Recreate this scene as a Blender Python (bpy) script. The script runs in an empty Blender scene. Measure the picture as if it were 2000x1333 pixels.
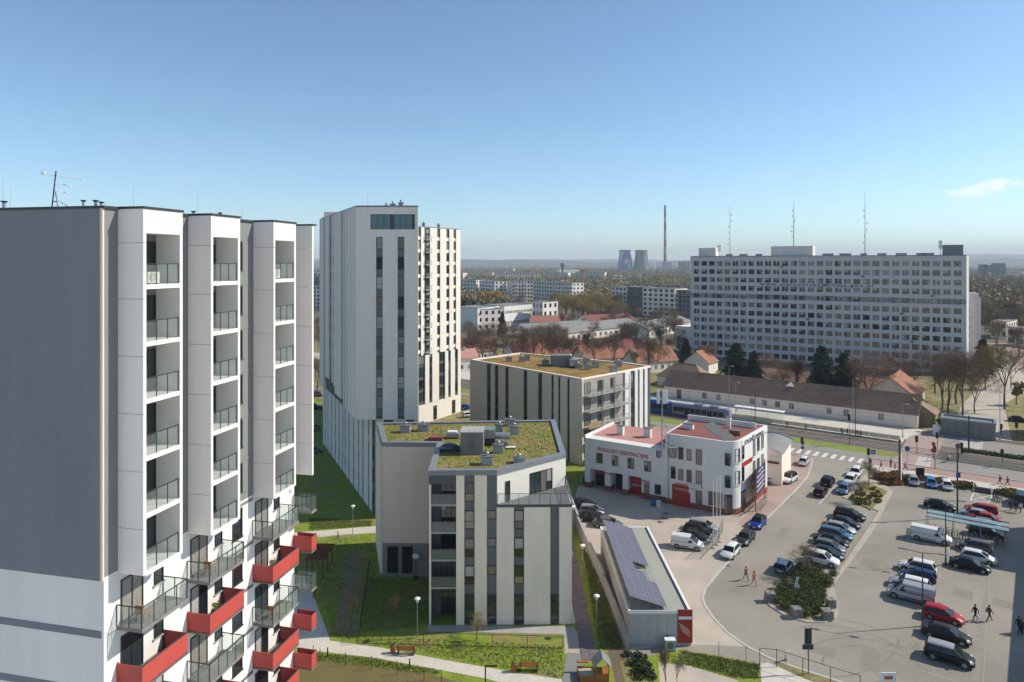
import bpy, math, random
import numpy as np
from mathutils import Vector as V, Matrix

random.seed(11); RNG = np.random.default_rng(5)
S = bpy.context.scene
COL = S.collection
R = math.radians

# ------------------------------------------------------------------ camera
F, CX, HY, H = 1333.0, 1000.0, 512.0, 39.0      # level 24 mm lens, lowered frame; eye 39 m above the ground
cam = bpy.data.cameras.new('camera'); camo = bpy.data.objects.new('camera', cam); COL.objects.link(camo)
cam.sensor_width = 36; cam.lens = 36*F/2000; cam.shift_y = -(666.5-HY)/2000
cam.clip_start = .5; cam.clip_end = 60000
camo.location = (0, 0, H); camo.rotation_euler = (R(90), 0, 0)
S.camera = camo

# ------------------------------------------------------------------ light
SUN_AZ, SUN_EL = 8.0, 38.0        # degrees: azimuth from +X towards +Y
sd = V((math.cos(R(SUN_EL))*math.cos(R(SUN_AZ)), math.cos(R(SUN_EL))*math.sin(R(SUN_AZ)), math.sin(R(SUN_EL))))
sl = bpy.data.lights.new('sun', 'SUN'); sl.energy = 2.8; sl.angle = R(.53); sl.color = (1, .905, .76)
so = bpy.data.objects.new('sun', sl); COL.objects.link(so); so.location = (300, 60, 400)
so.rotation_euler = (-sd).to_track_quat('-Z', 'Y').to_euler()

W = bpy.data.worlds.new('World'); S.world = W; W.use_nodes = True
nt = W.node_tree; nt.nodes.clear()
n = nt.nodes.new; lk = nt.links.new
sky = n('ShaderNodeTexSky'); sky.sky_type = 'NISHITA'; sky.sun_disc = False
sky.sun_elevation = R(SUN_EL); sky.sun_rotation = R(90-SUN_AZ)
sky.altitude = 200; sky.air_density = .8; sky.dust_density = .4; sky.ozone_density = 4
bg = n('ShaderNodeBackground'); bg.inputs[1].default_value = .1
wo = n('ShaderNodeOutputWorld')
# thin fair-weather cloud streaks low in the sky (direction space)
tc = n('ShaderNodeTexCoord'); mp = n('ShaderNodeMapping'); mp.inputs['Scale'].default_value = (5.5, 5.5, 34)
nz = n('ShaderNodeTexNoise'); nz.inputs['Scale'].default_value = 1.15; nz.inputs['Detail'].default_value = 9; nz.inputs['Roughness'].default_value = .58
rp = n('ShaderNodeValToRGB'); rp.color_ramp.elements[0].position = .60; rp.color_ramp.elements[1].position = .80
sx = n('ShaderNodeSeparateXYZ')
zr = n('ShaderNodeMapRange'); zr.inputs['From Min'].default_value = .008; zr.inputs['From Max'].default_value = .05
zr2 = n('ShaderNodeMapRange'); zr2.inputs['From Min'].default_value = .14; zr2.inputs['From Max'].default_value = .09
m1 = n('ShaderNodeMath'); m1.operation = 'MULTIPLY'; m2 = n('ShaderNodeMath'); m2.operation = 'MULTIPLY'
m3 = n('ShaderNodeMath'); m3.operation = 'MULTIPLY'; m3.inputs[1].default_value = .22
mx = n('ShaderNodeMix'); mx.data_type = 'RGBA'; mx.inputs[7].default_value = (7.2, 7.2, 7.4, 1)
lk(tc.outputs['Generated'], mp.inputs[0]); lk(mp.outputs[0], nz.inputs['Vector']); lk(nz.outputs['Fac'], rp.inputs[0])
lk(tc.outputs['Generated'], sx.inputs[0]); lk(sx.outputs['Z'], zr.inputs['Value']); lk(sx.outputs['Z'], zr2.inputs['Value'])
lk(zr.outputs[0], m1.inputs[0]); lk(zr2.outputs[0], m1.inputs[1]); lk(m1.outputs[0], m2.inputs[0]); lk(rp.outputs[0], m2.inputs[1])
lk(m2.outputs[0], m3.inputs[0]); lk(m3.outputs[0], mx.inputs[0]); lk(sky.outputs[0], mx.inputs[6])
# one small cumulus low in the sky beyond the office block, and the sky's own clean tint
cd = V((.572, .8157, .0880)).normalized(); hv = V((cd.y, -cd.x, 0)).normalized()
sb = n('ShaderNodeVectorMath'); sb.operation = 'SUBTRACT'; sb.inputs[1].default_value = cd
dt = n('ShaderNodeVectorMath'); dt.operation = 'DOT_PRODUCT'; dt.inputs[1].default_value = hv
s2 = n('ShaderNodeSeparateXYZ'); lk(tc.outputs['Generated'], sb.inputs[0]); lk(sb.outputs[0], dt.inputs[0]); lk(sb.outputs[0], s2.inputs[0])
def mth(op, a, b):
    q = n('ShaderNodeMath'); q.operation = op
    for k, v in enumerate((a, b)):
        if isinstance(v, (int, float)): q.inputs[k].default_value = v
        else: lk(v, q.inputs[k])
    return q.outputs[0]
ea = mth('POWER', mth('ABSOLUTE', mth('DIVIDE', dt.outputs['Value'], .052), 0), 2)
zt = mth('SUBTRACT', s2.outputs['Z'], mth('MULTIPLY', dt.outputs['Value'], .12))
eb = mth('POWER', mth('ABSOLUTE', mth('DIVIDE', zt, .0115), 0), 2)
n5 = n('ShaderNodeTexNoise'); n5.inputs['Scale'].default_value = 42; n5.inputs['Detail'].default_value = 8; n5.inputs['Roughness'].default_value = .62
mp5 = n('ShaderNodeMapping'); mp5.inputs['Scale'].default_value = (1, 1, 2.4); lk(tc.outputs['Generated'], mp5.inputs[0]); lk(mp5.outputs[0], n5.inputs['Vector'])
cv = mth('SUBTRACT', mth('ADD', mth('SUBTRACT', 1.0, mth('ADD', ea, eb)), mth('MULTIPLY', n5.outputs['Fac'], 3.4)), 2.0)
cr = n('ShaderNodeMapRange'); cr.inputs['From Min'].default_value = 0; cr.inputs['From Max'].default_value = 1.0; cr.inputs['To Max'].default_value = .95; lk(cv, cr.inputs['Value'])
mc = n('ShaderNodeMix'); mc.data_type = 'RGBA'; mc.inputs[7].default_value = (6.6, 6.6, 6.6, 1)
ti = n('ShaderNodeMix'); ti.data_type = 'RGBA'; ti.blend_type = 'MULTIPLY'; ti.inputs[0].default_value = 1; ti.inputs[7].default_value = (.90, .945, .865, 1)
lk(mx.outputs[2], ti.inputs[6]); lk(ti.outputs[2], mc.inputs[6]); lk(cr.outputs[0], mc.inputs[0])
lk(mc.outputs[2], bg.inputs[0]); lk(bg.outputs[0], wo.inputs[0])

S.view_settings.view_transform = 'Standard'; S.view_settings.look = 'None'
S.view_settings.exposure = .95; S.view_settings.gamma = 1.0; S.view_settings.use_curve_mapping = False
S.render.engine = 'CYCLES'
S.cycles.use_denoising = True
S.cycles.max_bounces = 8; S.cycles.diffuse_bounces = 5; S.cycles.glossy_bounces = 3; S.cycles.transparent_max_bounces = 14
S.cycles.volume_bounces = 0
S.cycles.caustics_reflective = False; S.cycles.caustics_refractive = False
S.cycles.sample_clamp_indirect = 6

# ------------------------------------------------------------------ helpers
def g(px, py, z=0.0):
    """point at height z seen at photo pixel (px, py)"""
    d = (H-z)*F/(py-HY)
    return V(((px-CX)*d/F, d, z))
def at(px, py, d):
    return V(((px-CX)*d/F, d, H-(py-HY)*d/F))
def xy(p): return V((p[0], p[1]))

MATS = {}
def srgb(c):
    return tuple(((x/255)/12.92 if x/255 <= .04045 else ((x/255+.055)/1.055)**2.4) for x in c)
def mat(name, col, rough=.8, var=.1, scale=.6, bump=0., spec=.35, metal=0., col2=None, sc2=None, stretch=None, thr=(.42, .62), fine=0., fscale=9., rnd=0., coat=0., subs=None):
    """principled material; base colour varied by world-space noise, optionally blended with a second colour"""
    if name in MATS: return MATS[name]
    m = bpy.data.materials.new(name); m.use_nodes = True; MATS[name] = m
    t = m.node_tree; b = t.nodes['Principled BSDF']; N = t.nodes.new; L = t.links.new
    b.inputs['Roughness'].default_value = rough; b.inputs['Metallic'].default_value = metal
    b.inputs['Specular IOR Level'].default_value = spec
    if coat: b.inputs['Coat Weight'].default_value = coat; b.inputs['Coat Roughness'].default_value = .05
    m.diffuse_color = (*col, 1)
    if var == 0 and col2 is None and not bump and not fine and not rnd:
        b.inputs['Base Color'].default_value = (*col, 1); return m
    ge = N('ShaderNodeNewGeometry'); mp = N('ShaderNodeMapping')
    L(ge.outputs['Position'], mp.inputs[0])
    if stretch: mp.inputs['Scale'].default_value = stretch
    nz = N('ShaderNodeTexNoise'); nz.inputs['Scale'].default_value = scale; nz.inputs['Detail'].default_value = 6; nz.inputs['Roughness'].default_value = .6
    L(mp.outputs[0], nz.inputs['Vector'])
    out = None
    if col2 is not None:
        n2 = N('ShaderNodeTexNoise'); n2.inputs['Scale'].default_value = sc2 or scale*.4; n2.inputs['Detail'].default_value = 7; n2.inputs['Roughness'].default_value = .62
        L(mp.outputs[0], n2.inputs['Vector'])
        r = N('ShaderNodeMapRange'); r.inputs['From Min'].default_value = thr[0]; r.inputs['From Max'].default_value = thr[1]
        L(n2.outputs['Fac'], r.inputs['Value'])
        mx = N('ShaderNodeMix'); mx.data_type = 'RGBA'; mx.inputs[6].default_value = (*col, 1); mx.inputs[7].default_value = (*col2, 1)
        L(r.outputs[0], mx.inputs[0]); out = mx.outputs[2]
    r = N('ShaderNodeMapRange'); r.inputs['From Min'].default_value = .25; r.inputs['From Max'].default_value = .75
    r.inputs['To Min'].default_value = 1-var; r.inputs['To Max'].default_value = 1+var
    L(nz.outputs['Fac'], r.inputs['Value']); val = r.outputs[0]
    if fine:
        n3 = N('ShaderNodeTexNoise'); n3.inputs['Scale'].default_value = fscale; n3.inputs['Detail'].default_value = 3
        L(ge.outputs['Position'], n3.inputs['Vector'])
        r3 = N('ShaderNodeMapRange'); r3.inputs['From Min'].default_value = .3; r3.inputs['From Max'].default_value = .7
        r3.inputs['To Min'].default_value = 1-fine; r3.inputs['To Max'].default_value = 1+fine
        L(n3.outputs['Fac'], r3.inputs['Value'])
        mm = N('ShaderNodeMath'); mm.operation = 'MULTIPLY'; L(val, mm.inputs[0]); L(r3.outputs[0], mm.inputs[1]); val = mm.outputs[0]
    if rnd:
        oi = N('ShaderNodeObjectInfo'); r4 = N('ShaderNodeMapRange'); r4.inputs['To Min'].default_value = 1-rnd; r4.inputs['To Max'].default_value = 1+rnd
        L(oi.outputs['Random'], r4.inputs['Value'])
        mm = N('ShaderNodeMath'); mm.operation = 'MULTIPLY'; L(val, mm.inputs[0]); L(r4.outputs[0], mm.inputs[1]); val = mm.outputs[0]
    vm = N('ShaderNodeVectorMath'); vm.operation = 'SCALE'
    if out is None: vm.inputs[0].default_value = col
    else: L(out, vm.inputs[0])
    L(val, vm.inputs['Scale']); L(vm.outputs[0], b.inputs['Base Color'])
    if bump:
        bp = N('ShaderNodeBump'); bp.inputs['Strength'].default_value = min(1, bump); bp.inputs['Distance'].default_value = .05
        nb = N('ShaderNodeTexNoise'); nb.inputs['Scale'].default_value = fscale; nb.inputs['Detail'].default_value = 4
        L(ge.outputs['Position'], nb.inputs['Vector']); L(nb.outputs['Fac'], bp.inputs['Height']); L(bp.outputs[0], b.inputs['Normal'])
    return m

def clear_glass(name, col, alpha, rough=.02):
    """sheet glass: mostly lets light through, reflects by angle"""
    if name in MATS: return MATS[name]
    m = bpy.data.materials.new(name); m.use_nodes = True; MATS[name] = m
    t = m.node_tree; t.nodes.clear(); N = t.nodes.new; L = t.links.new
    o = N('ShaderNodeOutputMaterial'); tr = N('ShaderNodeBsdfTransparent'); gl = N('ShaderNodeBsdfGlossy'); df = N('ShaderNodeBsdfDiffuse')
    gl.inputs['Roughness'].default_value = rough; tr.inputs[0].default_value = (.92, .96, .95, 1); df.inputs[0].default_value = (*col, 1)
    a = N('ShaderNodeMixShader'); b = N('ShaderNodeMixShader'); fr = N('ShaderNodeLayerWeight'); pw_ = N('ShaderNodeMath'); pw_.operation = 'POWER'; pw_.inputs[1].default_value = 4.; ad_ = N('ShaderNodeMath'); ad_.operation = 'MULTIPLY_ADD'; ad_.inputs[1].default_value = .6; ad_.inputs[2].default_value = .03; L(fr.outputs['Facing'], pw_.inputs[0]); L(pw_.outputs[0], ad_.inputs[0])
    a.inputs[0].default_value = alpha
    L(tr.outputs[0], a.inputs[1]); L(df.outputs[0], a.inputs[2]); L(ad_.outputs[0], b.inputs[0]); L(a.outputs[0], b.inputs[1]); L(gl.outputs[0], b.inputs[2]); L(b.outputs[0], o.inputs[0])
    return m

class MB:
    """collects faces and links them as one mesh object"""
    def __init__(s): s.v = []; s.f = []; s.m = []; s.mats = []; s.sm = []
    def mi(s, m):
        if m not in s.mats: s.mats.append(m)
        return s.mats.index(m)
    def add(s, vs, fs, m, smooth=False):
        b = len(s.v); s.v += [tuple(p) for p in vs]; k = s.mi(m)
        for f in fs: s.f.append([b+i for i in f]); s.m.append(k); s.sm.append(smooth)
        return s
    def poly(s, pts, m): return s.add(pts, [list(range(len(pts)))], m)
    def prism(s, pts, z0, z1, m, top=None, bottom=True):
        n = len(pts)
        a = sum(pts[i][0]*pts[(i+1) % n][1]-pts[(i+1) % n][0]*pts[i][1] for i in range(n))
        if a < 0: pts = pts[::-1]
        lo = [(p[0], p[1], z0) for p in pts]; hi = [(p[0], p[1], z1) for p in pts]
        s.add(lo+hi, [[i, (i+1) % n, n+(i+1) % n, n+i] for i in range(n)], m)
        s.add(hi, [list(range(n))], top or m)
        if bottom: s.add(lo, [list(range(n))[::-1]], m)
        return s
    def hexa(s, p, m, smooth=False):
        """eight corners: bottom ring then top ring, counter-clockwise"""
        return s.add(p, [[3, 2, 1, 0], [4, 5, 6, 7], [0, 1, 5, 4], [1, 2, 6, 5], [2, 3, 7, 6], [3, 0, 4, 7]], m, smooth)
    def box(s, x0, x1, y0, y1, z0, z1, m):
        return s.hexa([(x0, y0, z0), (x1, y0, z0), (x1, y1, z0), (x0, y1, z0), (x0, y0, z1), (x1, y0, z1), (x1, y1, z1), (x0, y1, z1)], m)
    def tube(s, p0, p1, r0, m, r1=None, n=6, smooth=True, caps=True):
        p0 = V(p0); p1 = V(p1); r1 = r0 if r1 is None else r1
        d = (p1-p0)
        if d.length < 1e-6: return s
        d.normalize(); a = d.cross(V((0, 0, 1)) if abs(d.z) < .9 else V((1, 0, 0))).normalized(); b = d.cross(a)
        lo = [p0+(a*math.cos(2*math.pi*i/n)+b*math.sin(2*math.pi*i/n))*r0 for i in range(n)]
        hi = [p1+(a*math.cos(2*math.pi*i/n)+b*math.sin(2*math.pi*i/n))*r1 for i in range(n)]
        s.add(lo+hi, [[(i+1) % n, i, n+i, n+(i+1) % n] for i in range(n)], m, smooth)
        if caps: s.add(lo, [list(range(n))], m); s.add(hi, [list(range(n))[::-1]], m)
        return s
    def lathe(s, prof, m, c=(0, 0, 0), n=16, smooth=True):
        vs = []
        for r, z in prof: vs += [(c[0]+r*math.cos(2*math.pi*i/n), c[1]+r*math.sin(2*math.pi*i/n), c[2]+z) for i in range(n)]
        fs = [[k*n+i, k*n+(i+1) % n, (k+1)*n+(i+1) % n, (k+1)*n+i] for k in range(len(prof)-1) for i in range(n)]
        s.add(vs, fs, m, smooth)
        if prof[-1][0] > .001: s.add(vs[-n:], [list(range(n))], m)
        return s
    def loft(s, rings, m, smooth=True, caps=True):
        n = len(rings[0]); vs = [p for r in rings for p in r]
        s.add(vs, [[k*n+i, k*n+(i+1) % n, (k+1)*n+(i+1) % n, (k+1)*n+i] for k in range(len(rings)-1) for i in range(n)], m, smooth)
        if caps: s.add(rings[0], [list(range(n))[::-1]], m); s.add(rings[-1], [list(range(n))], m)
        return s
    def fbox(s, fr, s0, s1, t0, t1, z0, z1, m):
        P = fr.p
        return s.hexa([P(s0, t1, z0), P(s1, t1, z0), P(s1, t0, z0), P(s0, t0, z0), P(s0, t1, z1), P(s1, t1, z1), P(s1, t0, z1), P(s0, t0, z1)], m)
    def fquad(s, fr, s0, s1, t, z0, z1, m):
        P = fr.p
        return s.add([P(s0, t, z0), P(s1, t, z0), P(s1, t, z1), P(s0, t, z1)], [[0, 1, 2, 3]], m)
    def mesh(s, name, off=(0, 0, 0)):
        me = bpy.data.meshes.new(name)
        me.from_pydata([(p[0]-off[0], p[1]-off[1], p[2]-off[2]) for p in s.v], [], s.f)
        for m in s.mats: me.materials.append(m)
        me.polygons.foreach_set('material_index', s.m); me.polygons.foreach_set('use_smooth', s.sm)
        me.update(); return me
    def obj(s, name, parent=None):
        """world-space faces -> object; as a child it is stored relative to its parent"""
        o = bpy.data.objects.new(name, s.mesh(name, WL(parent) if parent else (0, 0, 0))); COL.objects.link(o)
        if parent: o.parent = parent
        return o

def WL(o):
    p = V((0, 0, 0))
    while o: p = p+o.location; o = o.parent
    return p

class Fr:
    """facade frame: a runs along the wall (left to right for someone facing it), n points out of the wall"""
    def __init__(s, p0, p1):
        s.o = V((p0[0], p0[1])); d = V((p1[0]-p0[0], p1[1]-p0[1])); s.L = d.length; s.a = d.normalized(); s.n = V((s.a.y, -s.a.x))
        s.ang = math.atan2(s.a.y, s.a.x)
    def p(s, u, t, z): q = s.o+s.a*u+s.n*t; return V((q.x, q.y, z))

def tag(o, label, cat, group=None, kind=None):
    o['label'] = label
    if kind != 'structure': o['category'] = cat
    if group: o['group'] = group
    if kind: o['kind'] = kind
    return o
def thing(name, label, cat, loc=(0, 0, 0), group=None, rz=0):
    o = bpy.data.objects.new(name, None); COL.objects.link(o); o.location = loc; o.rotation_euler = (0, 0, rz)
    o.empty_display_size = .3
    return tag(o, label, cat, group)
def struct(name, mb, label=None):
    o = mb.obj(name); o['kind'] = 'structure'
    if label: o['label'] = label
    return o
def put(name, me, parent, loc, rz=0):
    """a shared mesh as a child of an unrotated thing, at a world position"""
    o = bpy.data.objects.new(name, me); COL.objects.link(o)
    o.parent = parent; o.location = V(loc)-WL(parent); o.rotation_euler = (0, 0, rz); return o
def copy_tree(o, parent=None):
    c = o.copy(); COL.objects.link(c); c.parent = parent
    for ch in o.children: copy_tree(ch, c)
    return c
def fast_mesh(name, verts, faces_n, idx, mats, smooth=False, midx=None):
    """numpy mesh: verts (n,3), all faces with faces_n corners, idx flat"""
    me = bpy.data.meshes.new(name); nf = len(idx)//faces_n
    me.vertices.add(len(verts)); me.vertices.foreach_set('co', np.asarray(verts, dtype=np.float32).ravel())
    me.loops.add(len(idx)); me.loops.foreach_set('vertex_index', np.asarray(idx, dtype=np.int32))
    me.polygons.add(nf); me.polygons.foreach_set('loop_start', np.arange(0, nf*faces_n, faces_n, dtype=np.int32))
    for m in mats: me.materials.append(m)
    if midx is not None: me.polygons.foreach_set('material_index', np.asarray(midx, dtype=np.int32))
    me.update(calc_edges=True); return me

def text_mesh(name, body, size, m, depth=.03, font_space=1.0):
    cu = bpy.data.curves.new('lettering', 'FONT'); cu.body = body; cu.size = size; cu.extrude = depth; cu.resolution_u = 2
    cu.align_x = 'CENTER'; cu.space_character = font_space; cu.offset = size*.012
    o = bpy.data.objects.new('lettering', cu); COL.objects.link(o)
    dg = bpy.context.evaluated_depsgraph_get()
    me = bpy.data.meshes.new_from_object(o.evaluated_get(dg)); me.name = name
    COL.objects.unlink(o); bpy.data.objects.remove(o); bpy.data.curves.remove(cu)
    me.materials.clear(); me.materials.append(m); return me
def put_text(name, body, size, m, fr, s, t, z, parent, width=None, space=1.0):
    me = text_mesh(name, body, size, m, font_space=space)
    o = bpy.data.objects.new(name, me); COL.objects.link(o); o.parent = parent
    o.location = fr.p(s, t, z)-WL(parent); o.rotation_euler = (R(90), 0, fr.ang)
    if width:
        xs = [v.co.x for v in me.vertices]; k = width/(max(xs)-min(xs)); o.scale = (k, 1, 1)
    return o

# ------------------------------------------------------------------ materials
M = dict(
 plaster=mat('white plaster', (.70, .69, .675), .85, .07, .7, fine=.03, stretch=(1, 1, .12)),
 plaster2=mat('warm white plaster', (.72, .69, .63), .85, .06, .3, fine=.03, stretch=(1, 1, .2)),
 plaster3=mat('pale beige plaster', (.86, .735, .62), .85, .09, .6, fine=.04, stretch=(1, 1, .2)),
 lilac=mat('pale grey render', (.75, .675, .635), .85, .09, .5, fine=.04, stretch=(1, 1, .08)),
 mauve=mat('pinkish beige render', (.72, .57, .495), .85, .06, .3, fine=.04, stretch=(1, 1, .3)),
 slate=mat('slate grey render', (.185, .202, .225), .85, .14, .35, fine=.05, stretch=(1, 1, .12)),
 slate2=mat('mid grey render', (.20, .205, .21), .85, .06, .3, fine=.03),
 dkpanel=mat('anthracite panel', (.085, .09, .10), .6, .08, .5),
 greypanel=mat('dark grey panel', (.14, .14, .15), .7, .08, .5),
 alu=mat('white cladding', (.82, .765, .735), .55, .06, .8, fine=.02, stretch=(1, 1, .15)),
 concrete=mat('concrete', (.36, .35, .33), .9, .16, .35, fine=.08, stretch=(1, 1, .3)),
 dkconc=mat('weathered concrete', (.20, .19, .185), .9, .3, .8, fine=.12, stretch=(1, 1, .2)),
 paving=mat('light paving', (.55, .51, .44), .9, .10, .4, fine=.08, fscale=3),
 coping=mat('grey metal coping', (.20, .215, .24), .45, .08, .6, spec=.5),
 steel=mat('galvanised steel', (.34, .36, .38), .42, .1, 2, metal=.6),
 dkmetal=mat('dark metal', (.035, .04, .045), .5, .1, 2),
 white=mat('white paint', (.74, .74, .73), .5, .04, 1),
 black=mat('black', (.014, .014, .016), .6, 0),
 red=mat('red balcony panel', (.42, .065, .055), .5, .07, .6),
 brick=mat('red brown brick', (.24, .085, .06), .85, .2, 2.5, fine=.1),
 frame=mat('dark window frame', (.03, .033, .037), .5, 0),
 wframe=mat('white window frame', (.62, .62, .61), .5, 0),
 rframe=mat('red brown window frame', (.16, .035, .03), .5, 0),
 glass=mat('window glass', (.012, .016, .018), .04, 0, spec=1.0),
 glasstop=mat('blue glazing', (.02, .075, .11), .05, 0, spec=1.0),
 plasterd=mat('pale sandy plaster', (.88, .77, .655), .85, .06, .3, fine=.04, stretch=(1, 1, .2)),
 tileold=mat('weathered tiles', (.36, .20, .14), .85, .25, .6, fine=.2, fscale=3, col2=(.40, .19, .12), sc2=.15),
 glassb=mat('window glass teal', (.020, .034, .037), .06, 0, spec=1.0),
 blind=mat('closed blind behind glass', (.34, .335, .32), .25, .05, 2, spec=.8, rnd=.15),
 curtain=mat('net curtain behind glass', (.20, .19, .175), .25, .2, 3, spec=.8, rnd=.3),
 tan=mat('tan curtain behind glass', (.25, .165, .11), .25, .2, 3, spec=.8, rnd=.3),
 asphalt=mat('worn asphalt', (.255, .236, .197), .92, .08, .10, fine=.07, fscale=4, col2=(.31, .285, .24), sc2=.06, bump=.15),
 road=mat('street asphalt', (.26, .247, .22), .92, .08, .12, fine=.06, fscale=3, stretch=(1, 1.4, 1)),
 yard=mat('yard paving', (.47, .405, .335), .92, .09, .2, fine=.07, fscale=4, col2=(.39, .345, .295), sc2=.12),
 pink=mat('pink cycle path', (.36, .235, .20), .92, .1, .4, fine=.06, fscale=3),
 pinkp=mat('reddish paving', (.36, .27, .23), .92, .14, .3, fine=.1, fscale=3),
 purple=mat('purple grey paver', (.17, .14, .145), .9, .16, 1.2, fine=.1, rnd=.14),
 kerb=mat('kerb stone', (.46, .44, .41), .9, .1, .8, fine=.08),
 mark=mat('road marking', (.62, .61, .58), .85, .12, 1.5, fine=.15, fscale=6),
 ballast=mat('track ballast', (.17, .14, .115), .95, .2, .8, fine=.2, fscale=4),
 earth=mat('bare earth', (.25, .195, .12), .95, .2, .5, fine=.15, fscale=4),
 grass=mat('lawn', (.185, .25, .024), .95, .22, .7, fine=.3, fscale=5, col2=(.22, .185, .075), sc2=.22, thr=(.47, .66), bump=.8),
 verge=mat('dry verge', (.17, .17, .045), .95, .25, .5, fine=.3, fscale=3, col2=(.27, .215, .11), sc2=.25, thr=(.42, .6), bump=.6),
 sedum=mat('sedum roof', (.185, .205, .045), .95, .2, .6, fine=.32, fscale=7, col2=(.26, .195, .075), sc2=.3, thr=(.42, .62), bump=1.),
 sedum2=mat('rusty sedum roof', (.29, .165, .05), .95, .18, .5, fine=.3, fscale=5, col2=(.15, .13, .03), sc2=.10, thr=(.44, .54), bump=.8),
 terrain=mat('far land', (.12, .10, .055), .95, .25, .02, fine=.25, fscale=.11, col2=(.13, .11, .075), sc2=.006, thr=(.4, .6)),
 tile=mat('terracotta tiles', (.31, .14, .092), .85, .18, .6, fine=.18, fscale=3),
 tileb=mat('brown roof tiles', (.25, .17, .12), .85, .16, .5, fine=.2, fscale=2.5),
 pinkroof=mat('faded pink roof felt', (.46, .235, .205), .85, .06, .3, fine=.04),
 redroof=mat('red brown roof felt', (.235, .085, .07), .8, .10, .4, fine=.05),
 greyroof=mat('grey roof felt', (.22, .22, .215), .85, .14, .2, fine=.08),
 greenroof=mat('pale green roof sheet', (.335, .34, .295), .7, .05, .3, fine=.02),
 solar=mat('solar cell', (.115, .115, .155), .38, .12, 1.2, spec=.4),
 solarline=mat('solar panel rim', (.24, .24, .27), .4, 0),
 wood=mat('orange stained wood', (.36, .13, .03), .65, .15, 2, fine=.1),
 rwood=mat('red brown wood', (.16, .055, .035), .7, .15, 2),
 bark=mat('bark', (.10, .078, .062), .95, .2, 1.5),
 twig=mat('brown twigs', (.185, .13, .088), .95, .2, .25, rnd=.25),
 twig2=mat('olive twigs', (.27, .205, .075), .95, .25, .12, rnd=.25),
 needle=mat('spruce needles', (.035, .058, .036), .9, .3, 1.2, rnd=.2),
 leafg=mat('evergreen leaves', (.035, .062, .016), .85, .35, 1.5),
 leafr=mat('russet leaves', (.20, .068, .025), .85, .3, 1.2),
 leafy=mat('yellow leaves', (.24, .155, .02), .85, .3, 1.2),
 leafl=mat('fresh leaves', (.16, .17, .04), .85, .3, 1.2),
 skin=mat('skin', (.42, .25, .18), .6, 0),
 hair=mat('dark hair', (.02, .014, .01), .7, 0),
 blue=mat('tram blue', (.020, .095, .36), .35, .05, 1, coat=.4),
 lilacblue=mat('tram lilac blue', (.24, .245, .37), .4, .08, .8, coat=.3),
 signblue=mat('sign navy', (.022, .035, .11), .5, .1, 2),
 signred=mat('sign red', (.34, .03, .028), .5, .08, 2),
 letter=mat('red lettering', (.50, .07, .07), .55, 0),
 yellow=mat('yellow paint', (.62, .40, .02), .5, 0),
 lamp=mat('lamp head', (.62, .66, .68), .4, 0),
 rail=clear_glass('balustrade glass', (.62, .65, .64), .07),
 shelter=clear_glass('shelter roof glass', (.35, .48, .52), .45),
)
# ------------------------------------------------------------------ setting: ground sheets, each 4 mm above the one below
E2, Q2 = V((.8, -.6)), V((.6, .8))           # along the tram street, across it
def st(p, q, z=0): a = E2*p+Q2*q; return V((a.x, a.y, z))
LV = .004
def sheet(name, pts, lev, m, label=None):
    mb = MB(); pts = [(p[0], p[1], lev*LV) for p in pts]
    a = sum(pts[i-1][0]*pts[i][1]-pts[i][0]*pts[i-1][1] for i in range(len(pts)))
    mb.poly(pts if a > 0 else pts[::-1], m); return struct(name, mb, label)
def gp(*pp): return [g(*p) for p in pp]
def strip(pts, w, lev, m, mb, h=None):
    """flat (or raised) ribbon along a line"""
    P = [xy(p) for p in pts]; n = len(P); Lf, Rt = [], []
    for i in range(n):
        d = (P[min(i+1, n-1)]-P[max(i-1, 0)]).normalized(); k = V((-d.y, d.x))*w/2
        Lf.append(P[i]+k); Rt.append(P[i]-k)
    z = lev*LV if h is None else h
    for i in range(n-1):
        q = [Rt[i], Rt[i+1], Lf[i+1], Lf[i]]
        if h is None: mb.poly([(p.x, p.y, z) for p in q], m)
        else: mb.hexa([(p.x, p.y, -.02) for p in q]+[(p.x, p.y, z) for p in q], m)
    return mb

mb = MB(); mb.poly([(-16000, -300, 0), (16000, -300, 0), (16000, 16000, 0), (-16000, 16000, 0)], M['terrain'])
struct('ground', mb, 'brown green ground reaching to the horizon')
sheet('bounce_ground', [(-260, -290), (200, -290), (200, 40), (60, 50), (-26, 50), (-60, 44), (-260, 60)], 1, mat('pale bounce surface', (.66, .61, .52), .9, .08, .3, fine=.06, fscale=3), 'pale unseen ground added below the viewpoint to bounce light')  # unseen pale ground, added to bounce sunlight onto the shaded walls
sheet('lawn', [(-70, 54), (9.6, 54), (9.6, 108), (16, 128), (14, 132), (-12, 160), (-60, 200), (-90, 150), (-70, 100)], 1, M['grass'], 'mown lawn between the apartment towers')
sheet('street_verge', [st(-330, 120), st(-52, 120), st(-52, 151), st(-330, 151)], 2, M['verge'])
sheet('garden_ground', [st(-330, 184), st(60, 184), st(60, 262), st(-330, 262)], 1, M['verge'])
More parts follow.
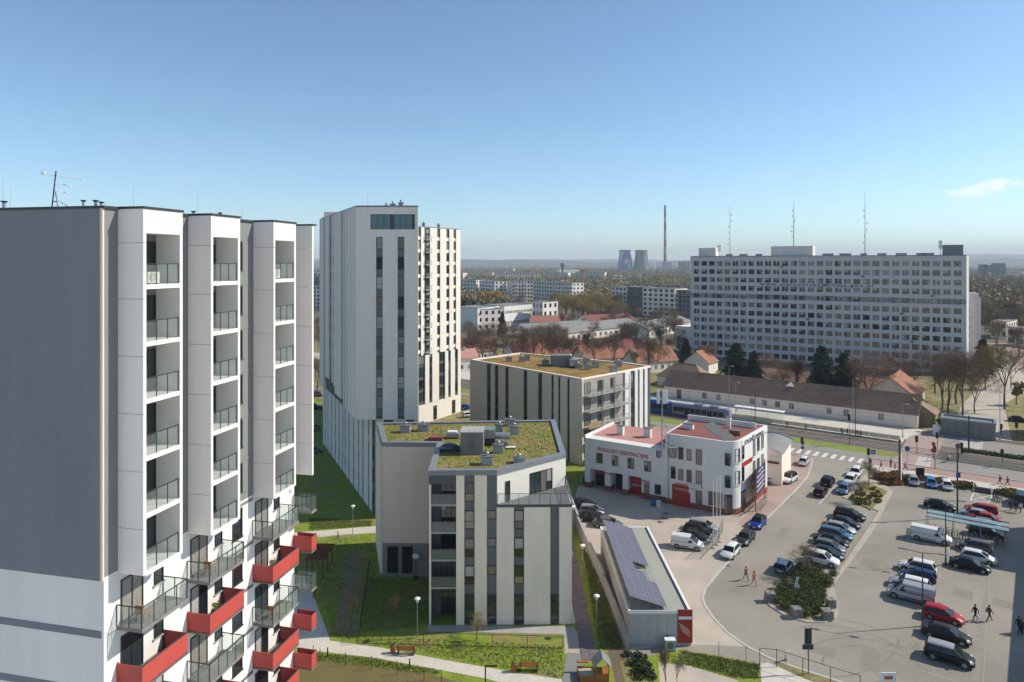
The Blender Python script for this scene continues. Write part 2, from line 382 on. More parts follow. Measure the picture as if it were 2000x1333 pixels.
# car park and side street
KL = [(1586, 895), (1585, 908), (1578, 930), (1560, 952), (1503, 1008), (1455, 1058), (1428, 1092), (1398, 1125), (1378, 1150), (1372, 1168), (1378, 1185), (1394, 1208), (1420, 1236), (1460, 1264), (1505, 1287), (1560, 1306), (1640, 1332), (1700, 1352)]
sheet('car_park', [g(1112, 1000), g(1130, 950), g(1300, 925), st(-42, 138), st(-41, 151), st(40, 151), (124, 60), (118, 44), (20, 44), (17, 62), (11.6, 66)], 2, M['asphalt'], 'worn grey asphalt of the car park and side street')
KLg = [g(*p) for p in KL]
yard = gp((1112, 1000), (1130, 950), (1300, 925), (1480, 905))+[st(-70, 138), st(-70, 151), st(-43.5, 151)]+KLg[:14]+gp((1425, 1262), (1330, 1258), (1235, 1270), (1225, 1262))
sheet('service_yard', yard, 3, M['yard'], 'sunlit beige paved yard of the garage')
sheet('corner_pavement', gp((1497, 962), (1497, 930), (1480, 905))+[st(-70, 138), st(-70, 151), st(-43.5, 151)]+KLg[:5]+gp((1470, 1035), (1440, 1025)), 4, M['pinkp'], 'reddish paved corner pavement')
mb = MB(); strip(KLg, .3, 6, M['kerb'], mb, h=.05); struct('kerb', mb, 'pale curved kerb line beside the yard')
# tram street
sheet('street', [st(-330, 151), st(300, 151), st(300, 158.7), st(-330, 158.7)], 3, M['road'], 'grey asphalt carriageway of the tram street')
sheet('tram_bed', [st(-330, 158.7), st(300, 158.7), st(300, 167.6), st(-330, 167.6)], 3, M['ballast'], 'brown ballast bed of the tram tracks')
sheet('grass_strip', [st(-330, 154.6), st(-21, 154.6), st(-18.5, 158.9), st(-330, 158.9)], 5, M['grass'], 'green strip between carriageway and tram tracks')
sheet('far_street', [st(2, 170.2), st(300, 170.2), st(300, 181), st(-6, 181), st(-12, 186), st(-16, 186), st(-14, 170.2)], 3, M['road'], 'asphalt of the far carriageway and its junction')
sheet('side_road', [st(-14, 184), st(-2, 184), g(1960, 790), g(2050, 740), g(2010, 690), g(1960, 690), g(1925, 745), g(1880, 790)], 4, M['yard'], 'pale paved approach beside the tall office block')
sheet('depot_yard', [g(1925, 670), g(2100, 672), g(2160, 745), g(2010, 745), g(1960, 690)], 5, M['pinkp'])
sheet('cross_path', [st(-20.5, 151), st(-14, 151), st(-14, 186), st(-17, 186), st(-20.5, 175)], 6, M['pinkp'], 'reddish crossing path over the tram tracks')
sheet('tram_pavement', [st(-330, 172), st(-20.5, 172), st(-17, 184.2), st(-330, 184.2)], 4, M['paving'], 'pale pavement along the barracks wall')
mb = MB(); mb.prism([st(-140, 168.2), st(-21, 168.2), st(-21, 172), st(-140, 172)], .0, .22, M['paving']); struct('tram_platform', mb, 'low paved tram platform')
mb = MB()
for q in (160.2, 161.64, 163.9, 165.34):
    a, b = st(-330, q), st(300, q); k = Q2*.035
    mb.hexa([(a.x-k.x, a.y-k.y, .0), (b.x-k.x, b.y-k.y, .0), (b.x+k.x, b.y+k.y, .0), (a.x+k.x, a.y+k.y, .0), (a.x-k.x, a.y-k.y, .10), (b.x-k.x, b.y-k.y, .10), (b.x+k.x, b.y+k.y, .10), (a.x+k.x, a.y+k.y, .10)], M['steel'])
struct('tram_rails', mb, 'steel tram rails')
sheet('cycle_path', [st(-23, 146.6), st(300, 146.6), st(300, 150.8), st(-25, 150.8)], 5, M['pink'], 'pink cycle path beside the street')
sheet('pavement', [st(-24, 143.4), st(300, 143.4), st(300, 146.6), st(-23, 146.6)], 5, M['paving'], 'pale pavement above the car park')
mb = MB()
for q, a, b in ((151, -330, -45), (151, -25, 300), (158.75, -17, 300), (181.2, 10, 300)): strip([st(a, q), st(b, q)], .2, 0, M['kerb'], mb, h=.12)
struct('street_kerb', mb, 'kerb stones along the tram street')
# painted markings
mb = MB()
for k in range(11):                               # zebra over the side street mouth
    p = -42.2+k*1.62; a = st(p, 146.2); b = st(p+.75, 146.2); c = st(p+.75, 149.8); d = st(p, 149.8)
    mb.poly([(q.x, q.y, 6*LV) for q in (a, b, c, d)], M['mark'])
for k in range(9):                                # zebra over the street
    q = 151.4+k*.85
    mb.poly([(v.x, v.y, 7*LV) for v in (st(-16.8, q), st(-14.4, q), st(-14.4, q+.4), st(-16.8, q+.4))], M['mark'])
for k in range(10):
    q = 171+k*1.0
    mb.poly([(v.x, v.y, 7*LV) for v in (st(-11, q), st(-7, q), st(-7, q+.5), st(-11, q+.5))], M['mark'])
for k in range(70):                               # lane dashes
    p = -330+k*9
    if -25 < p < -8: continue
    for q in ((154.8,) if p > -8 else (152.9,)):
        mb.poly([(v.x, v.y, 7*LV) for v in (st(p, q), st(p+3.4, q), st(p+3.4, q+.14), st(p, q+.14))], M['mark'])
    if p > 4: mb.poly([(v.x, v.y, 7*LV) for v in (st(p, 175.6), st(p+3.4, 175.6), st(p+3.4, 175.74), st(p, 175.74))], M['mark'])
for a, b in (((1672, 922), (1640, 940)), ((1640, 940), (1600, 985)),):
    strip([g(*a), g(*b)], .14, 6, M['mark'], mb)
bx = [g(1897, 986), g(1900, 962), g(1934, 967), g(1931, 980)]
bx = [g(1895, 978), g(1902, 963), g(1938, 967), g(1931, 982)]
for i in range(4): strip([bx[i], bx[(i+1) % 4]], .16, 5, M['mark'], mb)
strip([bx[0], bx[2]], .12, 6, M['mark'], mb); strip([bx[1], bx[3]], .12, 7, M['mark'], mb)
struct('road_markings', mb, 'white painted road markings')
mb = MB()
SD = V((.588, .809)); SP = V((.809, -.588))       # side street axis and its cross direction
for px, py, n_, L_ in ((1786, 1283, 0, 0),):
    pass
for a, b in (((1920, 1333), (1935, 1110)), ((1795, 1290), (1857, 1040)), ((1745, 1175), (1812, 985))):
    strip([g(*a), g(*b)], .12, 4, mat('worn joint', (.31, .285, .235), .9, .15, 1), mb)
strip(gp((1905, 1330), (1920, 1200), (1937, 1108)), .5, 3, M['road'], mb)
struct('gutter_lines', mb, 'pale drainage lines between the parking rows')
# tyre tracks, repair patches and faint bay lines worn into the asphalt
tm = mat('tyre mark', (.225, .208, .175), .9, .25, .8); pm_ = mat('asphalt patch', (.238, .22, .186), .92, .1, .4, fine=.08, fscale=4); bm_ = mat('worn bay line', (.37, .355, .315), .9, .3, 2.5, fine=.25, fscale=5)
mb = MB(); rnd = random.Random(17)
def arcs(cx, cy, r, a0, a1, w):
    c = g(cx, cy); P = [(c.x+r*math.cos(R(a0+(a1-a0)*i/14)), c.y+r*math.sin(R(a0+(a1-a0)*i/14)), 0) for i in range(15)]; strip(P, w, 2.15+.07*len(mb.v)/60, tm, mb)
for k, (cx, cy, r, a0, a1) in enumerate(((1660, 1285, 6, -20, 120), (1660, 1285, 7.6, -15, 110), (1720, 1320, 5, 10, 160), (1720, 1320, 6.5, 20, 150), (1560, 1240, 11, 200, 300), (1560, 1240, 12.6, 205, 300), (1480, 1180, 14, 240, 330), (1480, 1180, 15.6, 242, 330), (1790, 1310, 4.2, 60, 200))): arcs(cx, cy, r, a0, a1, .22)
struct('tyre_tracks', mb, 'faint dark tyre tracks on the asphalt')
mb = MB()
for px, py, w_, h_ in ((1700, 1100, 2.2, 3.4), (1600, 1270, 3, 1.6), (1700, 1290, 1.6, 4), (1880, 1160, 2, 2.6), (1440, 1150, 1.6, 2.4), (1760, 1050, 1.4, 3), (1530, 1040, 1.2, 4), (1960, 1180, 2, 2)):
    c = g(px, py); a = R(54+rnd.uniform(-6, 6)); ca, sa = math.cos(a), math.sin(a); mb.poly([(c.x+x*ca-y*sa, c.y+x*sa+y*ca, 3.3*LV) for x, y in ((-h_/2, -w_/2), (h_/2, -w_/2), (h_/2, w_/2), (-h_/2, w_/2))], pm_)
struct('asphalt_patches', mb, 'slightly darker repair patches in the asphalt')
mb = MB()
for (ax, ay), (bx_, by_), n_ in (((1798, 1310), (1866, 1010), 15), ((1748, 1180), (1800, 1060), 7), ((1600, 1118), (1668, 1004), 9)):
    a, c = g(ax, ay), g(bx_, by_)
    for k in range(n_+1):
        p = a.lerp(c, k/n_); q = p+V((.809, -.588, 0))*4.6; strip([p, q], .1, 4.4, bm_, mb)
struct('bay_lines', mb, 'worn parking bay lines')
# dark manhole covers and patches
for px, py, r in ((1422, 1105, .38), (1300, 1004, .5), (1297, 1013, .5), (1290, 1020, .45), (1546, 970, .3), (1836, 1180, .3), (1690, 968, .3)):
    mb = MB(); c = g(px, py); mb.lathe([(r, .0), (r, .03), (0.0, .03)], M['greypanel'], (c.x, c.y, 0), 14); o = mb.obj('manhole_cover'); o['kind'] = 'structure'

# footpaths of the garden court
mb = MB()
mb.poly([(p.x, p.y, 3*LV) for p in gp((618, 1272), (560, 1262), (560, 1150), (600, 1128), (645, 1252), (740, 1265), (880, 1292), (985, 1310), (1045, 1319), (1110, 1330), (1110, 1352), (1000, 1340), (950, 1326), (730, 1285))][::-1], M['paving'])
struct('footpath', mb, 'pale paved footpath curving across the lawn')
sheet('upper_footpath', gp((560, 1056), (560, 1042), (660, 1034), (735, 1028), (735, 1041), (650, 1047)), 3, M['paving'], 'pale paved footpath behind the timber pergola')
sheet('dry_bed', gp((540, 1288), (640, 1291), (760, 1305), (860, 1322), (930, 1345), (540, 1420)), 3, mat('dry mown field', (.15, .12, .045), .95, .12, .5, fine=.2, fscale=5, bump=.5), 'dry olive brown bed below the footpath')
sheet('garden_edge', gp((838, 1222), (1120, 1224), (1128, 1240), (1000, 1237), (835, 1234)), 4, M['concrete'], 'grey paved apron along the apartment block')
sheet('gravel_strip', [(6.35, 73.6), (6.85, 73.6), (6.85, 97), (6.35, 97)], 4, M['paving'])
sheet('gravel_corner', gp((1102, 1240), (1128, 1232), (1133, 1278), (1103, 1278)), 5, M['yard'])
sheet('ramp_slab', gp((1108, 1275), (1139, 1278), (1130, 1340), (1096, 1340)), 6, M['greyroof'], 'grey asphalt ramp beside the play house')
mb = MB(); mb.poly([(6.85, 66.5, 2*LV), (8.45, 66.5, 2*LV), (8.45, 112, 2*LV), (6.85, 112, 2*LV)], M['dkconc']); lane = struct('paver_lane', mb, 'purple grey paver lane beside the retaining wall')
me_p = MB().box(-.38, .38, -.19, .19, .0, .05, M['purple']).mesh('paver')
for j in range(75):
    for i in range(2):
        y = 67+j*.41+random.uniform(-.01, .01)
        o = put('paver', me_p, lane, (7.26+i*.8, y, .008+random.uniform(0, .008)), random.uniform(-.01, .01)); 
sheet('bed_strip', [g(1330, 1270), g(1420, 1284), g(1484, 1297), g(1490, 1400), (30, 42), (10, 42), (10.5, 66.5)], 4, M['grass'], 'grass strip at the foot of the garage')
sheet('sand_bed', gp((1286, 1294), (1350, 1302), (1440, 1330), (1480, 1360), (1290, 1360)), 5, M['yard'], 'bare sandy bed')
sheet('entrance_path', gp((1484, 1297), (1500, 1295), (1560, 1322), (1620, 1345), (1490, 1360)), 5, M['paving'])
sheet('fence_verge', gp((1512, 1296), (1530, 1290), (1600, 1318), (1680, 1345), (1640, 1352), (1560, 1320)), 6, M['verge'])
sheet('bare_track', gp((655, 1235), (672, 1080), (716, 1075), (700, 1160), (692, 1245)), 2, M['earth'], 'worn brown earth along the lawn')

# far hills along the horizon, built as long ridges
hm = mat('far hills', (.05, .06, .035), .95, .2, .002)
for y0, pts, lab in ((11500, [(-12000, 40), (-6000, 65), (-3000, 95), (-1500, 100), (0, 78), (1500, 88), (3500, 60), (5000, 90), (7000, 150), (7600, 178), (8500, 160), (11000, 120)], 'long blue ridge on the horizon'),
                     (7200, [(-8000, 28), (-3000, 50), (-1400, 56), (-200, 66), (700, 40), (2600, 55), (3600, 34), (5200, 70), (7000, 60), (9000, 40)], 'low wooded ridge before the horizon')):
    mb = MB(); P = []
    for i in range(len(pts)-1):
        for k in range(10):
            t = k/10; x = pts[i][0]*(1-t)+pts[i+1][0]*t; zz = pts[i][1]*(1-t)+pts[i+1][1]*t
            P.append((x, zz+6*math.sin(x*.004)+4*math.sin(x*.011+1)))
    for i in range(len(P)-1):
        (x0, z0), (x1, z1) = P[i], P[i+1]
        mb.add([(x0, y0-900, 0), (x1, y0-900, 0), (x1, y0, z1), (x0, y0, z0), (x1, y0+900, 0), (x0, y0+900, 0)], [[0, 1, 2, 3], [3, 2, 4, 5]], hm, True)
    struct('hills', mb, lab)
# ------------------------------------------------------------------ building kit
def s_at(fr, px):
    r = (px-CX)/F
    return (r*fr.o.y-fr.o.x)/(fr.a.x-r*fr.a.y)
_wc = {}
def window_mesh(w, h, cols=1, rows=1, fm='frame', var=0, bar=.06, deep=.06, split=None, reveal=False):
    key = (round(w, 1), round(h, 1), cols, rows, fm, var, split)
    if key in _wc: return _wc[key]
    mb = MB(); f = M[fm]
    rnd = random.Random(str(key))
    def bx(x0, x1, z0, z1, d): mb.box(x0, x1, -d, .02, z0, z1, f)
    bx(0, bar, 0, h, deep); bx(w-bar, w, 0, h, deep); bx(bar, w-bar, 0, bar, deep); bx(bar, w-bar, h-bar, h, deep)
    for i in range(1, cols): x = w*i/cols; bx(x-bar/2, x+bar/2, bar, h-bar, deep*.8)
    zs = [0]+([h*split] if split else [h*j/rows for j in range(1, rows)])+[h]
    for z in zs[1:-1]: bx(bar, w-bar, z-bar/2, z+bar/2, deep*.7)
    pal = {0: ['glass'], 1: ['glassb'], 2: ['glass', 'blind'], 3: ['blind'], 4: ['curtain'], 5: ['glass', 'curtain', 'glassb'], 6: ['tan', 'glass'], 7: ['curtain', 'glass'], 8: ['glasstop']}[var]
    for i in range(cols):
        for j in range(len(zs)-1):
            x0, x1 = w*i/cols+bar*.4, w*(i+1)/cols-bar*.4; z0, z1 = zs[j]+bar*.4, zs[j+1]-bar*.4
            m = M[rnd.choice(pal)]
            mb.add([(x0, -.012, z0), (x1, -.012, z0), (x1, -.012, z1), (x0, -.012, z1)], [[0, 1, 2, 3]], m)
            if m is M['glass'] and var == 5 and rnd.random() < .6:      # half drawn roller blind
                zz = z1-(z1-z0)*rnd.uniform(.2, .6)
                mb.add([(x0, -.016, zz), (x1, -.016, zz), (x1, -.016, z1), (x0, -.016, z1)], [[0, 1, 2, 3]], M['blind'])
    _wc[key] = mb.mesh('window'); return _wc[key]
def window(root, fr, s0, s1, z0, z1, cols=1, rows=1, fm='frame', t=0., var=None, split=None, name='window'):
    if var is None: var = random.choices((0, 1, 2, 4, 5, 7), (5, 4, 1, 1, 3, 1.2))[0]
    me = window_mesh(s1-s0, z1-z0, cols, rows, fm, var, split=split)
    return put(name, me, root, fr.p(s0, t+.002, z0), fr.ang)
def panels(root, fr, cols, z0, z1, t, m, name='wall_panel'):
    for s0, s1 in cols: MB().fbox(fr, s0, s1, -.05, t, z0, z1, m).obj(name, root)
def parapet(root, pts, z, h, w, m, name='coping'):
    """raised rim that follows the roof outline, one piece for each side"""
    n = len(pts); P = [xy(p) for p in pts]
    a = sum(P[i-1].x*P[i].y-P[i].x*P[i-1].y for i in range(n))
    if a < 0: P = P[::-1]
    def inset(i):
        d0 = (P[i]-P[i-1]).normalized(); d1 = (P[(i+1) % n]-P[i]).normalized()
        n0, n1 = V((-d0.y, d0.x)), V((-d1.y, d1.x)); b = n0+n1
        k = w/max(.25, 1+n0.dot(n1)); return P[i]+b*k, P[i]-b*(k*.12/w*1.0)
    I = [inset(i) for i in range(n)]
    for i in range(n):
        j = (i+1) % n; o0, o1, i1, i0 = I[i][1], I[j][1], I[j][0], I[i][0]
        mb = MB(); q = [o0, o1, i1, i0]
        mb.hexa([(p.x, p.y, z) for p in q]+[(p.x, p.y, z+h) for p in q], m); mb.obj(name, root)
def inset_poly(pts, w):
    n = len(pts); P = [xy(p) for p in pts]
    a = sum(P[i-1].x*P[i].y-P[i].x*P[i-1].y for i in range(n))
    if a < 0: P = P[::-1]
    out = []
    for i in range(n):
        d0 = (P[i]-P[i-1]).normalized(); d1 = (P[(i+1) % n]-P[i]).normalized()
        n0, n1 = V((-d0.y, d0.x)), V((-d1.y, d1.x)); b = n0+n1
        out.append(P[i]+b*(w/max(.25, 1+n0.dot(n1))))
    return out
def vent_stack(root, c, z, w, d, h, rz=0, cap=True, m=None, name='roof_vent', pipe=True):
    mb = MB(); ca, sa = math.cos(rz), math.sin(rz); m = m or M['concrete']
    def bx(x0, x1, y0, y1, z0, z1, mm):
        P = [(x0, y0), (x1, y0), (x1, y1), (x0, y1)]
        q = [(c[0]+x*ca-y*sa, c[1]+x*sa+y*ca) for x, y in P]
        mb.hexa([(x, y, z0) for x, y in q]+[(x, y, z1) for x, y in q], mm)
    bx(-w/2, w/2, -d/2, d/2, z-.05, z+h, m)
    if cap: bx(-w/2-.08, w/2+.08, -d/2-.08, d/2+.08, z+h, z+h+.1, M['greypanel'])
    if pipe:
        mb.tube((c[0], c[1], z+h+.1), (c[0], c[1], z+h+.4), .13, M['steel'], n=8)
        mb.lathe([(.24, .38), (.24, .46), (0, .56)], M['steel'], (c[0], c[1], z+h), 8)
    return mb.obj(name, root)
def glass_rail(root, fr, s0, s1, t, z, h=1.05, n=3, red=False, name='balustrade', post=None):
    """posts and handrail with glass or red infill panels as sub-parts"""
    mb = MB(); pm = post or M['dkmetal']
    for i in range(n+1):
        s = s0+(s1-s0)*i/n; mb.fbox(fr, s-.022, s+.022, t-.02, t+.02, z, z+h, pm)
    mb.fbox(fr, s0, s1, t-.03, t+.03, z+h, z+h+.04, pm)
    o = mb.obj(name, root)
    for i in range(n):
        a, b = s0+(s1-s0)*i/n+.03, s0+(s1-s0)*(i+1)/n-.03
        MB().fbox(fr, a, b, t-.008, t+.008, z+.05, z+h-.04, M['rail']).obj('glass_panel', o)
    return o

# ------------------------------------------------------------------ tower with loggias and red balconies
def tower_a():
    u = V((math.sin(R(13)), math.cos(R(13)))); nn = V((u.y, -u.x)); P1 = V((-19.28, 35.7))
    o = P1-nn*1.6
    fr = Fr(o, o+u); TOP, MID = 41.9, 22.7
    root = thing('apartment_tower', 'tall white and slate grey apartment tower with stacked loggias and red balconies', 'apartment tower', (fr.p(0, 0, 0).x, fr.p(0, 0, 0).y, 0))
    S0, S1, DP = -.9, 17.4, 17
    c = [fr.p(S0, 0, 0), fr.p(S1, 0, 0), fr.p(S1, -DP, 0), fr.p(S0, -DP, 0)]
    MB().prism(c, -.3, MID, M['plaster']).obj('lower_wall', root)
    mb = MB(); mb.prism(c, MID, TOP-.14, M['slate2'], top=M['greyroof']); 
    mb.obj('upper_wall', root)
    fe = Fr(fr.p(S0, -DP, 0), fr.p(S0, 0, 0))          # the blind end wall that faces the camera
    MB().fbox(fe, 0, DP-.16, -.02, .08, MID-.15, TOP-.14, M['slate']).obj('end_wall', root)
    MB().fbox(fe, DP-.157, DP+.002, -.02, .083, MID-.15, TOP-.14, M['mauve']).obj('lit_edge_strip', root)  # sunlit reveal edge, put in as a paler strip of colour
    for z in (19.75, 16.75, 13.75, 10.75):
        MB().fbox(fe, 0, DP-.16, -.02, .03, z-.18, z+.18, M['slate']).obj('end_wall_band', root)
    MB().fbox(fe, 0, DP-.16, .0802, .086, 29.35, 29.39, M['slate2']).obj('wall_joint', root)
    parapet(root, c, TOP-.14, .14, .5, M['dkmetal'])
    FL = [37.8-3.02*k for k in range(6)]
    bays = [(0, 2.95, 0), (5.4, 8.25, 1), (12.05, 14.95, 2), (17.3, 17.85, 3)]
    BT = 1.6
    for (a, b, bi) in bays:
        bm = MB()
        zt = TOP-.1
        # side cladding in storey panels, each its own piece
        zz = [MID-.15]+[f-.75 for f in FL[::-1][1:]]+[FL[0]+2.2, zt]
        for k in range(len(zz)-1):
            MB().fbox(fr, a, a+.2, .012, BT, zz[k]+.012, zz[k+1]-.012, M['alu']).obj('cladding_panel', root)
        if bi == 3:
            MB().fbox(fr, a+.203, b, -6, BT-.4, MID-.15, zt, M['plaster']).obj('bay_cheek', root); MB().fbox(fr, a-.04, b+.04, -6, BT+.06, zt, zt+.12, M['dkmetal']).obj('bay_coping', root)
        else: MB().fbox(fr, b-.22, b, .012, BT, MID-.15, zt, M['plaster']).obj('bay_cheek', root)
        if bi < 3: MB().fbox(fr, a+.2, b-.22, .012, BT-.003, FL[0]+2.72, zt-.005, M['plaster']).obj('bay_header', root)
        if bi < 3: MB().fbox(fr, a-.04, b+.04, -.3, BT+.06, zt, zt+.12, M['dkmetal']).obj('bay_coping', root)
        for k, z in enumerate(FL if bi < 3 else []):
            MB().fbox(fr, a+.2, b-.22, .012, BT-.004, z-.24, z, M['plaster']).obj('floor_slab', root)
            window(root, fr, a+.95, b-.26, z+.02, z+2.35, 2, 1, t=.003, var=random.choice((0, 0, 1, 5)), name='balcony_door')
            glass_rail(root, fr, a+.22, b-.24, BT-.1, z, 1.08, 3)
        # open balconies below, clear glass and red solid ones in turn
        seq = {0: 'grgrgr', 1: 'grgrgr', 2: 'grgrrg', 3: 'grgrrr'}[bi]
        for k, kind in enumerate(seq):
            z = 19.75-3.02*k+.05
            if z < 3: break
            sa, sb = a-.08, (b+.42 if bi < 3 else b+.1)
            slab = MB().fbox(fr, sa, sb, .0, BT, z-.2, z, M['dkconc']).obj('balcony_slab', root)
            f2 = Fr(fr.p(sa, 0, 0), fr.p(sa, BT, 0)); f3 = Fr(fr.p(sb, BT, 0), fr.p(sb, 0, 0))
            if kind == 'g':
                glass_rail(root, fr, sa, sb, BT-.03, z, 1.1, 4, name='balcony_front')
                fe2 = Fr(fr.p(sa, 0, 0), fr.p(sa, BT, 0))
                for ff in (fe2, Fr(fr.p(sb-.06, 0, 0), fr.p(sb-.06, BT, 0))): glass_rail(root, ff, .02, BT-.05, 0, z, 1.1, 2, name='balcony_side')
            else:
                MB().fbox(fr, sa, sb, BT-.05, BT, z-.12, z+1.05, M['red']).obj('red_panel', root)
                fe2 = Fr(fr.p(sa, 0, 0), fr.p(sa, BT, 0))
                MB().fbox(fe2, 0, BT-.052, -.05, 0, z-.12, z+1.05, M['red']).obj('red_panel', root)
                fe3 = Fr(fr.p(sb-.05, 0, 0), fr.p(sb-.05, BT, 0))
                MB().fbox(fe3, 0, BT-.052, -.05, 0, z-.12, z+1.05, M['red']).obj('red_panel', root)
                mb = MB(); mb.fbox(fr, sa, sb, BT-.06, BT+.01, z+1.05, z+1.1, M['dkmetal'])
                for q in (.05, BT-.06):
                    mb.fbox(fr, sa+.06, sa+.1, q-.02, q+.02, z, z+1.08, M['dkmetal']); mb.fbox(fr, sb-.1, sb-.06, q-.02, q+.02, z, z+1.08, M['dkmetal'])
                mb.obj('handrail', root)
            if bi == 3: continue
            window(root, fr, a+.2, a+1.75, z+.02, z+2.3, 2, 1, t=.003, var=random.choice((0, 1, 2, 4, 5)), name='balcony_door')
            w = window(root, fr, b-.35, b+.35, z+.9, z+2.3, 1, 1, t=.003, name='window')
            MB().fbox(fr, b-.45, b+.45, 0, .12, z+.83, z+.9, M['concrete']).obj('window_sill', root)
    # stair windows between the bays
    for k in range(12):
        z = 38.45-3.02*k
        if z < 1: break
        window(root, fr, 9.7, 10.75, z, z+1.95, 1, 1, t=.003, var=random.choice((0, 0, 1)))
        MB().fbox(fr, 9.62, 10.83, 0, .1, z-.06, z, M['dkmetal']).obj('window_sill', root)
        MB().fbox(fr, 8.4, 12.0, .0, .03, z-1.0, z-.8, M['slate2'] if z > MID else M['greypanel']).obj('string_course', root)
    # rooftop mast with its aerials, vents and lightning rods
    Z = TOP
    def rt(px, back):       # a point on the roof plane, back metres behind the near edge
        d = 35.3+back
        return V(((px-CX)*d/F, d, Z))
    for i, (px, back, h, r) in enumerate(((8, 3, .42, .09), (163, 2.5, .42, .07), (187, 2.5, .42, .08), (198, 2.6, .34, .07), (272, 5, .22, .1), (378, 9, .3, .08), (430, 12, .42, .08), (455, 13, .2, .08))):
        c0 = rt(px, back); mb = MB(); mb.tube((c0.x, c0.y, Z-.1), (c0.x, c0.y, Z+h), r, M['steel'], n=8)
        mb.lathe([(r*.9, h), (r*2.1, h+.06), (r*2.1, h+.1), (0, h+.12)], M['dkmetal'], (c0.x, c0.y, Z), 8); mb.obj('vent_pipe', root)
    for px, back, h in ((6, 3, 1.9), (20, 5, 1.5), (261, 6, 1.65), (386, 11, 1.9), (473, 14, 1.5), (205, 4, .6)):
        c0 = rt(px, back); MB().tube((c0.x, c0.y, Z-.1), (c0.x, c0.y, Z+h), .012, M['steel'], r1=.006, n=5).obj('lightning_rod', root)
    b = rt(101, 2.6)
    r2 = thing('aerial_mast', 'leaning rooftop mast with white yagi aerials on the slate grey tower', 'aerial', b)
    mb = MB(); tp = b+V((.24, 0, 2.15)); mb.tube(b, tp, .035, M['dkmetal'], n=8); mb.tube(b+V((.3, .1, 0)), b+V((.2, 0, 1.05)), .03, M['steel'], n=6)
    mb.tube(b+V((.3, .1, .5)), b+V((1.0, .1, .1)), .015, M['dkmetal']); mb.tube(b+V((1.0, .1, .1)), b+V((.45, .1, .02)), .015, M['dkmetal'])
    mb.tube(b+V((.1, 0, .45)), b+V((.27, 0, .45)), .03, M['dkmetal']); mb.obj('pole', r2)
    for (z, x0, x1, dz, el) in ((1.92, -.68, 1.5, -.22, 14), (1.45, .0, .75, -.1, 6), (1.0, .2, .6, -.03, 3)):
        mb = MB(); p0 = b+V((x0+.2, 0, z+.02-dz*.3)); p1 = b+V((x1+.1, .3, z+dz)); mb.tube(p0, p1, .03, M['white'])
        for i in range(el):
            q = p0.lerp(p1, i/(el-1)); mb.tube(q-V((.02, .13, .02)), q+V((.02, .13, .02)), .011, M['white'], n=4)
        if z > 1.9: mb.box(p0.x-.1, p0.x+.1, p0.y-.05, p0.y+.05, p0.z-.06, p0.z+.06, M['white'])
        mb.obj('yagi_aerial', r2)
    # air conditioner in the top loggias
    for a, z, lab in ((.75, FL[0], 'cream outdoor air conditioner on the top loggia of the near bay'), (12.7, FL[0], 'white outdoor air conditioner on the top loggia of the far bay')):
        ac = thing('air_conditioner', lab, 'air conditioner', fr.p(a+.45, BT-.55, z))
        MB().fbox(fr, a, a+.85, BT-.7, BT-.36, z+.06, z+.66, M['plaster2']).obj('casing', ac)
        mb = MB()
        c0 = fr.p(a+.33, BT-.352, z+.37)
        for rr in (.1, .17, .24):
            for i in range(14):
                t0, t1 = i*2*math.pi/14, (i+1)*2*math.pi/14
                mb.tube(c0+V((fr.a.x*math.cos(t0)*rr, fr.a.y*math.cos(t0)*rr, math.sin(t0)*rr)), c0+V((fr.a.x*math.cos(t1)*rr, fr.a.y*math.cos(t1)*rr, math.sin(t1)*rr)), .009, M['greypanel'], n=3)
        mb.obj('fan_grille', ac)
        mb = MB()
        for k in (.1, .7): mb.fbox(fr, a+k, a+k+.06, BT-.68, BT-.4, z, z+.06, M['dkmetal'])
        mb.obj('foot', ac)
    # balcony furniture
    for bay, k, ds, lab in ((0, 0, .5, 'folding wooden chair on the glass balcony under the near bay'), (1, 0, .6, 'folding wooden chair on the glass balcony under the middle bay'), (2, 2, .7, 'low wooden bench seat on the lower glass balcony of the far bay')):
        a = bays[bay][0]+ds; z = 19.8-3.02*k
        ch = thing('balcony_chair', lab, 'chair', fr.p(a+.25, .9, z))
        mb = MB().fbox(fr, a, a+.5, .65, 1.15, z+.42, z+.46, M['wood']); mb.obj('seat', ch)
        MB().fbox(fr, a-.03, a+.01, .65, 1.15, z+.46, z+.9, M['wood']).obj('backrest', ch)
        for p, q in ((.02, .67), (.45, .67), (.02, 1.1), (.45, 1.1)): MB().fbox(fr, a+p, a+p+.04, q, q+.04, z, z+.42, M['rwood']).obj('leg', ch)
    for bay, k, ds, lab in ((1, 1, 1.2, 'potted plants behind the red balcony of the middle bay'), (2, 1, .8, 'green potted plant behind the upper red balcony of the far bay')):
        a = bays[bay][0]+ds; z = 19.8-3.02*k; c0 = fr.p(a, 1.1, z)
        pt = thing('potted_plant', lab, 'plant', c0)
        MB().lathe([(.13, 0), (.18, .32), (.14, .32), (0, .3)], M['brick'], c0, 10).obj('pot', pt)
        leaf_blob('foliage', [(c0.x, c0.y, z+.75, .33, .33, .45)], 160, .11, M['leafl'], pt)
    return root

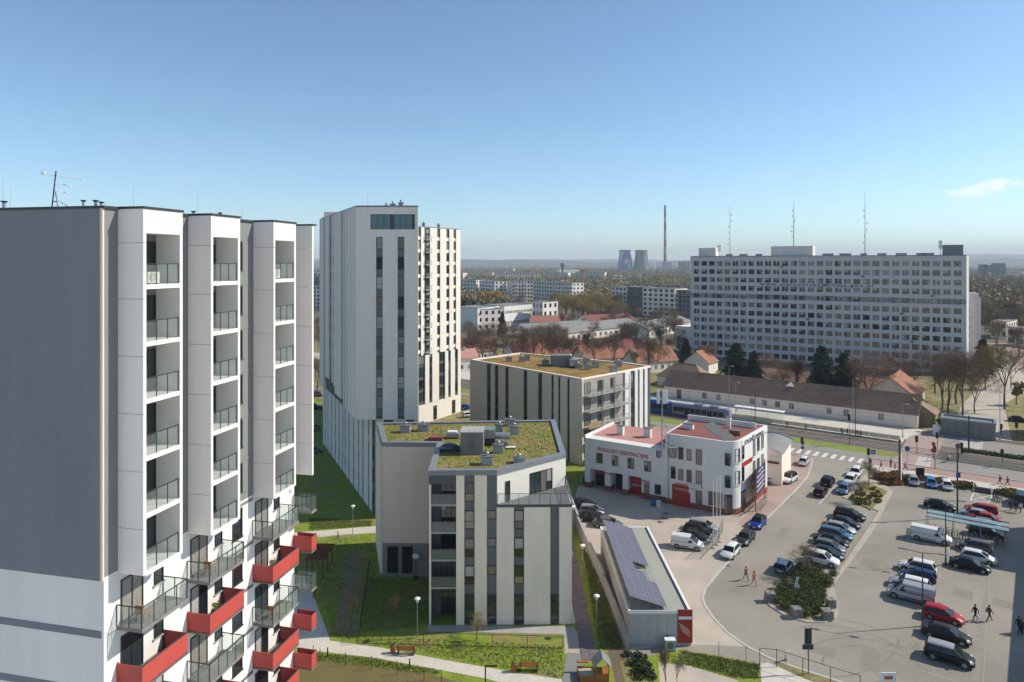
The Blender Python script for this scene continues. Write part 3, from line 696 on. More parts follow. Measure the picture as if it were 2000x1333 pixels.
def leaf_blob(name, blobs, n, size, m, parent=None, seed=1, shell=.55, flat=.0):
    """leaf-sized faces spread through ellipsoids: (x, y, z, rx, ry, rz)"""
    rg = np.random.default_rng(seed); vs = []
    vol = np.array([b[3]*b[4]*b[5] for b in blobs])**.7; vol = vol/vol.sum()
    ms = m if isinstance(m, (list, tuple)) else [m]; mid = []
    for b, w in zip(blobs, vol):
        k = max(12, int(n*w)); d = rg.normal(size=(k, 3)); d /= np.linalg.norm(d, axis=1)[:, None]
        r = (shell+(1-shell)*rg.random(k))[:, None]*(.82+.36*rg.random(k))[:, None]
        c = np.array(b[:3])+d*r*np.array(b[3:6])
        ax = rg.normal(size=(k, 3)); ax -= .5*(ax*d).sum(1)[:, None]*d; ax /= np.linalg.norm(ax, axis=1)[:, None]
        bx = np.cross(ax, rg.normal(size=(k, 3))); bx /= np.linalg.norm(bx, axis=1)[:, None]
        sz = size*(.6+.8*rg.random(k))[:, None]
        vs.append(np.stack([c-ax*sz-bx*sz*.35, c-bx*sz*.5+ax*sz*.1, c+ax*sz, c+bx*sz*.5], 1).reshape(-1, 3)); mid.append(rg.integers(0, len(ms), k))
    v = np.concatenate(vs); v[:, 2] = np.maximum(v[:, 2], .03)
    if parent: v = v-np.array(WL(parent))
    me = fast_mesh(name, v, 4, np.arange(len(v)), ms, midx=np.concatenate(mid))
    o = bpy.data.objects.new(name, me); COL.objects.link(o)
    if parent: o.parent = parent
    return o

# ------------------------------------------------------------------ slab tower with two window columns
def tower_b():
    A, B, C, D = (-23.6, 104), (-14.4, 104), (-22.5, 163), (-13.75, 178)
    up = [A, B, C, D, (-26, 190), (-41.5, 150), (-37, 133)]
    lo = [(-20.8, 104.6), (-14.4, 104.6), C, D, (-26, 190), (-40.6, 147)]
    root = thing('tower_block', 'pale grey high-rise with two dark window columns and ribbed flank', 'tower block', (-22, 120, 0))
    MB().prism(lo, -.3, 15.1, M['dkpanel']).obj('base_core', root)
    TOP = 47.6
    MB().prism(up, 15.1, TOP-.3, M['dkpanel'], top=M['greyroof']).obj('core', root)
    parapet(root, up, TOP-.3, .3, .45, M['coping'])
    fr = Fr(A, B)
    c1 = (s_at(fr, 735), s_at(fr, 748)); c2 = (s_at(fr, 777), s_at(fr, 790)); L = fr.L; ZW = 42.8
    panels(root, fr, [(-.12, c1[0]), (c1[1], c2[0]), (c2[1], L+.12)], 15.0, ZW, .22, M['lilac'])
    b0, b1 = s_at(fr, 724), s_at(fr, 811)
    for (s0, s1, z0, z1) in ((-.12, L+.12, 46.25, TOP-.28), (-.12, L+.12, ZW+.003, 43.95), (-.12, b0, 43.953, 46.247), (b1, L+.12, 43.953, 46.247)):
        MB().fbox(fr, s0, s1, -.05, .22, z0, z1, M['lilac']).obj('wall_panel', root)
    w = (b1-b0)
    window(root, fr, b0, b0+w*.45, 43.97, 46.23, 3, 2, t=.05, var=8, split=.28); window(root, fr, b0+w*.52, b0+w*.94, 43.97, 46.23, 3, 2, t=.05, var=8, split=.28)
    for c in (c1, c2):
        for k in range(9):
            z = ZW-3.03*(k+1)+1.15
            window(root, fr, c[0]+.02, c[1]-.02, z, z+1.85, 1, 2, t=.04, var=random.choice((0, 1, 5, 2, 7)), split=.42)
            MB().fbox(fr, c[0], c[1], -.05, .06, z-1.15, z-.02, M['greypanel']).obj('spandrel', root)
    # low white wing showing under the overhang
    fl = Fr((-20.8, 104.6), (-14.4, 104.6)); panels(root, fl, [(-.1, 1.2), (2.6, 4.6), (5.8, 6.5)], 0, 15.0, .12, M['plaster2'])
    for s in (1.3, 4.7):
        for z in (12.6, 9.6): window(root, fl, s, s+1.1, z, z+1.6, 2, 1, t=.02)
    # ribbed flank: proud pale panels between dark slots
    ff = Fr((-41.5, 150), (-37, 133)); fg = Fr((-37, 133), A)
    ribs = [(.0, 4.6), (5.3, 9.2), (10.6, 12.0), (12.7, 14.4), (15.6, 21.2), (22.0, 22.9), (23.5, 25.0), (25.6, fg.L+.12)]
    for i, (s0, s1) in enumerate(ribs):
        MB().fbox(fg, s0, s1, -.05, (.5, .32, .12, .12, .42, .2, .2, .22)[i], (15.0, 17.6, 17.3, 17.0, 16.2, 15, 15, 15)[i], TOP-.28, M['lilac']).obj('wall_panel', root)
    for s0, s1 in ((0, 3), (3.8, 7.2), (8, 12.5), (13.3, ff.L-.2)): MB().fbox(ff, s0, s1, -.05, .3, 15.0, TOP-1.5, M['lilac']).obj('wall_panel', root)
    for i in range(4):
        for k in range(9):
            z = 43.2-3.03*k
            window(root, fg, (4.75, 9.4, 12.1, 14.6)[i], (5.2, 10.4, 12.6, 15.4)[i], z-1.9, z, 1, 1, t=.01, var=random.choice((0, 1, 4)))
    fd = Fr((-40.6, 147), (-20.8, 104.6)); x = .3
    while x < fd.L-1.5:
        w_ = random.choice((1.7, 2.4, 3.2)); MB().fbox(fd, x, min(x+w_, fd.L+.1), -.05, .16, .0, 15.08, M['lilac']).obj('wall_panel', root)
        for k in range(4):
            if x+w_+.75 < fd.L: window(root, fd, x+w_+.06, x+w_+.72, 1.2+3.5*k, 3.4+3.5*k, 1, 1, t=.01, var=random.choice((0, 1, 4)))
        x += w_+.8
    # sunlit far wing
    fw = Fr(C, D)
    cols = [(-.2, .9), (s_at(fw, 827), s_at(fw, 838)), (s_at(fw, 852), s_at(fw, 858)), (s_at(fw, 870), s_at(fw, 876)), (s_at(fw, 884), s_at(fw, 889))]
    pn = [(cols[i][1], cols[i+1][0]) for i in range(4)]+[(cols[4][1], fw.L+.1)]
    panels(root, fw, pn, 16.5, TOP-.28, .3, M['plaster2'])
    for i, c in enumerate(cols):
        for k in range(10):
            z = TOP-3.03*(k+1)-.25
            if i != 1:
                window(root, fw, max(c[0], 0)+.02, c[1]-.02, z+.85, z+2.75, 1, 1, t=.05, var=random.choice((0, 1, 1, 5)))
                MB().fbox(fw, max(c[0], 0), c[1], -.05, .1, z+.0, z+.8, M['plaster3']).obj('spandrel', root)
            else:
                window(root, fw, c[0]+.05, c[1]-.05, z+.2, z+2.6, 2, 1, t=.02, var=random.choice((0, 1, 5)), name='balcony_door')
                MB().fbox(fw, c[0], c[1], -.05, .9, z-.1, z+.1, M['concrete']).obj('balcony_slab', root)
                glass_rail(root, fw, c[0], c[1], .86, z+.1, 1.0, 2)
    lowc = [(0, 2.4), (s_at(fw, 836), s_at(fw, 842)), (s_at(fw, 855), s_at(fw, 867)), (s_at(fw, 873), s_at(fw, 878)), (s_at(fw, 886), s_at(fw, 892))]
    panels(root, fw, [(lowc[i][1], lowc[i+1][0]) for i in range(4)]+[(lowc[4][1], fw.L+.1)], 4.6, 16.45, .4, M['plaster2'])
    MB().fbox(fw, -.1, fw.L+.1, -.05, .42, 0, 4.55, M['plaster2']).obj('wall_base', root)
    for i, c in enumerate(lowc):
        for k in range(4):
            z = 5.0+2.95*k; window(root, fw, c[0]+.04, c[1]-.04, z+.5, z+2.6, 2 if c[1]-c[0] > 1.6 else 1, 1, t=.05, var=random.choice((0, 1, 5)))
    for s in (5.6, 13.5): window(root, fw, s, s+1.4, .2, 3.6, 1, 1, t=.43, var=0, name='door')
    # rooftop plant
    fr_ = Fr((-38, 138), (-33, 138)); MB().fbox(fr_, 0, 8.5, -8, 0, TOP-.3, TOP+1.5, M['plaster3']).obj('roof_plant_room', root)
    for x, y, h in ((-17.4, 107, .7), (-18.6, 106.6, .45), (-19.9, 108, .35), (-21.5, 166, .8), (-18.5, 172, .8)): vent_stack(root, (x, y), TOP-.1, .7, .6, h)
    for x, y in ((-22.4, 106), (-20.1, 112)): MB().tube((x, y, TOP-.1), (x, y, TOP+2.2), .03, M['steel'], r1=.01).obj('lightning_rod', root)
    return root

# ------------------------------------------------------------------ low apartment block with sedum roof, close by
def block_c():
    A, B = (-8.9, 73.4), (6.33, 73.6)
    fr = Fr(A, B); TOP, TER = 16.35, 12.95
    T0 = s_at(fr, 970)
    P0 = fr.p(T0, 0, 0); Dg = (6.17, 79.8); Rb = (6.0, 96.7)
    root = thing('apartment_block', 'five storey pale block with vertical window bands and green sedum roof', 'apartment block', (0, 85, 0))
    lw = 2.9; ld = 2.1; NX = (-9.15, 84.55)
    n0 = fr.p(.22, 0, 0); n1 = fr.p(.22, -ld, 0); n2 = fr.p(lw, -ld, 0); n3 = fr.p(lw, 0, 0)
    lowp = [fr.p(0, 0, 0), n0, n1, n2, n3, (B[0], B[1]), (6.2, 85), Rb, (-18.65, 94.9), (-16, 84.7), NX]
    MB().prism(lowp, -.3, TER, M['greypanel']).obj('lower_core', root)
    upp = [fr.p(0, 0, 0), n0, n1, n2, n3, P0, Dg, Rb, (-18.65, 94.9), (-16, 84.7), NX]
    MB().prism(upp, TER, TOP, M['greypanel']).obj('upper_core', root)
    rp = [fr.p(0, .12, 0), fr.p(T0, .12, 0), Dg, Rb, (-18.65, 94.9), (-16, 84.7), NX]
    mb = MB(); q = inset_poly(rp, .3); mb.poly([(p.x, p.y, TOP+.08) for p in q], M['sedum']); mb.prism(q, TOP+.002, TOP+.075, M['sedum'], bottom=False); mb.obj('sedum_roof', root)
    parapet(root, rp, TOP-.25, .55, .55, M['coping'])
    # tufts of sedum
    vs = []; rg = np.random.default_rng(3)
    Q = [xy(p) for p in q]
    def inside(x, y):
        c = False
        for i in range(len(Q)):
            a, b = Q[i-1], Q[i]
            if (a.y > y) != (b.y > y) and x < (b.x-a.x)*(y-a.y)/(b.y-a.y)+a.x: c = not c
        return c
    for _ in range(9000):
        x, y = rg.uniform(-19, 7), rg.uniform(73.4, 97)
        if not inside(x, y): continue
        a = rg.uniform(0, 6.3); s = rg.uniform(.05, .16); hh = rg.uniform(.02, .10); z = TOP+.08
        vs += [(x-s*math.cos(a), y-s*math.sin(a), z), (x+s*math.cos(a), y+s*math.sin(a), z), (x+rg.uniform(-.06, .06), y+rg.uniform(-.06, .06), z+hh)]
    v = np.array(vs)-np.array(WL(root)); me = fast_mesh('sedum_tufts', v, 3, np.arange(len(v)), [mat('sedum tuft', (.17, .155, .035), .95, .3, .5, col2=(.25, .16, .06), sc2=.35)])
    o = bpy.data.objects.new('sedum_tufts', me); COL.objects.link(o); o.parent = root; o['kind'] = 'stuff'
    # pale panels
    X = lambda px: s_at(fr, px)
    t = .14
    panels(root, fr, [(lw, X(907)), (X(927), X(951))], -.1, TOP-.26, t, M['plaster3'])
    panels(root, fr, [(X(970), X(1003.6)), (X(1023.5), X(1074.6)), (X(1092), fr.L+.1)], -.1, TER-.35, t, M['plaster3'])
    MB().fbox(fr, -.05, lw-.003, -.3, .05, TOP-1.25, TOP-.28, M['dkpanel']).obj('fascia', root)
    MB().fbox(fr, X(927)+2.0 if False else X(951)+.003, X(970)-.003, -.02, .05, -.1, TOP-.26, M['greypanel']).obj('wall_panel', root)
    # ridged grey infill of the dark bays
    zs = [13.25, 10.28, 7.31, 4.34]
    for (a, b, fl) in ((907, 927, (0, 1, 2, 3)), (951, 970, (1, 2, 3)), (1003.6, 1023.5, (1, 2, 3))):
        for k in fl:
            z = zs[k]
            hh = 1.98 if a != 951 else .95
            window(root, fr, X(a)+.05, X(b)-.05, z+(1.98-hh), z+1.98, 1, 2 if hh > 1 else 1, t=.055, var=random.choice((2, 5, 4, 6, 7)) if a != 951 else random.choice((6, 4, 0)), split=.42 if hh > 1 else None)
        window(root, fr, X(a)+.05, X(b)-.05, .15, 3.2, 1, 2, t=.055, var=1, split=.3)
    window(root, fr, X(1074.6)+.05, X(1092)-.05, .3, 3.2, 1, 2, t=.01, var=6, split=.25)
    # loggias
    fb = Fr(n1, n2)
    MB().fbox(fr, .0, .2, -ld, .06, -.1, TOP-1.3, M['plaster3']).obj('loggia_cheek', root)
    for k, z in enumerate((12.95, 9.98, 7.01, 4.04)):
        MB().fbox(fr, .22, lw-.002, -ld, .04, z-.22, z, M['concrete']).obj('floor_slab', root)
        window(root, fb, .85, 2.6, z+.02, z+2.2, 3, 1, t=.01, var=(5, 5, 0, 4)[k], name='balcony_door')
        glass_rail(root, fr, .24, lw-.04, .0, z, 1.1, 1)
        if k in (2, 3): MB().fbox(fr, .26, lw-.05, -.04, -.03, z+.05, z+1.05, mat('smoked screen', (.075, .075, .06), .5, .2, 2)).obj('screen', root)
    window(root, fb, .85, 2.6, .05, 2.9, 2, 1, t=.01, var=0, name='door')
    # pinkish side wall set back
    fs = Fr((-16, 84.7), NX)
    MB().fbox(fs, -.05, fs.L-.02, -.05, .1, 4.15, TOP-.26, M['mauve']).obj('side_wall', root)
    MB().fbox(fs, -.05, fs.L-.02, -.05, .08, 2.2, 4.1, M['slate2']).obj('base_panel', root)
    MB().fbox(fs, -.05, fs.L-.02, -.05, .08, -.1, 2.15, M['slate2']).obj('base_panel', root)
    for s in (.55, 2.35): window(root, fs, s, s+1.35, .45, 3.75, 1, 1, t=.083, var=0, name='garage_window')
    # fins on the end
    fe = Fr((-18.65, 94.9), (-16, 84.7)); x = 0
    for k in range(5): MB().fbox(fe, x, x+1.35, -.05, .3, -.1, TOP-.26, M['plaster3']).obj('wall_fin', root); x += 2.1
    # right flank
    f5 = Fr((B[0], B[1]), Rb); x = .0
    for w_ in (2.2, 3.0, 2.4, 3.6, 2.8, 3): 
        if x+w_ < f5.L: MB().fbox(f5, x+.01, x+w_, -.05, .12, -.1, TER-.35, M['plaster3']).obj('wall_panel', root)
        x += w_+1.1
    # terrace
    tp = [fr.p(T0, .1, 0), (B[0]+.12, B[1]-.1), (6.24, 79.8), Dg]
    MB().prism(tp, TER-.33, TER-.02, M['dkpanel'], top=M['paving']).obj('terrace_deck', root)
    fdg = Fr(P0, Dg)
    w0, w1 = fdg.L*.45, fdg.L*.80
    MB().fbox(fdg, .0, w0, -.05, .1, TER, TOP-.26, M['plaster2']).obj('terrace_wall', root)
    MB().fbox(fdg, w1, fdg.L+.05, -.05, .1, TER, TOP-.26, M['plaster2']).obj('terrace_wall', root)
    MB().fbox(fdg, w0+.003, w1-.003, -.05, .1, TER+2.4, TOP-.26, M['plaster2']).obj('terrace_wall', root)
    window(root, fdg, w0+.05, w1-.05, TER+.02, TER+2.38, 4, 1, t=.02, var=5, name='terrace_door')
    window(root, fdg, 1.1, 1.75, TER+.02, TER+2.2, 1, 1, t=.1, var=0, name='door')
    MB().fbox(fdg, -.2, .9, -.2, -.1, TER, TOP-.3, M['plaster2']).obj('terrace_screen', root)
    glass_rail(root, fr, T0+.1, fr.L+.08, .06, TER-.02, 1.1, 7)
    glass_rail(root, Fr((B[0]+.1, B[1]), (6.24, 79.7)), .05, 6.1, .0, TER-.02, 1.1, 3)
    # rooftop plant
    def rz(px, py): return g(px, py, TOP+.08)
    c0 = rz(922, 889); mb = MB(); mb.box(c0.x-1.35, c0.x+1.3, c0.y, c0.y+2.9, TOP, TOP+2.65, M['dkconc']); mb.box(c0.x-1.4, c0.x+1.35, c0.y-.05, c0.y+2.95, TOP+2.65, TOP+2.75, M['concrete']); mb.obj('lift_housing', root)
    c0 = rz(878, 884); mb = MB(); mb.box(c0.x-1.25, c0.x+1.15, c0.y, c0.y+1.7, TOP, TOP+.45, M['dkmetal'])
    rings = [[(c0.x-.05+1.1*k*math.cos(a*math.pi/10), c0.y+.85+.75*k*math.sin(a*math.pi/10), TOP+.45+hh) for a in range(20)] for k, hh in ((1, 0), (.95, .18), (.75, .36), (.4, .48), (.05, .52))]
    mb.loft(rings, mat('smoked skylight dome', (.03, .045, .07), .08, 0, spec=1.), caps=True); mb.obj('skylight_dome', root)
    for px, py, w_, h_ in ((791, 846, 1.3, .95), (826, 843, 1.4, .85), (951, 909, 1.3, .95), (1014, 906, 1.2, .6), (907, 887, .95, .9), (973, 886, 1.2, .95), (1004, 849, 1.2, 1.0), (975, 846, .9, 1.0), (996, 833, 1.3, .9)):
        c1 = rz(px, py); vent_stack(root, (c1.x, c1.y+.4), TOP, w_, w_*.8, h_)
    c1 = rz(851, 862); mb = MB(); mb.box(c1.x-.9, c1.x+.8, c1.y, c1.y+1.2, TOP, TOP+.55, M['brick']); mb.obj('roof_hatch', root)
    c1 = rz(883, 858); mb = MB(); mb.box(c1.x-.8, c1.x+.9, c1.y, c1.y+1.3, TOP+.25, TOP+.75, M['steel']); mb.box(c1.x-.6, c1.x+.6, c1.y+.2, c1.y+1.1, TOP+.75, TOP+.95, M['white'])
    for dx in (-.7, .75): mb.box(c1.x+dx, c1.x+dx+.06, c1.y+.1, c1.y+.2, TOP, TOP+.25, M['dkmetal'])
    mb.obj('ventilation_unit', root)
    c1 = rz(955, 872); mb = MB(); mb.box(c1.x-.75, c1.x+.75, c1.y, c1.y+1.6, TOP+.3, TOP+1.7, M['dkmetal']); mb.box(c1.x-.85, c1.x+.7, c1.y-.04, c1.y+1.7, TOP+1.05, TOP+2.1, M['steel']); mb.tube((c1.x+.7, c1.y+.8, TOP+1.2), (c1.x+2.6, c1.y+.9, TOP+1.1), .42, M['steel'], n=12); mb.tube((c1.x+1.4, c1.y+.3, TOP+.5), (c1.x+2.4, c1.y+.1, TOP+.45), .28, M['steel'], n=10)
    mb.box(c1.x-.6, c1.x-.5, c1.y+.1, c1.y+.2, TOP, TOP+.4, M['dkmetal']); mb.box(c1.x+.5, c1.x+.6, c1.y+.1, c1.y+.2, TOP, TOP+.4, M['dkmetal']); mb.obj('air_handling_unit', root)
    c1 = rz(996, 878); mb = MB().box(c1.x-.5, c1.x+.7, c1.y, c1.y+.6, TOP+.2, TOP+.3, M['plaster2']); mb.tube((c1.x-.5, c1.y+.2, TOP+.1), (c1.x-1.1, c1.y-.6, TOP+.2), .05, M['steel']); mb.obj('roof_duct', root)
    for px, py in ((838, 842), (862, 850)):
        c1 = rz(px, py); MB().tube((c1.x, c1.y, TOP), (c1.x, c1.y, TOP+1.2), .09, M['steel'], n=8).obj('flue', root)
    return root

# ------------------------------------------------------------------ middle block with rust coloured roof
def block_d():
    A, B, C = (-9.4, 157), (13.4, 131), (29.8, 147); TOP = 16.5
    pl = [A, B, C, (26, 151.5), (2.0, 168.5)]
    root = thing('apartment_block', 'L-shaped pale block with dark window slots and rusty orange roof plants', 'apartment block', (10, 145, 0))
    MB().prism(pl, -.3, TOP-.2, M['dkpanel']).obj('core', root)
    q = inset_poly(pl, .3); mid = [q[i] for i in range(len(q))]
    mb = MB(); mb.poly([(p.x, p.y, TOP-.19) for p in q], M['sedum2']); mb.obj('sedum_roof', root)
    parapet(root, pl, TOP-.2, .3, .4, M['plasterd'])
    fr = Fr(A, B); X = lambda px: s_at(fr, px)
    w = [(952, 960), (967.5, 975), (988, 995), (1023.5, 1031.5), (1052, 1060.5), (1078, 1083), (1091.5, 1096), (1109, 1114)]
    ed = [-.1]+[X(p) for c in w for p in c]+[fr.L+.1]
    panels(root, fr, [(ed[i], ed[i+1]) for i in range(0, len(ed), 2)], -.1, TOP-.22, .25, M['plasterd'])
    for i, c in enumerate(w):
        bot = (3.4, 3.2, 3.0, 1.0, 1.0, 0, 0, 0)[i]
        for k in range(5):
            z = TOP-.3-3.05*(k+1)
            if z < 0: continue
            window(root, fr, X(c[0])+.03, X(c[1])-.03, z+.75, z+2.75, 1, 2, t=.02, var=random.choice((0, 1, 0, 1, 5)), split=.4)
            MB().fbox(fr, X(c[0]), X(c[1]), -.03, .05, z-.25, z+.72, M['dkpanel']).obj('spandrel', root)
    f2 = Fr(B, C); Y = lambda px: s_at(f2, px)
    panels(root, f2, [(-.1, Y(1137.5))], -.1, TOP-.22, .25, M['plasterd'])
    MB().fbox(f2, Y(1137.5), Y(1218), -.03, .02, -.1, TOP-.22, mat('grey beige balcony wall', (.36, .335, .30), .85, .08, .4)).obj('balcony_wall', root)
    panels(root, f2, [(Y(1218.5), Y(1229)), (Y(1238), Y(1243)), (Y(1247), Y(1253)), (Y(1257), Y(1262))], -.1, TOP-.22, .35, M['white'])
    for s in (1164, 1189, 1217): MB().fbox(f2, Y(s)-.05, Y(s)+.05, 1.5, 1.6, 2, TOP-.4, M['steel']).obj('balcony_post', root)
    for k in range(5):
        z = TOP-.3-3.05*(k+1)
        if z < 0: continue
        for a, b in ((1139, 1153), (1166, 1178), (1191, 1201)):
            window(root, f2, Y(a)+.2, Y(b), z+.3, z+2.5, 2, 1, t=.025, var=random.choice((0, 1, 5)), name='balcony_door')
        MB().fbox(f2, Y(1138), Y(1217.5), 0, 1.5, z-.02, z+.16, M['concrete']).obj('balcony_slab', root)
        (MB().fbox(f2, Y(1138.5), Y(1163), 1.46, 1.5, z+.2, z+1.1, mat('ochre screen', (.38, .25, .12), .6, .1, 1)).obj('balcony_screen', root) if k == 2 else glass_rail(root, f2, Y(1138.5), Y(1163), 1.48, z+.16, 1.0, 3))
        glass_rail(root, f2, Y(1165), Y(1217), 1.48, z+.16, 1.0, 5)
        for a, b in ((1229.5, 1237.5), (1243.3, 1246.8), (1253.3, 1256.8)):
            window(root, f2, Y(a)+.05, Y(b)-.05, z+.7, z+2.6, 1, 1, t=.02, var=random.choice((0, 5, 6)))
    def rz(px, py): return g(px, py, TOP-.15)
    c0 = rz(1098, 716); mb = MB(); mb.box(c0.x-2.3, c0.x+2, c0.y, c0.y+3.2, TOP-.2, TOP+2.2, M['dkconc']); mb.box(c0.x+2.0, c0.x+2.15, c0.y-.05, c0.y+3.25, TOP-.2, TOP+2.2, M['plasterd']); mb.obj('lift_housing', root)
    for px, py, w_, h_ in ((994, 706, 1.3, .9), (1019, 707, 1.3, 1.1), (1030, 704, 1.2, 1.1), (1145, 712, 1.4, 1.3), (1163, 718, 1.4, 1.2), (1148, 722, 1.2, .9), (1198, 729, 1.4, 1.3), (1207, 716, 1.6, 1.1), (1065, 712, 1.6, .9), (1128, 719, 1.0, .8)):
        c1 = rz(px, py); vent_stack(root, (c1.x, c1.y), TOP-.2, w_, w_*.8, h_)
    c1 = rz(1115, 718); mb = MB(); mb.box(c1.x-.3, c1.x+1.6, c1.y, c1.y+1.6, TOP+.1, TOP+1.5, M['steel']); mb.tube((c1.x-.2, c1.y-.3, TOP+.3), (c1.x+2.5, c1.y-.6, TOP+.3), .35, M['steel'], n=10); mb.box(c1.x, c1.x+.1, c1.y+.2, c1.y+.3, TOP-.2, TOP+.1, M['dkmetal']); mb.obj('air_handling_unit', root)
    return root
def z_at(fr, px, py):
    s = s_at(fr, px); Y = fr.o.y+fr.a.y*s
    return H-(py-HY)*Y/F
# ------------------------------------------------------------------ white garage and inspection station
def station():
    A, B, C = V((12.6, 118.3)), V((34.2, 104.4)), V((43.3, 115.8))
    fr = Fr(A, B); X = lambda px: s_at(fr, px); Z = lambda px, py: z_at(fr, px, py)
    root = thing('inspection_station', 'white vehicle inspection station with red doors and a rounded corner', 'garage building', (25, 113, 0))
    SL = X(1300); ZL, ZR = 8.55, 11.3; DP = 12.0
    openings = [(X(1152), X(1181)), (X(1192), X(1216)), (X(1226.5), X(1253))]
    ZO = 3.35
    # left wing: back body, front wall pieces round the bays
    MB().prism([fr.p(.2, -2.2, 0), fr.p(SL, -2.2, 0), fr.p(SL, -DP, 0), fr.p(.2, -DP, 0)], -.3, ZL-.3, M['plaster']).obj('rear_body', root)
    MB().fbox(fr, 0, SL, -2.2, 0, ZO, ZL, M['plaster']).obj('front_wall', root)
    ed = [0]+[v for o in openings for v in o]+[SL]
    for i in range(0, len(ed), 2):
        MB().fbox(fr, ed[i], ed[i+1], -2.2, 0, -.1, ZO-.002, M['plaster']).obj('pier', root)
        MB().fbox(fr, ed[i]-.03, ed[i+1]+(.03 if i < 6 else -.02), -1.9, .03, -.1, .95, M['brick']).obj('plinth', root)
    fi = Fr(fr.p(0, -2.2, 0), fr.p(SL, -2.2, 0))
    for k, (a, b) in enumerate(openings):
        if k < 2:
            MB().fbox(fi, a+.05, b-.05, .004, .03, 0, 3.1, M['black']).obj('gateway_shade', root)  # black sheet painted in for the dark inside the gateway
            MB().fbox(fi, a, b, .004, .1, 3.1, 3.3, M['rframe']).obj('gate_lintel', root)
        else:
            f3 = Fr(fr.p(0, -1.0, 0), fr.p(SL, -1.0, 0)); rd = MB().fbox(f3, a, b, -.1, 0, 0, 3.3, M['signred']).obj('roller_door', root)
            for z in (.65, 1.3, 1.95, 2.6): MB().fbox(f3, a, b, 0, .03, z-.02, z+.02, M['rframe']).obj('door_rib', rd)
            MB().fbox(f3, a+.3, b-.3, .004, .02, 1.5, 1.8, M['blind']).obj('door_light', rd)
    roofL = [fr.p(0, 0, 0), fr.p(SL, 0, 0), fr.p(SL, -DP, 0), fr.p(0, -DP, 0)]
    MB().prism([xy(p) for p in inset_poly(roofL, .02)], ZL-.28, ZL-.02, M['plaster'], top=M['pinkroof']).obj('roof', root)
    MB().fbox(fr, -.05, .2, -DP, .02, ZL-.3, ZL+.45, M['plaster']).obj('gable_parapet', root)
    for px in (1165, 1195, 1226, 1258.6):
        a = X(px); w = 1.15; z1 = Z(px+5, 885+(px-1165)*.165); 
        window(root, fr, a, a+w, z1-1.75, z1, 2, 1, 'rframe', t=.0, var=random.choice((4, 7, 5)))
    window(root, fr, X(1279), X(1291), 1.15, 2.75, 1, 1, 'rframe', var=0); window(root, fr, X(1258.6), X(1268), .05, 2.6, 1, 1, 'frame', var=4, name='door')
    put_text('sign_lettering', 'PRZEGLĄDY REJESTRACYJNE', .86, M['letter'], fr, (X(1166)+X(1266))/2, .03, Z(1216, 888.2), root, width=X(1266)-X(1166))
    put_text('sign_lettering', 'DIAGNOSTYKA', .55, M['letter'], fr, (X(1165)+X(1195))/2, .03, Z(1180, 926.5), root, width=X(1195)-X(1165))
    put_text('sign_lettering', 'AUTO SERWIS', .55, M['letter'], fr, (X(1240)+X(1270))/2, .03, Z(1255, 942), root, width=X(1270)-X(1240))
    for c, w_ in ((.3, 1.1), (.62, 1.2)):
        p = fr.p(SL*c, -4.5-3*c, 0); vent_stack(root, (p.x, p.y), ZL, w_, w_*.7, 1.5, fr.ang, m=M['white'], pipe=False)
    # right wing with rounded corner
    f2 = Fr(B, C); rr = 2.4
    d1, d2 = fr.a, f2.a
    arc = []
    p0 = B-d1*rr; p2 = B+d2*rr
    for i in range(9):
        t = i/8; arc.append(p0*(1-t)**2+B*2*t*(1-t)+p2*t*t)
    back = fr.p(SL, -11.5, 0)
    pts = [fr.p(SL, 0.05, 0)]+arc+[C, xy(C)+V((-13.2, 8.2))*.62, back]
    pts = [xy(p) for p in pts]
    MB().prism(pts, .9, ZR, M['plaster'], top=M['plaster']).obj('wing_wall', root)
    q = inset_poly(pts, -.03); MB().prism(q, -.1, .895, M['brick']).obj('wing_plinth', root)
    qi = inset_poly(pts, .35); mb = MB(); mb.poly([(p.x, p.y, ZR+.012) for p in qi], M['redroof']); mb.obj('wing_roof', root)
    for px, y0, y1 in ((1310.4, 870, 894), (1325.4, 873.5, 897), (1341.5, 877, 899), (1310.4, 911.5, 934), (1325.4, 915, 937.5), (1341.5, 918, 941)):
        s = X(px); window(root, fr, s, X(px+9.4), Z(px, y1), Z(px, y0), 1, 1, 'rframe', t=.055, var=random.choice((4, 5, 7, 0)))
    for y0, y1 in ((878, 908), (920, 953)): window(root, fr, X(1359.5), X(1371), Z(1365, y1), Z(1365, y0), 1, 2, 'rframe', t=.055, var=4, split=.35)
    for y0, y1 in ((886, 910), (930, 953)): window(root, fr, X(1416), X(1427), Z(1420, y1), Z(1420, y0), 1, 1, 'frame', t=.0, var=0)
    window(root, fr, X(1359.5), X(1371.4), .95, 3.0, 1, 1, 'frame', t=.055, var=4, name='door')
    window(root, fr, X(1383), X(1412), 1.0, 3.3, 2, 1, 'wframe', t=.055, var=7)
    f3 = Fr(arc[1], arc[4]); window(root, f3, .1, f3.L-.1, .2, 3.1, 3, 1, 'rframe', t=.12, var=5, name='entrance_door')
    f4 = Fr(arc[4], arc[7])
    for z0 in (8.0, 4.55): window(root, f4, f4.L*.3, f4.L*.3+.95, z0, z0+2.1, 1, 2, 'frame', t=.06, var=1, split=.5); MB().fbox(f4, f4.L*.3-.1, f4.L*.3+1.05, .0, .2, z0-.12, z0, M['plaster']).obj('window_sill', root)
    # roller door and its lettering
    a, b = X(1313), X(1348.4); rd = MB().fbox(fr, a, b, .05, .09, .0, 3.35, M['signred']).obj('roller_door', root)
    for z in (.6, 1.2, 1.8, 2.4, 3.0): MB().fbox(fr, a, b, .09, .12, z-.02, z+.02, M['rframe']).obj('door_rib', rd)
    MB().fbox(fr, a+.4, b-.4, .091, .1, 2.55, 2.85, M['blind']).obj('door_light', rd)
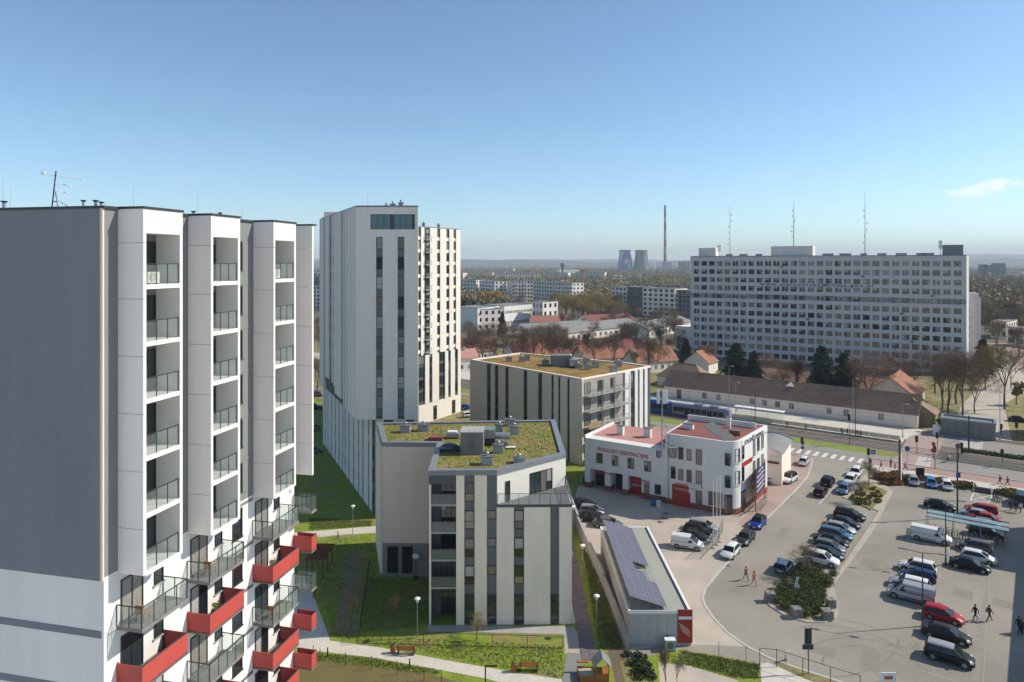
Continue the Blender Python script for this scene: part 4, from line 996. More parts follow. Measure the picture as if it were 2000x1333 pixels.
    put_text('sign_lettering', 'ŁADOWNOŚĆ', .6, M['letter'], fr, (X(1318)+X(1344))/2, .08, Z(1330, 949.5), root, width=X(1343)-X(1318))
    put_text('sign_lettering', 'STOPYSTWA', .6, M['letter'], fr, (X(1318)+X(1344))/2, .08, Z(1330, 958), root, width=X(1343)-X(1317))
    # right face: windows, sign bands, drain pipe
    for s0, z0, h in ((2.6, 8.1, 2.3), (2.6, 4.6, 2.3), (7.6, 7.5, 3.1), (7.6, 3.6, 3.1), (9.6, 7.9, 2.5), (9.6, 4.2, 2.5), (11.6, 7.9, 2.5), (11.6, 4.4, 2.5)):
        window(root, f2, s0, s0+1.05, z0, z0+h, 1, 2, 'frame', t=.0, var=random.choice((0, 1, 4)), split=.5)
        MB().fbox(f2, s0-.1, s0+1.15, 0, .16, z0-.1, z0, M['plaster']).obj('window_sill', root)
    sg = MB().fbox(f2, 2.6, f2.L-.1, .0, .08, 10.2, 11.15, M['white']).obj('sign_band', root)
    put_text('sign_lettering', 'STACJA', .7, M['signblue'], f2, 5.2, .1, 10.4, root, width=3.4); put_text('sign_lettering', 'KONTROLI', .7, M['signblue'], f2, 10.2, .1, 10.4, root, width=4.2)
    MB().fbox(f2, 7.1, 7.7, .081, .11, 10.25, 11.1, M['signblue']).obj('sign_emblem', sg)
    MB().fbox(f2, 2.6, f2.L-.2, .081, .1, 10.22, 10.3, M['signblue']).obj('sign_stripe', sg)
    MB().fbox(f2, 2.6, 7.2, .0, .08, 6.9, 7.6, M['signred']).obj('red_sign_band', root)
    window(root, f2, 2.3, 4.2, .5, 3.2, 2, 1, 'frame', t=.0, var=0); window(root, f2, 7.3, 8.2, .2, 2.6, 1, 1, 'frame', t=.0, var=4, name='door')
    MB().fbox(f2, 6.6, 6.9, .0, .1, .9, 3.6, M['yellow']).obj('yellow_banner', root)
    mb = MB(); mb.tube(fr.p(SL+.5, .12, .9), fr.p(SL+.5, .12, ZR-.2), .06, M['steel'], n=6); mb.obj('drain_pipe', root)
    for i, (s, z) in enumerate(((X(1352), 3.3), (X(1364), 3.35), (X(1352), 2.5))):
        mb = MB(); mb.fbox(fr, s-.42, s+.42, .05, .4, z, z+.66, M['white']); c0 = fr.p(s, .405, z+.33)
        for rr_ in (.12, .24):
            for k in range(12):
                t0, t1 = k*math.pi/6, (k+1)*math.pi/6
                mb.tube(c0+V((fr.a.x*math.cos(t0)*rr_, fr.a.y*math.cos(t0)*rr_, math.sin(t0)*rr_)), c0+V((fr.a.x*math.cos(t1)*rr_, fr.a.y*math.cos(t1)*rr_, math.sin(t1)*rr_)), .012, M['dkmetal'], n=3)
        mb.obj('wall_air_conditioner', root)
    # things on the wing roof
    def rz(px, py): return g(px, py, ZR)
    a0, a1 = rz(1373, 833), rz(1414, 862); k = V((1.5, 1.0, 0))
    MB().add([a0+V((0, 0, .05)), a1+V((0, 0, .05)), a1+k+V((.3, 0, .6)), a0+k+V((.3, 0, .6)), a0+k*1.02+V((.3, 0, 0)), a1+k*1.02+V((.3, 0, 0))], [[0, 1, 2, 3], [3, 2, 5, 4], [0, 3, 4], [1, 5, 2]], M['greyroof']).obj('roof_skylight', root)
    for px, py, w_, h_ in ((1345, 838, 1.6, .8), (1423, 836, .7, 1.8), (1436, 850, 1.7, .7)):
        c1 = rz(px, py); vent_stack(root, (c1.x, c1.y), ZR, w_, w_*.5, h_, fr.ang, m=M['white'] if px != 1436 else M['brick'], pipe=False)
    MB().fbox(Fr(fr.p(SL, -11.3, 0), fr.p(SL+11, -11.3, 0)), 0, 11.5, 0, .25, ZR, ZR+.9, M['plaster']).obj('roof_parapet', root)
    # mobile phone mast with guys behind the low wing
    b = rz(1293, 858); b.z = ZL-.05
    mst = thing('phone_mast', 'steel phone mast with white panel antennas and slanted guys on the white station', 'antenna mast', b)
    mb = MB(); mb.tube(b, b+V((0, 0, 10.6)), .09, M['steel'], n=8)
    for dx, dy in ((2.6, .8), (1.4, -1.2)): mb.tube(b+V((0, 0, 6.5)), b+V((dx, dy, .3)), .045, M['steel'], n=5)
    mb.tube(b+V((2.6, .8, .3)), b+V((0, 0, 2.2)), .05, M['steel'], n=5); mb.obj('mast_pole', mst)
    for i in range(5):
        a = i*2*math.pi/5; c1 = b+V((.75*math.cos(a), .5*math.sin(a), 8.4)); mb = MB(); mb.box(c1.x-.17, c1.x+.17, c1.y-.08, c1.y+.08, c1.z, c1.z+2.1, M['white']); mb.tube((b.x, b.y, c1.z+1), (c1.x, c1.y, c1.z+1), .04, M['steel']); mb.obj('panel_antenna', mst)
    mb = MB(); mb.box(b.x-.9, b.x-.3, b.y-.5, b.y+.2, b.z, b.z+1.1, M['greypanel']); mb.box(b.x+1, b.x+2.3, b.y-.3, b.y+.5, b.z, b.z+1.5, M['dkconc']); mb.obj('equipment_cabinet', mst)
    return root
def hall_f():
    root = thing('barrel_hall', 'small pale hall with curved grey roof behind the white station', 'hall', (48, 124, 0))
    A, B = g(1494, 950), g(1516, 949); C = V((52.3, 128, 0))
    A = V((45.2, 119.6, 0)); B = V((47.0, 118.9, 0)); fr = Fr(B, C)
    L = fr.L
    A = fr.p(0, -7.5, 0); D = fr.p(L, -7.5, 0)
    MB().prism([A, B, C, D], -.1, 5.0, M['plaster3']).obj('wall', root)
    rings = []
    mb = MB()
    for s in (-.3, L+.3):
        rings.append([fr.p(s, .35-7.9*t, 5.0+1.55*math.sin(math.pi*(.12+.88*t)) if t < .5 else 5.0+1.55*math.sin(math.pi*(.12+.88*t))) for t in [i/10 for i in range(11)]])
    for i in range(10): mb.add([rings[0][i], rings[1][i], rings[1][i+1], rings[0][i+1]], [[0, 1, 2, 3]], M['greyroof'], True)
    mb.obj('curved_roof', root)
    mb = MB()
    for s, sg in ((-.0, 1), (L, -1)):
        pts = [fr.p(s, -7.5*t, 5.0+1.5*math.sin(math.pi*(.12+.88*t))) for t in [i/10 for i in range(11)]]+[fr.p(s, -7.5, 4.9), fr.p(s, 0, 4.9)]
        mb.poly(pts, M['plaster3'])
    mb.obj('gable', root)
    mb = MB()
    for i in range(10): mb.tube(rings[1][i], rings[1][i+1], .22, M['coping'], n=5)
    mb.obj('roof_edge', root)
    mb = MB().fbox(Fr(A, B), .2, 7.0, .0, .25, 3.7, 4.05, M['rframe']); mb.obj('eaves_beam', root)
    return root
# ------------------------------------------------------------------ garage with solar roof
def solar_garage():
    X0, X1, Y0, Y1, T = 11.85, 18.15, 69.3, 91.2, 3.5
    root = thing('solar_garage', 'long low concrete garage with solar panels on its flat roof', 'garage', (15, 80, 0))
    f1 = Fr((X0, Y0), (X1, Y0))
    MB().box(X0, X1, Y0, Y1, -.1, T, M['concrete']).obj('wall', root)
    for i in range(5): MB().fbox(f1, .02+i*.98, .96+i*.98, .0, .03, .25, T-.22, mat('grey sheet', (.40, .395, .385), .6, .05, .5)).obj('facade_sheet', root)
    MB().fbox(f1, -.05, 4.95, .0, .06, T-.2, T+.12, M['white']).obj('fascia', root)
    MB().box(X0+.2, X1-.25, Y0+.2, Y1-.2, T, T+.03, M['greenroof']).obj('roof', root)
    for a in ((X0-.06, X0+.2, Y0, Y1+.05, T-.12, T+.14), (X1-.25, X1+.08, Y0-.03, Y1+.05, T-.12, T+.12), (X0+.2, X1-.25, Y1-.2, Y1+.05, T-.12, T+.1)): MB().box(*a, M['white']).obj('roof_edge', root)
    MB().box(X1-.3, X1-.27, Y0+.2, Y1-.2, T+.03, T+.2, M['signblue']).obj('gutter', root)
    # red sign on the corner
    sg = MB().fbox(f1, 4.98, 6.45, .0, .1, .35, T+.22, M['signred']).obj('corner_sign', root)
    f4 = f1; MB().fbox(f4, 5.05, 6.38, .101, .115, 2.75, 3.05, M['white']).obj('sign_stripe', sg)
    for k in range(4):
        mb = MB(); a, b = f1.p(5.1+k*.1, .107, 2.35-k*.25), f1.p(6.2, .107, 1.6-k*.2); mb.tube(a, b, .03, M['plaster3'], n=4); mb.obj('sign_streak', sg)
    MB().fbox(Fr((X1, Y0), (X1, Y1)), 0, 21, 0, .04, .1, 3.1, M['plaster3']).obj('side_sheet', root)
    for y in range(5): MB().fbox(Fr((X1, Y0), (X1, Y1)), 1+y*4.1, 4.4+y*4.1, .04, .08, .1, 2.7, M['slate2']).obj('garage_door', root)
    # solar field
    P0 = V((X0+.15, Y0+.35, T+1.5)); wdt = V((3.85, .0, -1.2)); rows, cols = 20, 4
    import itertools
    cw = wdt/cols; ly = V((0, 1.03, 0)); nrm = cw.cross(ly).normalized()
    mb = MB()
    a, b, c, d = V((.02, .0, 0))*0, cw*.985, cw*.985+ly*.985, ly*.985
    mb.hexa([p-nrm*.04 for p in (a, b, c, d)]+[p for p in (a, b, c, d)], M['solarline'])
    e = .035
    qa, qb, qc, qd = cw*e+ly*e, cw*(.985-e)+ly*e, cw*(.985-e)+ly*(.985-e), cw*e+ly*(.985-e)
    mb.add([p+nrm*.004 for p in (qa, qb, qc, qd)], [[0, 1, 2, 3]], M['solar'])
    for k in range(1, 3):
        s = qa.lerp(qb, k/3)+nrm*.007; t = qd.lerp(qc, k/3)+nrm*.007; w2 = cw.normalized()*.008
        mb.add([s-w2, s+w2, t+w2, t-w2], [[0, 1, 2, 3]], M['solarline'])
    me = mb.mesh('solar_panel')
    for i, j in itertools.product(range(cols), range(rows)):
        if i == 3 and 5 <= j <= 8 or i == 2 and 7 <= j <= 8: continue
        put('solar_panel', me, root, P0+cw*i+ly*j)
    mb = MB()
    for j in range(0, rows+1, 2):
        for i in (0, 1, 2, 3, 4):
            p = P0+cw*i+ly*(j*.999); mb.tube((p.x, p.y, T), (p.x, p.y, p.z-.05), .025, M['steel'], n=4)
        a = P0+ly*j-V((0, 0, .07)); mb.tube(a, a+wdt, .025, M['steel'], n=4)
    for i in (.2, 1.2, 2.2, 3.2, 3.8):
        a = P0+cw*i-V((0, 0, .06)); mb.tube(a, a+ly*rows, .02, M['steel'], n=4)
    mb.obj('panel_rack', root)
    # left parapet wall of the yard
    w = thing('retaining_wall', 'weathered concrete boundary wall beside the paver lane', 'wall', (10, 85, 0))
    pts = [V((9.0, 112)), V((9.5, 100)), V((10.9, 82)), V((11.6, 68.8))]
    for i in range(3):
        f = Fr(pts[i], pts[i+1]); MB().fbox(f, 0, f.L-.02, -.3, 0, -.1, 2.0-.35*i, M['concrete']).obj('wall_section', w)
    hp = g(1309, 1272); hp.y = Y0-.75
    ac = thing('heat_pump', 'white heat pump box beside the red corner sign of the garage', 'heat pump', hp)
    MB().box(hp.x-.5, hp.x+.5, hp.y-.3, hp.y+.3, .12, 1.1, M['concrete']).obj('casing', ac)
    MB().box(hp.x-.54, hp.x+.54, hp.y-.34, hp.y+.34, 1.1, 1.16, M['white']).obj('lid', ac)
    mb = MB(); mb.tube((hp.x, hp.y-.302, .6), (hp.x, hp.y-.32, .6), .34, M['greypanel'], n=16); mb.obj('fan_grille', ac)
    mb = MB()
    for k in (-.5, .4): mb.box(hp.x+k, hp.x+k+.1, hp.y-.3, hp.y+.3, 0, .12, M['dkconc'])
    mb.obj('foot', ac)
# ------------------------------------------------------------------ long office block with the web address
def office():
    A, B = V((74.8, 285)), V((156.9, 236)); TOP = 41.4
    fr = Fr(A, B); L = fr.L
    root = thing('office_block', 'long thirteen storey grey office block with web address lettering and masts', 'office block', (115, 262, 0))
    MB().prism([fr.p(0, 0, 0), fr.p(L, 0, 0), fr.p(L, -13, 0), fr.p(0, -13, 0)], -.3, TOP-.25, M['lilac'], top=M['greyroof']).obj('core', root)
    wm = mat('grey blue facade', (.57, .545, .55), .85, .06, .12, fine=.03, stretch=(1, 1, .3))
    n, rows = 30, 12; pit = (L-1.6)/n; fp = 3.3; w, h = 2.25, 1.9
    zc = [38.35-fp*k for k in range(rows)]
    bands = [(zc[0]+h/2, TOP-.25)]+[(zc[k+1]+h/2, zc[k]-h/2) for k in range(rows-1)]+[(-.2, zc[-1]-h/2)]
    for k, (a, b) in enumerate(bands): MB().fbox(fr, -.2, L+.2, -.02, .26, a, b, wm).obj('spandrel_band', root)
    nav = mat('dark blue grey band', (.25, .27, .31), .5, .1, .5)
    for i in range(n+1):
        s = .8+pit*i-(pit-w)/2
        for k in range(rows):
            if i in (0, n): a, b = (-.2, .8+(pit-w)/2) if i == 0 else (s, L+.2)
            else: a, b = s, s+pit-w
            MB().fbox(fr, a, b, -.02, .2, zc[k]-h/2+.002, zc[k]+h/2-.002, nav if k == 4 else wm).obj('pier', root) if (k < 9) else None
    # lowest rows: one pier piece each column run
    for i in range(n+1):
        s = .8+pit*i-(pit-w)/2; a, b = (s, s+pit-w)
        if i == 0: a = -.2
        if i == n: b = L+.2
        for k in range(9, rows): MB().fbox(fr, a, b, -.02, .2, zc[k]-h/2+.002, zc[k]+h/2-.002, wm).obj('pier', root)
    vs = []
    for v in range(14):
        mb = MB(); rnd = random.Random(v)
        f_ = M['wframe'] if v % 4 == 0 else M['frame']
        for x0, x1, z0, z1 in ((0, .07, 0, h), (w-.07, w, 0, h), (.07, w-.07, 0, .07), (.07, w-.07, h-.07, h), (w*.36, w*.36+.06, .07, h-.07), (w*.68, w*.68+.06, .07, h-.07)): mb.box(x0, x1, -.06, .02, z0, z1, f_)
        xs = [0.04, w*.36+.03, w*.68+.03, w-.04]
        for i in range(3):
            m = M[rnd.choice(('glass', 'glass', 'glass', 'glassb', 'glassb', 'blind', 'curtain', 'glass', 'tan') if v < 9 else ('glass', 'glassb', 'curtain', 'glass', 'glass'))]
            mb.add([(xs[i], -.01, .04), (xs[i+1], -.01, .04), (xs[i+1], -.01, h-.04), (xs[i], -.01, h-.04)], [[0, 1, 2, 3]], m)
            if rnd.random() < .35:
                zz = h*rnd.uniform(.45, .8); mm = M[rnd.choice(('blind', 'curtain'))]
                mb.add([(xs[i], -.016, zz), (xs[i+1], -.016, zz), (xs[i+1], -.016, h-.04), (xs[i], -.016, h-.04)], [[0, 1, 2, 3]], mm)
        vs.append(mb.mesh('window'))
    rest = MB()
    for k in range(rows):
        for i in range(n):
            s = .8+pit*i+(pit-w)/2
            pool = range(9) if k < 7 else range(6, 14)
            me = vs[random.choice(list(pool))]
            if k < 10: put('window', me, root, fr.p(s, .01, zc[k]-h/2), fr.ang)
            else:
                rest.fquad(fr, s, s+w, .012, zc[k]-h/2, zc[k]+h/2, M[random.choice(('glass', 'glassb', 'curtain'))])
                for q in (.36, .68): rest.fbox(fr, s+w*q, s+w*q+.06, .0, .06, zc[k]-h/2, zc[k]+h/2, M['slate2'])
    o = rest.obj('lower_windows', root); o['kind'] = 'stuff'
    for k, i in ((2, 16), (1, 20), (5, 24), (3, 27), (8, 25), (0, 11), (6, 14)):
        s = .8+pit*i; MB().fbox(fr, s, s+.9, .26, .6, zc[k]-h/2-.8, zc[k]-h/2-.15, M['greypanel']).obj('wall_air_conditioner', root)
    parapet(root, [fr.p(0, .26, 0), fr.p(L, .26, 0), fr.p(L, -13, 0), fr.p(0, -13, 0)], TOP-.25, .3, .5, M['coping'])
    X = lambda px: s_at(fr, px)
    put_text('sign_lettering', 'www.malopolskapolicja.gov.pl', 1.75, mat('blue sign letters', (.02, .045, .17), .5, 0), fr, (X(1485)+X(1706))/2, .3, zc[2]-h/2-1.1, root, width=X(1706)-X(1485), space=1.25)
    # end wall, lit edge
    f2 = Fr(fr.p(L, .26, 0), fr.p(L, .26, 0)+V((.7, .72, 0))*1)
    mb = MB(); mb.prism([fr.p(L+.2, .2, 0), fr.p(L+.2, .2, 0)+V((1.9, 1.6, 0)), fr.p(L+.2, -6, 0)], -.2, TOP-.3, M['plaster2']); mb.obj('end_wall', root)
    # penthouses, masts and roof clutter
    def ph(p0, p1, zt, dep, m):
        a, b = X(p0), X(p1); MB().fbox(fr, a, b, -2-dep, -2, TOP-.1, zt, m).obj('roof_plant_room', root)
    ph(1362, 1395, TOP+3.4, 6, M['lilac']); ph(1504, 1586, TOP+3.8, 7, M['lilac']); ph(1842, 1882, TOP+3.6, 8, mat('grey green sheet', (.20, .22, .21), .6, .05, 1))
    for px, top, r, z0 in ((1421, 412, .08, 0), (1547, 405, .11, 3.6), (1688, 402, .1, 0)):
        s = X(px); p = fr.p(s, -4, TOP-.1+z0); zt = H+(HY-top)*p.y/F
        mb = MB(); mb.tube(p, (p.x, p.y, zt), r*1.3, M['greypanel'], r1=r*.7, n=6)
        for k in range(6): 
            zz = p.z+(zt-p.z)*(.25+.13*k); dx = random.choice((-1, 1))*random.uniform(.3, .9)
            mb.tube((p.x, p.y, zz), (p.x+dx, p.y, zz), .05, M['dkmetal'], n=4); mb.box(p.x+dx-.08, p.x+dx+.08, p.y-.08, p.y+.08, zz-.1, zz+.5, M['greypanel'])
        mb.tube((p.x, p.y, zt), (p.x, p.y, zt+(5 if px == 1688 else 2)), .05, M['dkmetal'], n=4); mb.obj('radio_mast', root)
    for px, h_ in ((1401, 4.4), (1837, 5.0)):
        p = fr.p(X(px), -3, TOP-.1); mb = MB(); mb.tube(p, p+V((0, 0, h_)), .1, M['steel'], n=5)
        for dx in (-.4, .4): mb.box(p.x+dx-.14, p.x+dx+.14, p.y-.1, p.y+.1, p.z+h_-2.6, p.z+h_-.6, M['white']); mb.box(p.x+dx-.14, p.x+dx+.14, p.y-.1, p.y+.1, p.z+h_-.5, p.z+h_+.3, M['greypanel']); mb.tube((p.x, p.y, p.z+h_-1.5), (p.x+dx, p.y, p.z+h_-1.5), .04, M['steel'], n=4)
        mb.obj('antenna_rack', root)
    for px in (1422, 1450, 1480, 1616, 1650, 1686, 1722, 1760, 1798, 1812):
        p = fr.p(X(px), -2.5, 0); vent_stack(root, (p.x, p.y), TOP-.2, random.uniform(2, 4), 1.5, .9, fr.ang, cap=True, pipe=False)
    # rear wings and side annex
    for (pa, pb, ya, d) in ((1880, 1899, 573, 262), (1890, 1912, 573, 290)):
        a, b = at(pa, 600, d), at(pb, 600, d); f = Fr(a, b); zt = H-(ya-HY)*d/F+(0 if pa == 1890 else -1.5)
        MB().fbox(f, -2, f.L, -9, 0, -.2, zt, M['lilac']).obj('rear_wing', root)
        MB().fbox(f, f.L, f.L+.6, -9, .3, -.2, zt-2, M['plaster2']).obj('wing_end', root)
        for k in range(7): window(root, f, .4, 2.6, zt-6-3.3*k, zt-4-3.3*k, 2, 1, 'frame', t=0.0, var=random.choice((0, 4)))
    a, b = at(1320, 640, 300), at(1350, 640, 292); f = Fr(a, b); zt = H-(638-HY)*296/F
    MB().fbox(f, 0, f.L, -10, 0, -.2, zt, M['lilac']).obj('annex', root)
    for k in range(3):
        for i in range(2): window(root, f, .6+3*i, 2.9+3*i, zt-3.2-3.3*k, zt-1.4-3.3*k, 2, 1, 'frame', t=0., var=random.choice((0, 4, 5)))
    return root

# ------------------------------------------------------------------ houses with pitched roofs
def gable_house(name, label, cat, p0, p1, dep, wh, rise, roof, wall, wins=(), group=None, over=.4, hip=False, chim=0):
    """front eaves run p0 -> p1, ridge parallel to them"""
    fr = Fr(p0, p1); L = fr.L; c = fr.p(L/2, -dep/2, 0)
    root = thing(name, label, cat, (c.x, c.y, 0), group)
    MB().prism([fr.p(0, 0, 0), fr.p(L, 0, 0), fr.p(L, -dep, 0), fr.p(0, -dep, 0)], -.2, wh, wall).obj('wall', root)
    P = fr.p; hi = dep*.45 if hip else 0
    if not hip:
        for s in (0, L):
            mb = MB(); q = [P(s, 0, wh), P(s, -dep, wh), P(s, -dep/2, wh+rise)]
            k = .12 if s == 0 else -.12
            q2 = [P(s+k, 0, wh), P(s+k, -dep, wh), P(s+k, -dep/2, wh+rise)]
            mb.add(q+q2, [[0, 1, 2], [5, 4, 3], [0, 2, 5, 3], [1, 4, 5, 2]], wall); mb.obj('gable', root)
    slope = rise/(dep/2); th = .16
    for sgn in (0, 1):
        t0, t1 = (over, -dep/2) if sgn == 0 else (-dep-over, -dep/2)
        zl = wh-over*slope; zr = wh+rise
        sa, sb = (-over, L+over) if not hip else (-over, L+over)
        ra, rb = (-over, L+over) if not hip else (hi, L-hi)
        q = [P(sa, t0, zl), P(sb, t0, zl), P(rb, t1, zr), P(ra, t1, zr)]
        mb = MB(); up = V((0, 0, th))
        qq = q if sgn == 0 else q[::-1]
        mb.hexa([p+V((0, 0, .03)) for p in qq]+[p+up for p in qq], roof); mb.obj('roof_slope', root)
    if hip:
        for sa, ra, o in ((-over, hi, 1), (L+over, L-hi, 0)):
            mb = MB(); q = [P(sa, over, wh-over*slope), P(ra, -dep/2, wh+rise), P(sa, -dep-over, wh-over*slope)]
            mb.add([p+V((0, 0, .03)) for p in q]+[p+V((0, 0, th)) for p in q], [[0, 1, 2], [5, 4, 3], [0, 3, 4, 1], [1, 4, 5, 2], [2, 5, 3, 0]], roof); mb.obj('roof_slope', root)
    mb = MB(); a, b = (P(-over, -dep/2, wh+rise+th), P(L+over, -dep/2, wh+rise+th)) if not hip else (P(hi, -dep/2, wh+rise+th), P(L-hi, -dep/2, wh+rise+th))
    mb.tube(a, b, .12, roof, n=6); mb.obj('ridge', root)
    for (s0, s1, z0, z1) in wins: window(root, fr, s0, s1, z0, z1, 2, 1, 'wframe', t=0., var=random.choice((0, 4, 5)))
    for i in range(chim):
        s = L*(i+.7)/(chim+.4); p = P(s, -dep*.42, 0); mb = MB(); mb.box(p.x-.4, p.x+.4, p.y-.3, p.y+.3, wh+rise*.6, wh+rise+.9, M['plaster']); mb.box(p.x-.46, p.x+.46, p.y-.36, p.y+.36, wh+rise+.9, wh+rise+1.02, M['dkconc']); mb.obj('chimney', root)
    return root, fr
def flats(label, a, b, dep, zt, floors, cols, wall, roofc=None, var=None, cat='apartment block', group=None, name='apartment_block', wfrac=.55, balc=False, side=True, hfrac=.55):
    fr = Fr(a, b); L = fr.L; c = fr.p(L/2, -dep/2, 0)
    root = thing(name, label, cat, (c.x, c.y, 0), group)
    pl = [fr.p(0, 0, 0), fr.p(L, 0, 0), fr.p(L, -dep, 0), fr.p(0, -dep, 0)]
    MB().prism(pl, -.2, zt, wall, top=roofc or M['greyroof']).obj('wall', root)
    parapet(root, pl, zt, .35, .4, M['coping'], 'parapet')
    fh = zt/floors; cw = L/cols
    for k in range(floors):
        for i in range(cols):
            if balc and i % 3 == 1:
                MB().fbox(fr, cw*(i+.1), cw*(i+.95), 0, 1.2, fh*k+.1, fh*k+1.1, M['plaster2'] if k % 2 else M['white']).obj('balcony', root)
            window(root, fr, cw*(i+.5-wfrac/2), cw*(i+.5+wfrac/2), fh*(k+.28), fh*(k+.28+hfrac), 1, 1, 'frame', t=0., var=random.choice((0, 0, 1, 4)))
    if side:
        for f2 in (Fr(fr.p(L, 0, 0), fr.p(L, -dep, 0)),):
            nc = max(1, int(dep/4))
            for k in range(floors):
                for i in range(nc): window(root, f2, dep/nc*(i+.3), dep/nc*(i+.7), fh*(k+.3), fh*(k+.8), 1, 1, 'frame', t=0., var=0)
    return root, fr
tower_a(); tower_b(); block_c(); block_d(); station(); hall_f(); solar_garage(); office()

# supermarket just outside the picture: its shadow lies on the car park
off = V((9.5, 1.3))
pl = [V((71, 99.8))+off, V((61.1, 87.1))+off, V((63.5, 85.6))+off, V((53.6, 72.8))+off, V((42, 57.8))+off, V((100, 20)), V((140, 80))]
root = thing('supermarket', 'flat roofed supermarket beside the car park', 'shop', (85, 80, 0))
MB().prism(pl, -.1, 7.4, M['plaster3'], top=M['greyroof']).obj('wall', root); parapet(root, pl, 7.4, .3, .4, M['coping'])
fs_ = Fr(pl[4], pl[3])
for k in range(5): window(root, fs_, 1+k*3.4, 3.8+k*3.4, .4, 3.4, 2, 1, 'frame', t=0., var=1)

# ---- single storey barracks with brown tiled roof along the tram street
A, B = V((44, 197.5)), V((94.8, 159.5)); f0 = Fr(A, B)
wn = []
for px in (1375, 1402.5, 1468, 1493, 1518, 1545, 1618, 1652, 1720):
    s = s_at(f0, px)-.55; wn.append((s, s+1.3, .95, 2.55))
root, fr = gable_house('barracks', 'long low white barracks with brown tiled roof facing the tram stop', 'barracks', A, B, 11, 3.3, 3.6, M['tileb'], M['plaster3'], wn)
window(root, fr, s_at(fr, 1322), s_at(fr, 1322)+1.3, .1, 2.6, 1, 1, 'frame', var=0, name='door')
for i in range(26): MB().fbox(fr, i*2.42, i*2.42+.12, 0, .12, 0, 3.25, M['plaster3']).obj('wall_buttress', root) if i % 3 == 0 else None
# tile courses as raised battens of tiles
slope = 3.6/5.5
for k in range(1, 15):
    t = .4-k*.41; z = 3.3-t*slope+.16 if t < 0 else 3.3-t*slope+.16
    mb = MB(); mb.fbox(fr, -.38, fr.L+.38, t-.10, t+.06, z-.03, z+.075, M['tileb']); mb.obj('tile_course', root)
mb = MB(); mb.add([(0, 0, 0), (-.5, -.9, 0), (.5, -.9, 0), (0, 0, .75)], [[1, 2, 3], [0, 1, 3], [2, 0, 3]], M['plaster2'])
p = fr.p(s_at(fr, 1536), -4.6, 6.2); q_ = put('dormer', mb.mesh('dormer'), root, p, fr.ang); q_.scale = (2.2, 1.5, 1.4)
# barracks behind it
def P2(px, py): return g(px, py)
gable_house('annex_house', 'olive gabled annex at the end of the long barracks', 'house', V((99.5, 160.5)), V((103.6, 166.0)), 9, 3.0, 3.2, M['tileb'], mat('olive render', (.27, .235, .15), .85, .1, .5))
h1, f1 = gable_house('tiled_house', 'white house with wide red brown tiled roof beside the spruces', 'house', V((104.5, 176.5)), V((114, 188.5)), 12, 4.0, 4.4, M['tile'], M['plaster3'], ((2, 3.2, 1.2, 2.8), (8, 9.2, 1.2, 2.8)))
gable_house('tiled_barracks', 'long white barracks with red tiled roof below the office block', 'barracks', V((67.7, 205.5)), V((100.5, 181.5)), 11, 3.4, 3.8, M['tileold'], M['plaster3'], [(3+i*4.5, 4.3+i*4.5, 1.1, 2.7) for i in range(10)])
gable_house('brown_house', 'small house with hipped brown roof behind the tram', 'house', V((46, 216)), V((58, 207)), 9, 3.2, 3.6, M['tileb'], M['plaster3'], hip=True)
gable_house('white_gable_house', 'small white gabled house with red roof among the spruces', 'house', V((68, 236)), V((73, 242)), 9, 4.0, 3.6, M['tile'], M['plaster2'])
gable_house('corner_house', 'white house with red roof cut by the picture edge near the junction', 'house', V((113.5, 150.5)), V((121, 145)), 10, 3.8, 4.2, M['tile'], M['plaster2'], ((1, 2, 1.2, 2.6), (4, 5, 1.2, 2.6)))
# red roofed houses behind the rusty roof, gable ends towards the street
for p0, p1, dep, wh, rise, lab, roof in (
    ((43.9, 236.8), (59.5, 245), 9, 4.0, 4.3, 'white gabled house with bright red roof behind the rusty roof', 'tile'),
    ((26.3, 245.6), (41.5, 252), 9.5, 4.0, 4.4, 'gabled house with red tiled roof amid dark bare trees', 'tile'),
    ((9, 262), (28, 266), 10, 4.0, 4.2, 'house with brown red roof between two red roofs', 'redroof'),
    ((.8, 252.2), (13.5, 257), 12, 4.2, 5.4, 'gabled house with orange tiled roof behind a row of bare trees', 'tile'),
    ((-22, 262), (-6, 272), 11, 4.2, 4.6, 'orange roofed house beside the pale high-rise', 'tile'),
    ((-19.5, 240), (-12, 243), 9, 5.0, 2.6, 'house with faded pink roof next to the pale high-rise', 'pinkroof'),
    ((30, 262), (52, 266), 10, 4.2, 4.2, 'long house with dull red roof behind the gabled ones', 'redroof')):
    L = (V(p1)-V(p0)).length
    gable_house('red_roof_house', lab, 'house', V(p0), V(p1), dep, wh, rise, M[roof], M['plaster2'], [(1.4+i*2.9, 2.5+i*2.9, 1.2, 2.7) for i in range(max(1, int((L-1.5)/2.9)))], chim=1)
# long low sheds further back
for px0, y0, px1, y1, dep, wh, rise, lab, roof in (
    (1110, 668, 1250, 650, 16, 4.2, 3.2, 'long white shed with pale grey roof and a row of windows', 'greyroof'),
    (1030, 661, 1160, 651, 14, 4.2, 2.4, 'long shed with dull grey roof behind bare trees', 'greyroof'),
    (1268, 662, 1352, 644, 16, 4.6, 3.0, 'white shed with grey roof running behind the office block', 'greyroof'),
    (1150, 641, 1240, 637, 14, 4.0, 3, 'low dark roofed shed at the foot of the willow grove', 'redroof'),
    (1040, 641, 1110, 640, 12, 3.6, 3, 'low shed with orange roof in front of the willow grove', 'tile'),
    (985, 678, 1030, 680, 14, 6, .6, 'grey blue flat shed beside the bare trees', 'greyroof')):
    a, b = g(px0, y0), g(px1, y1)
    gable_house('long_shed', lab, 'shed', a, b, dep, wh, rise, M[roof], M['plaster2'], [(3+i*4.4, 4.6+i*4.4, 1.1, 2.9) for i in range(int((b-a).length/4.6))])
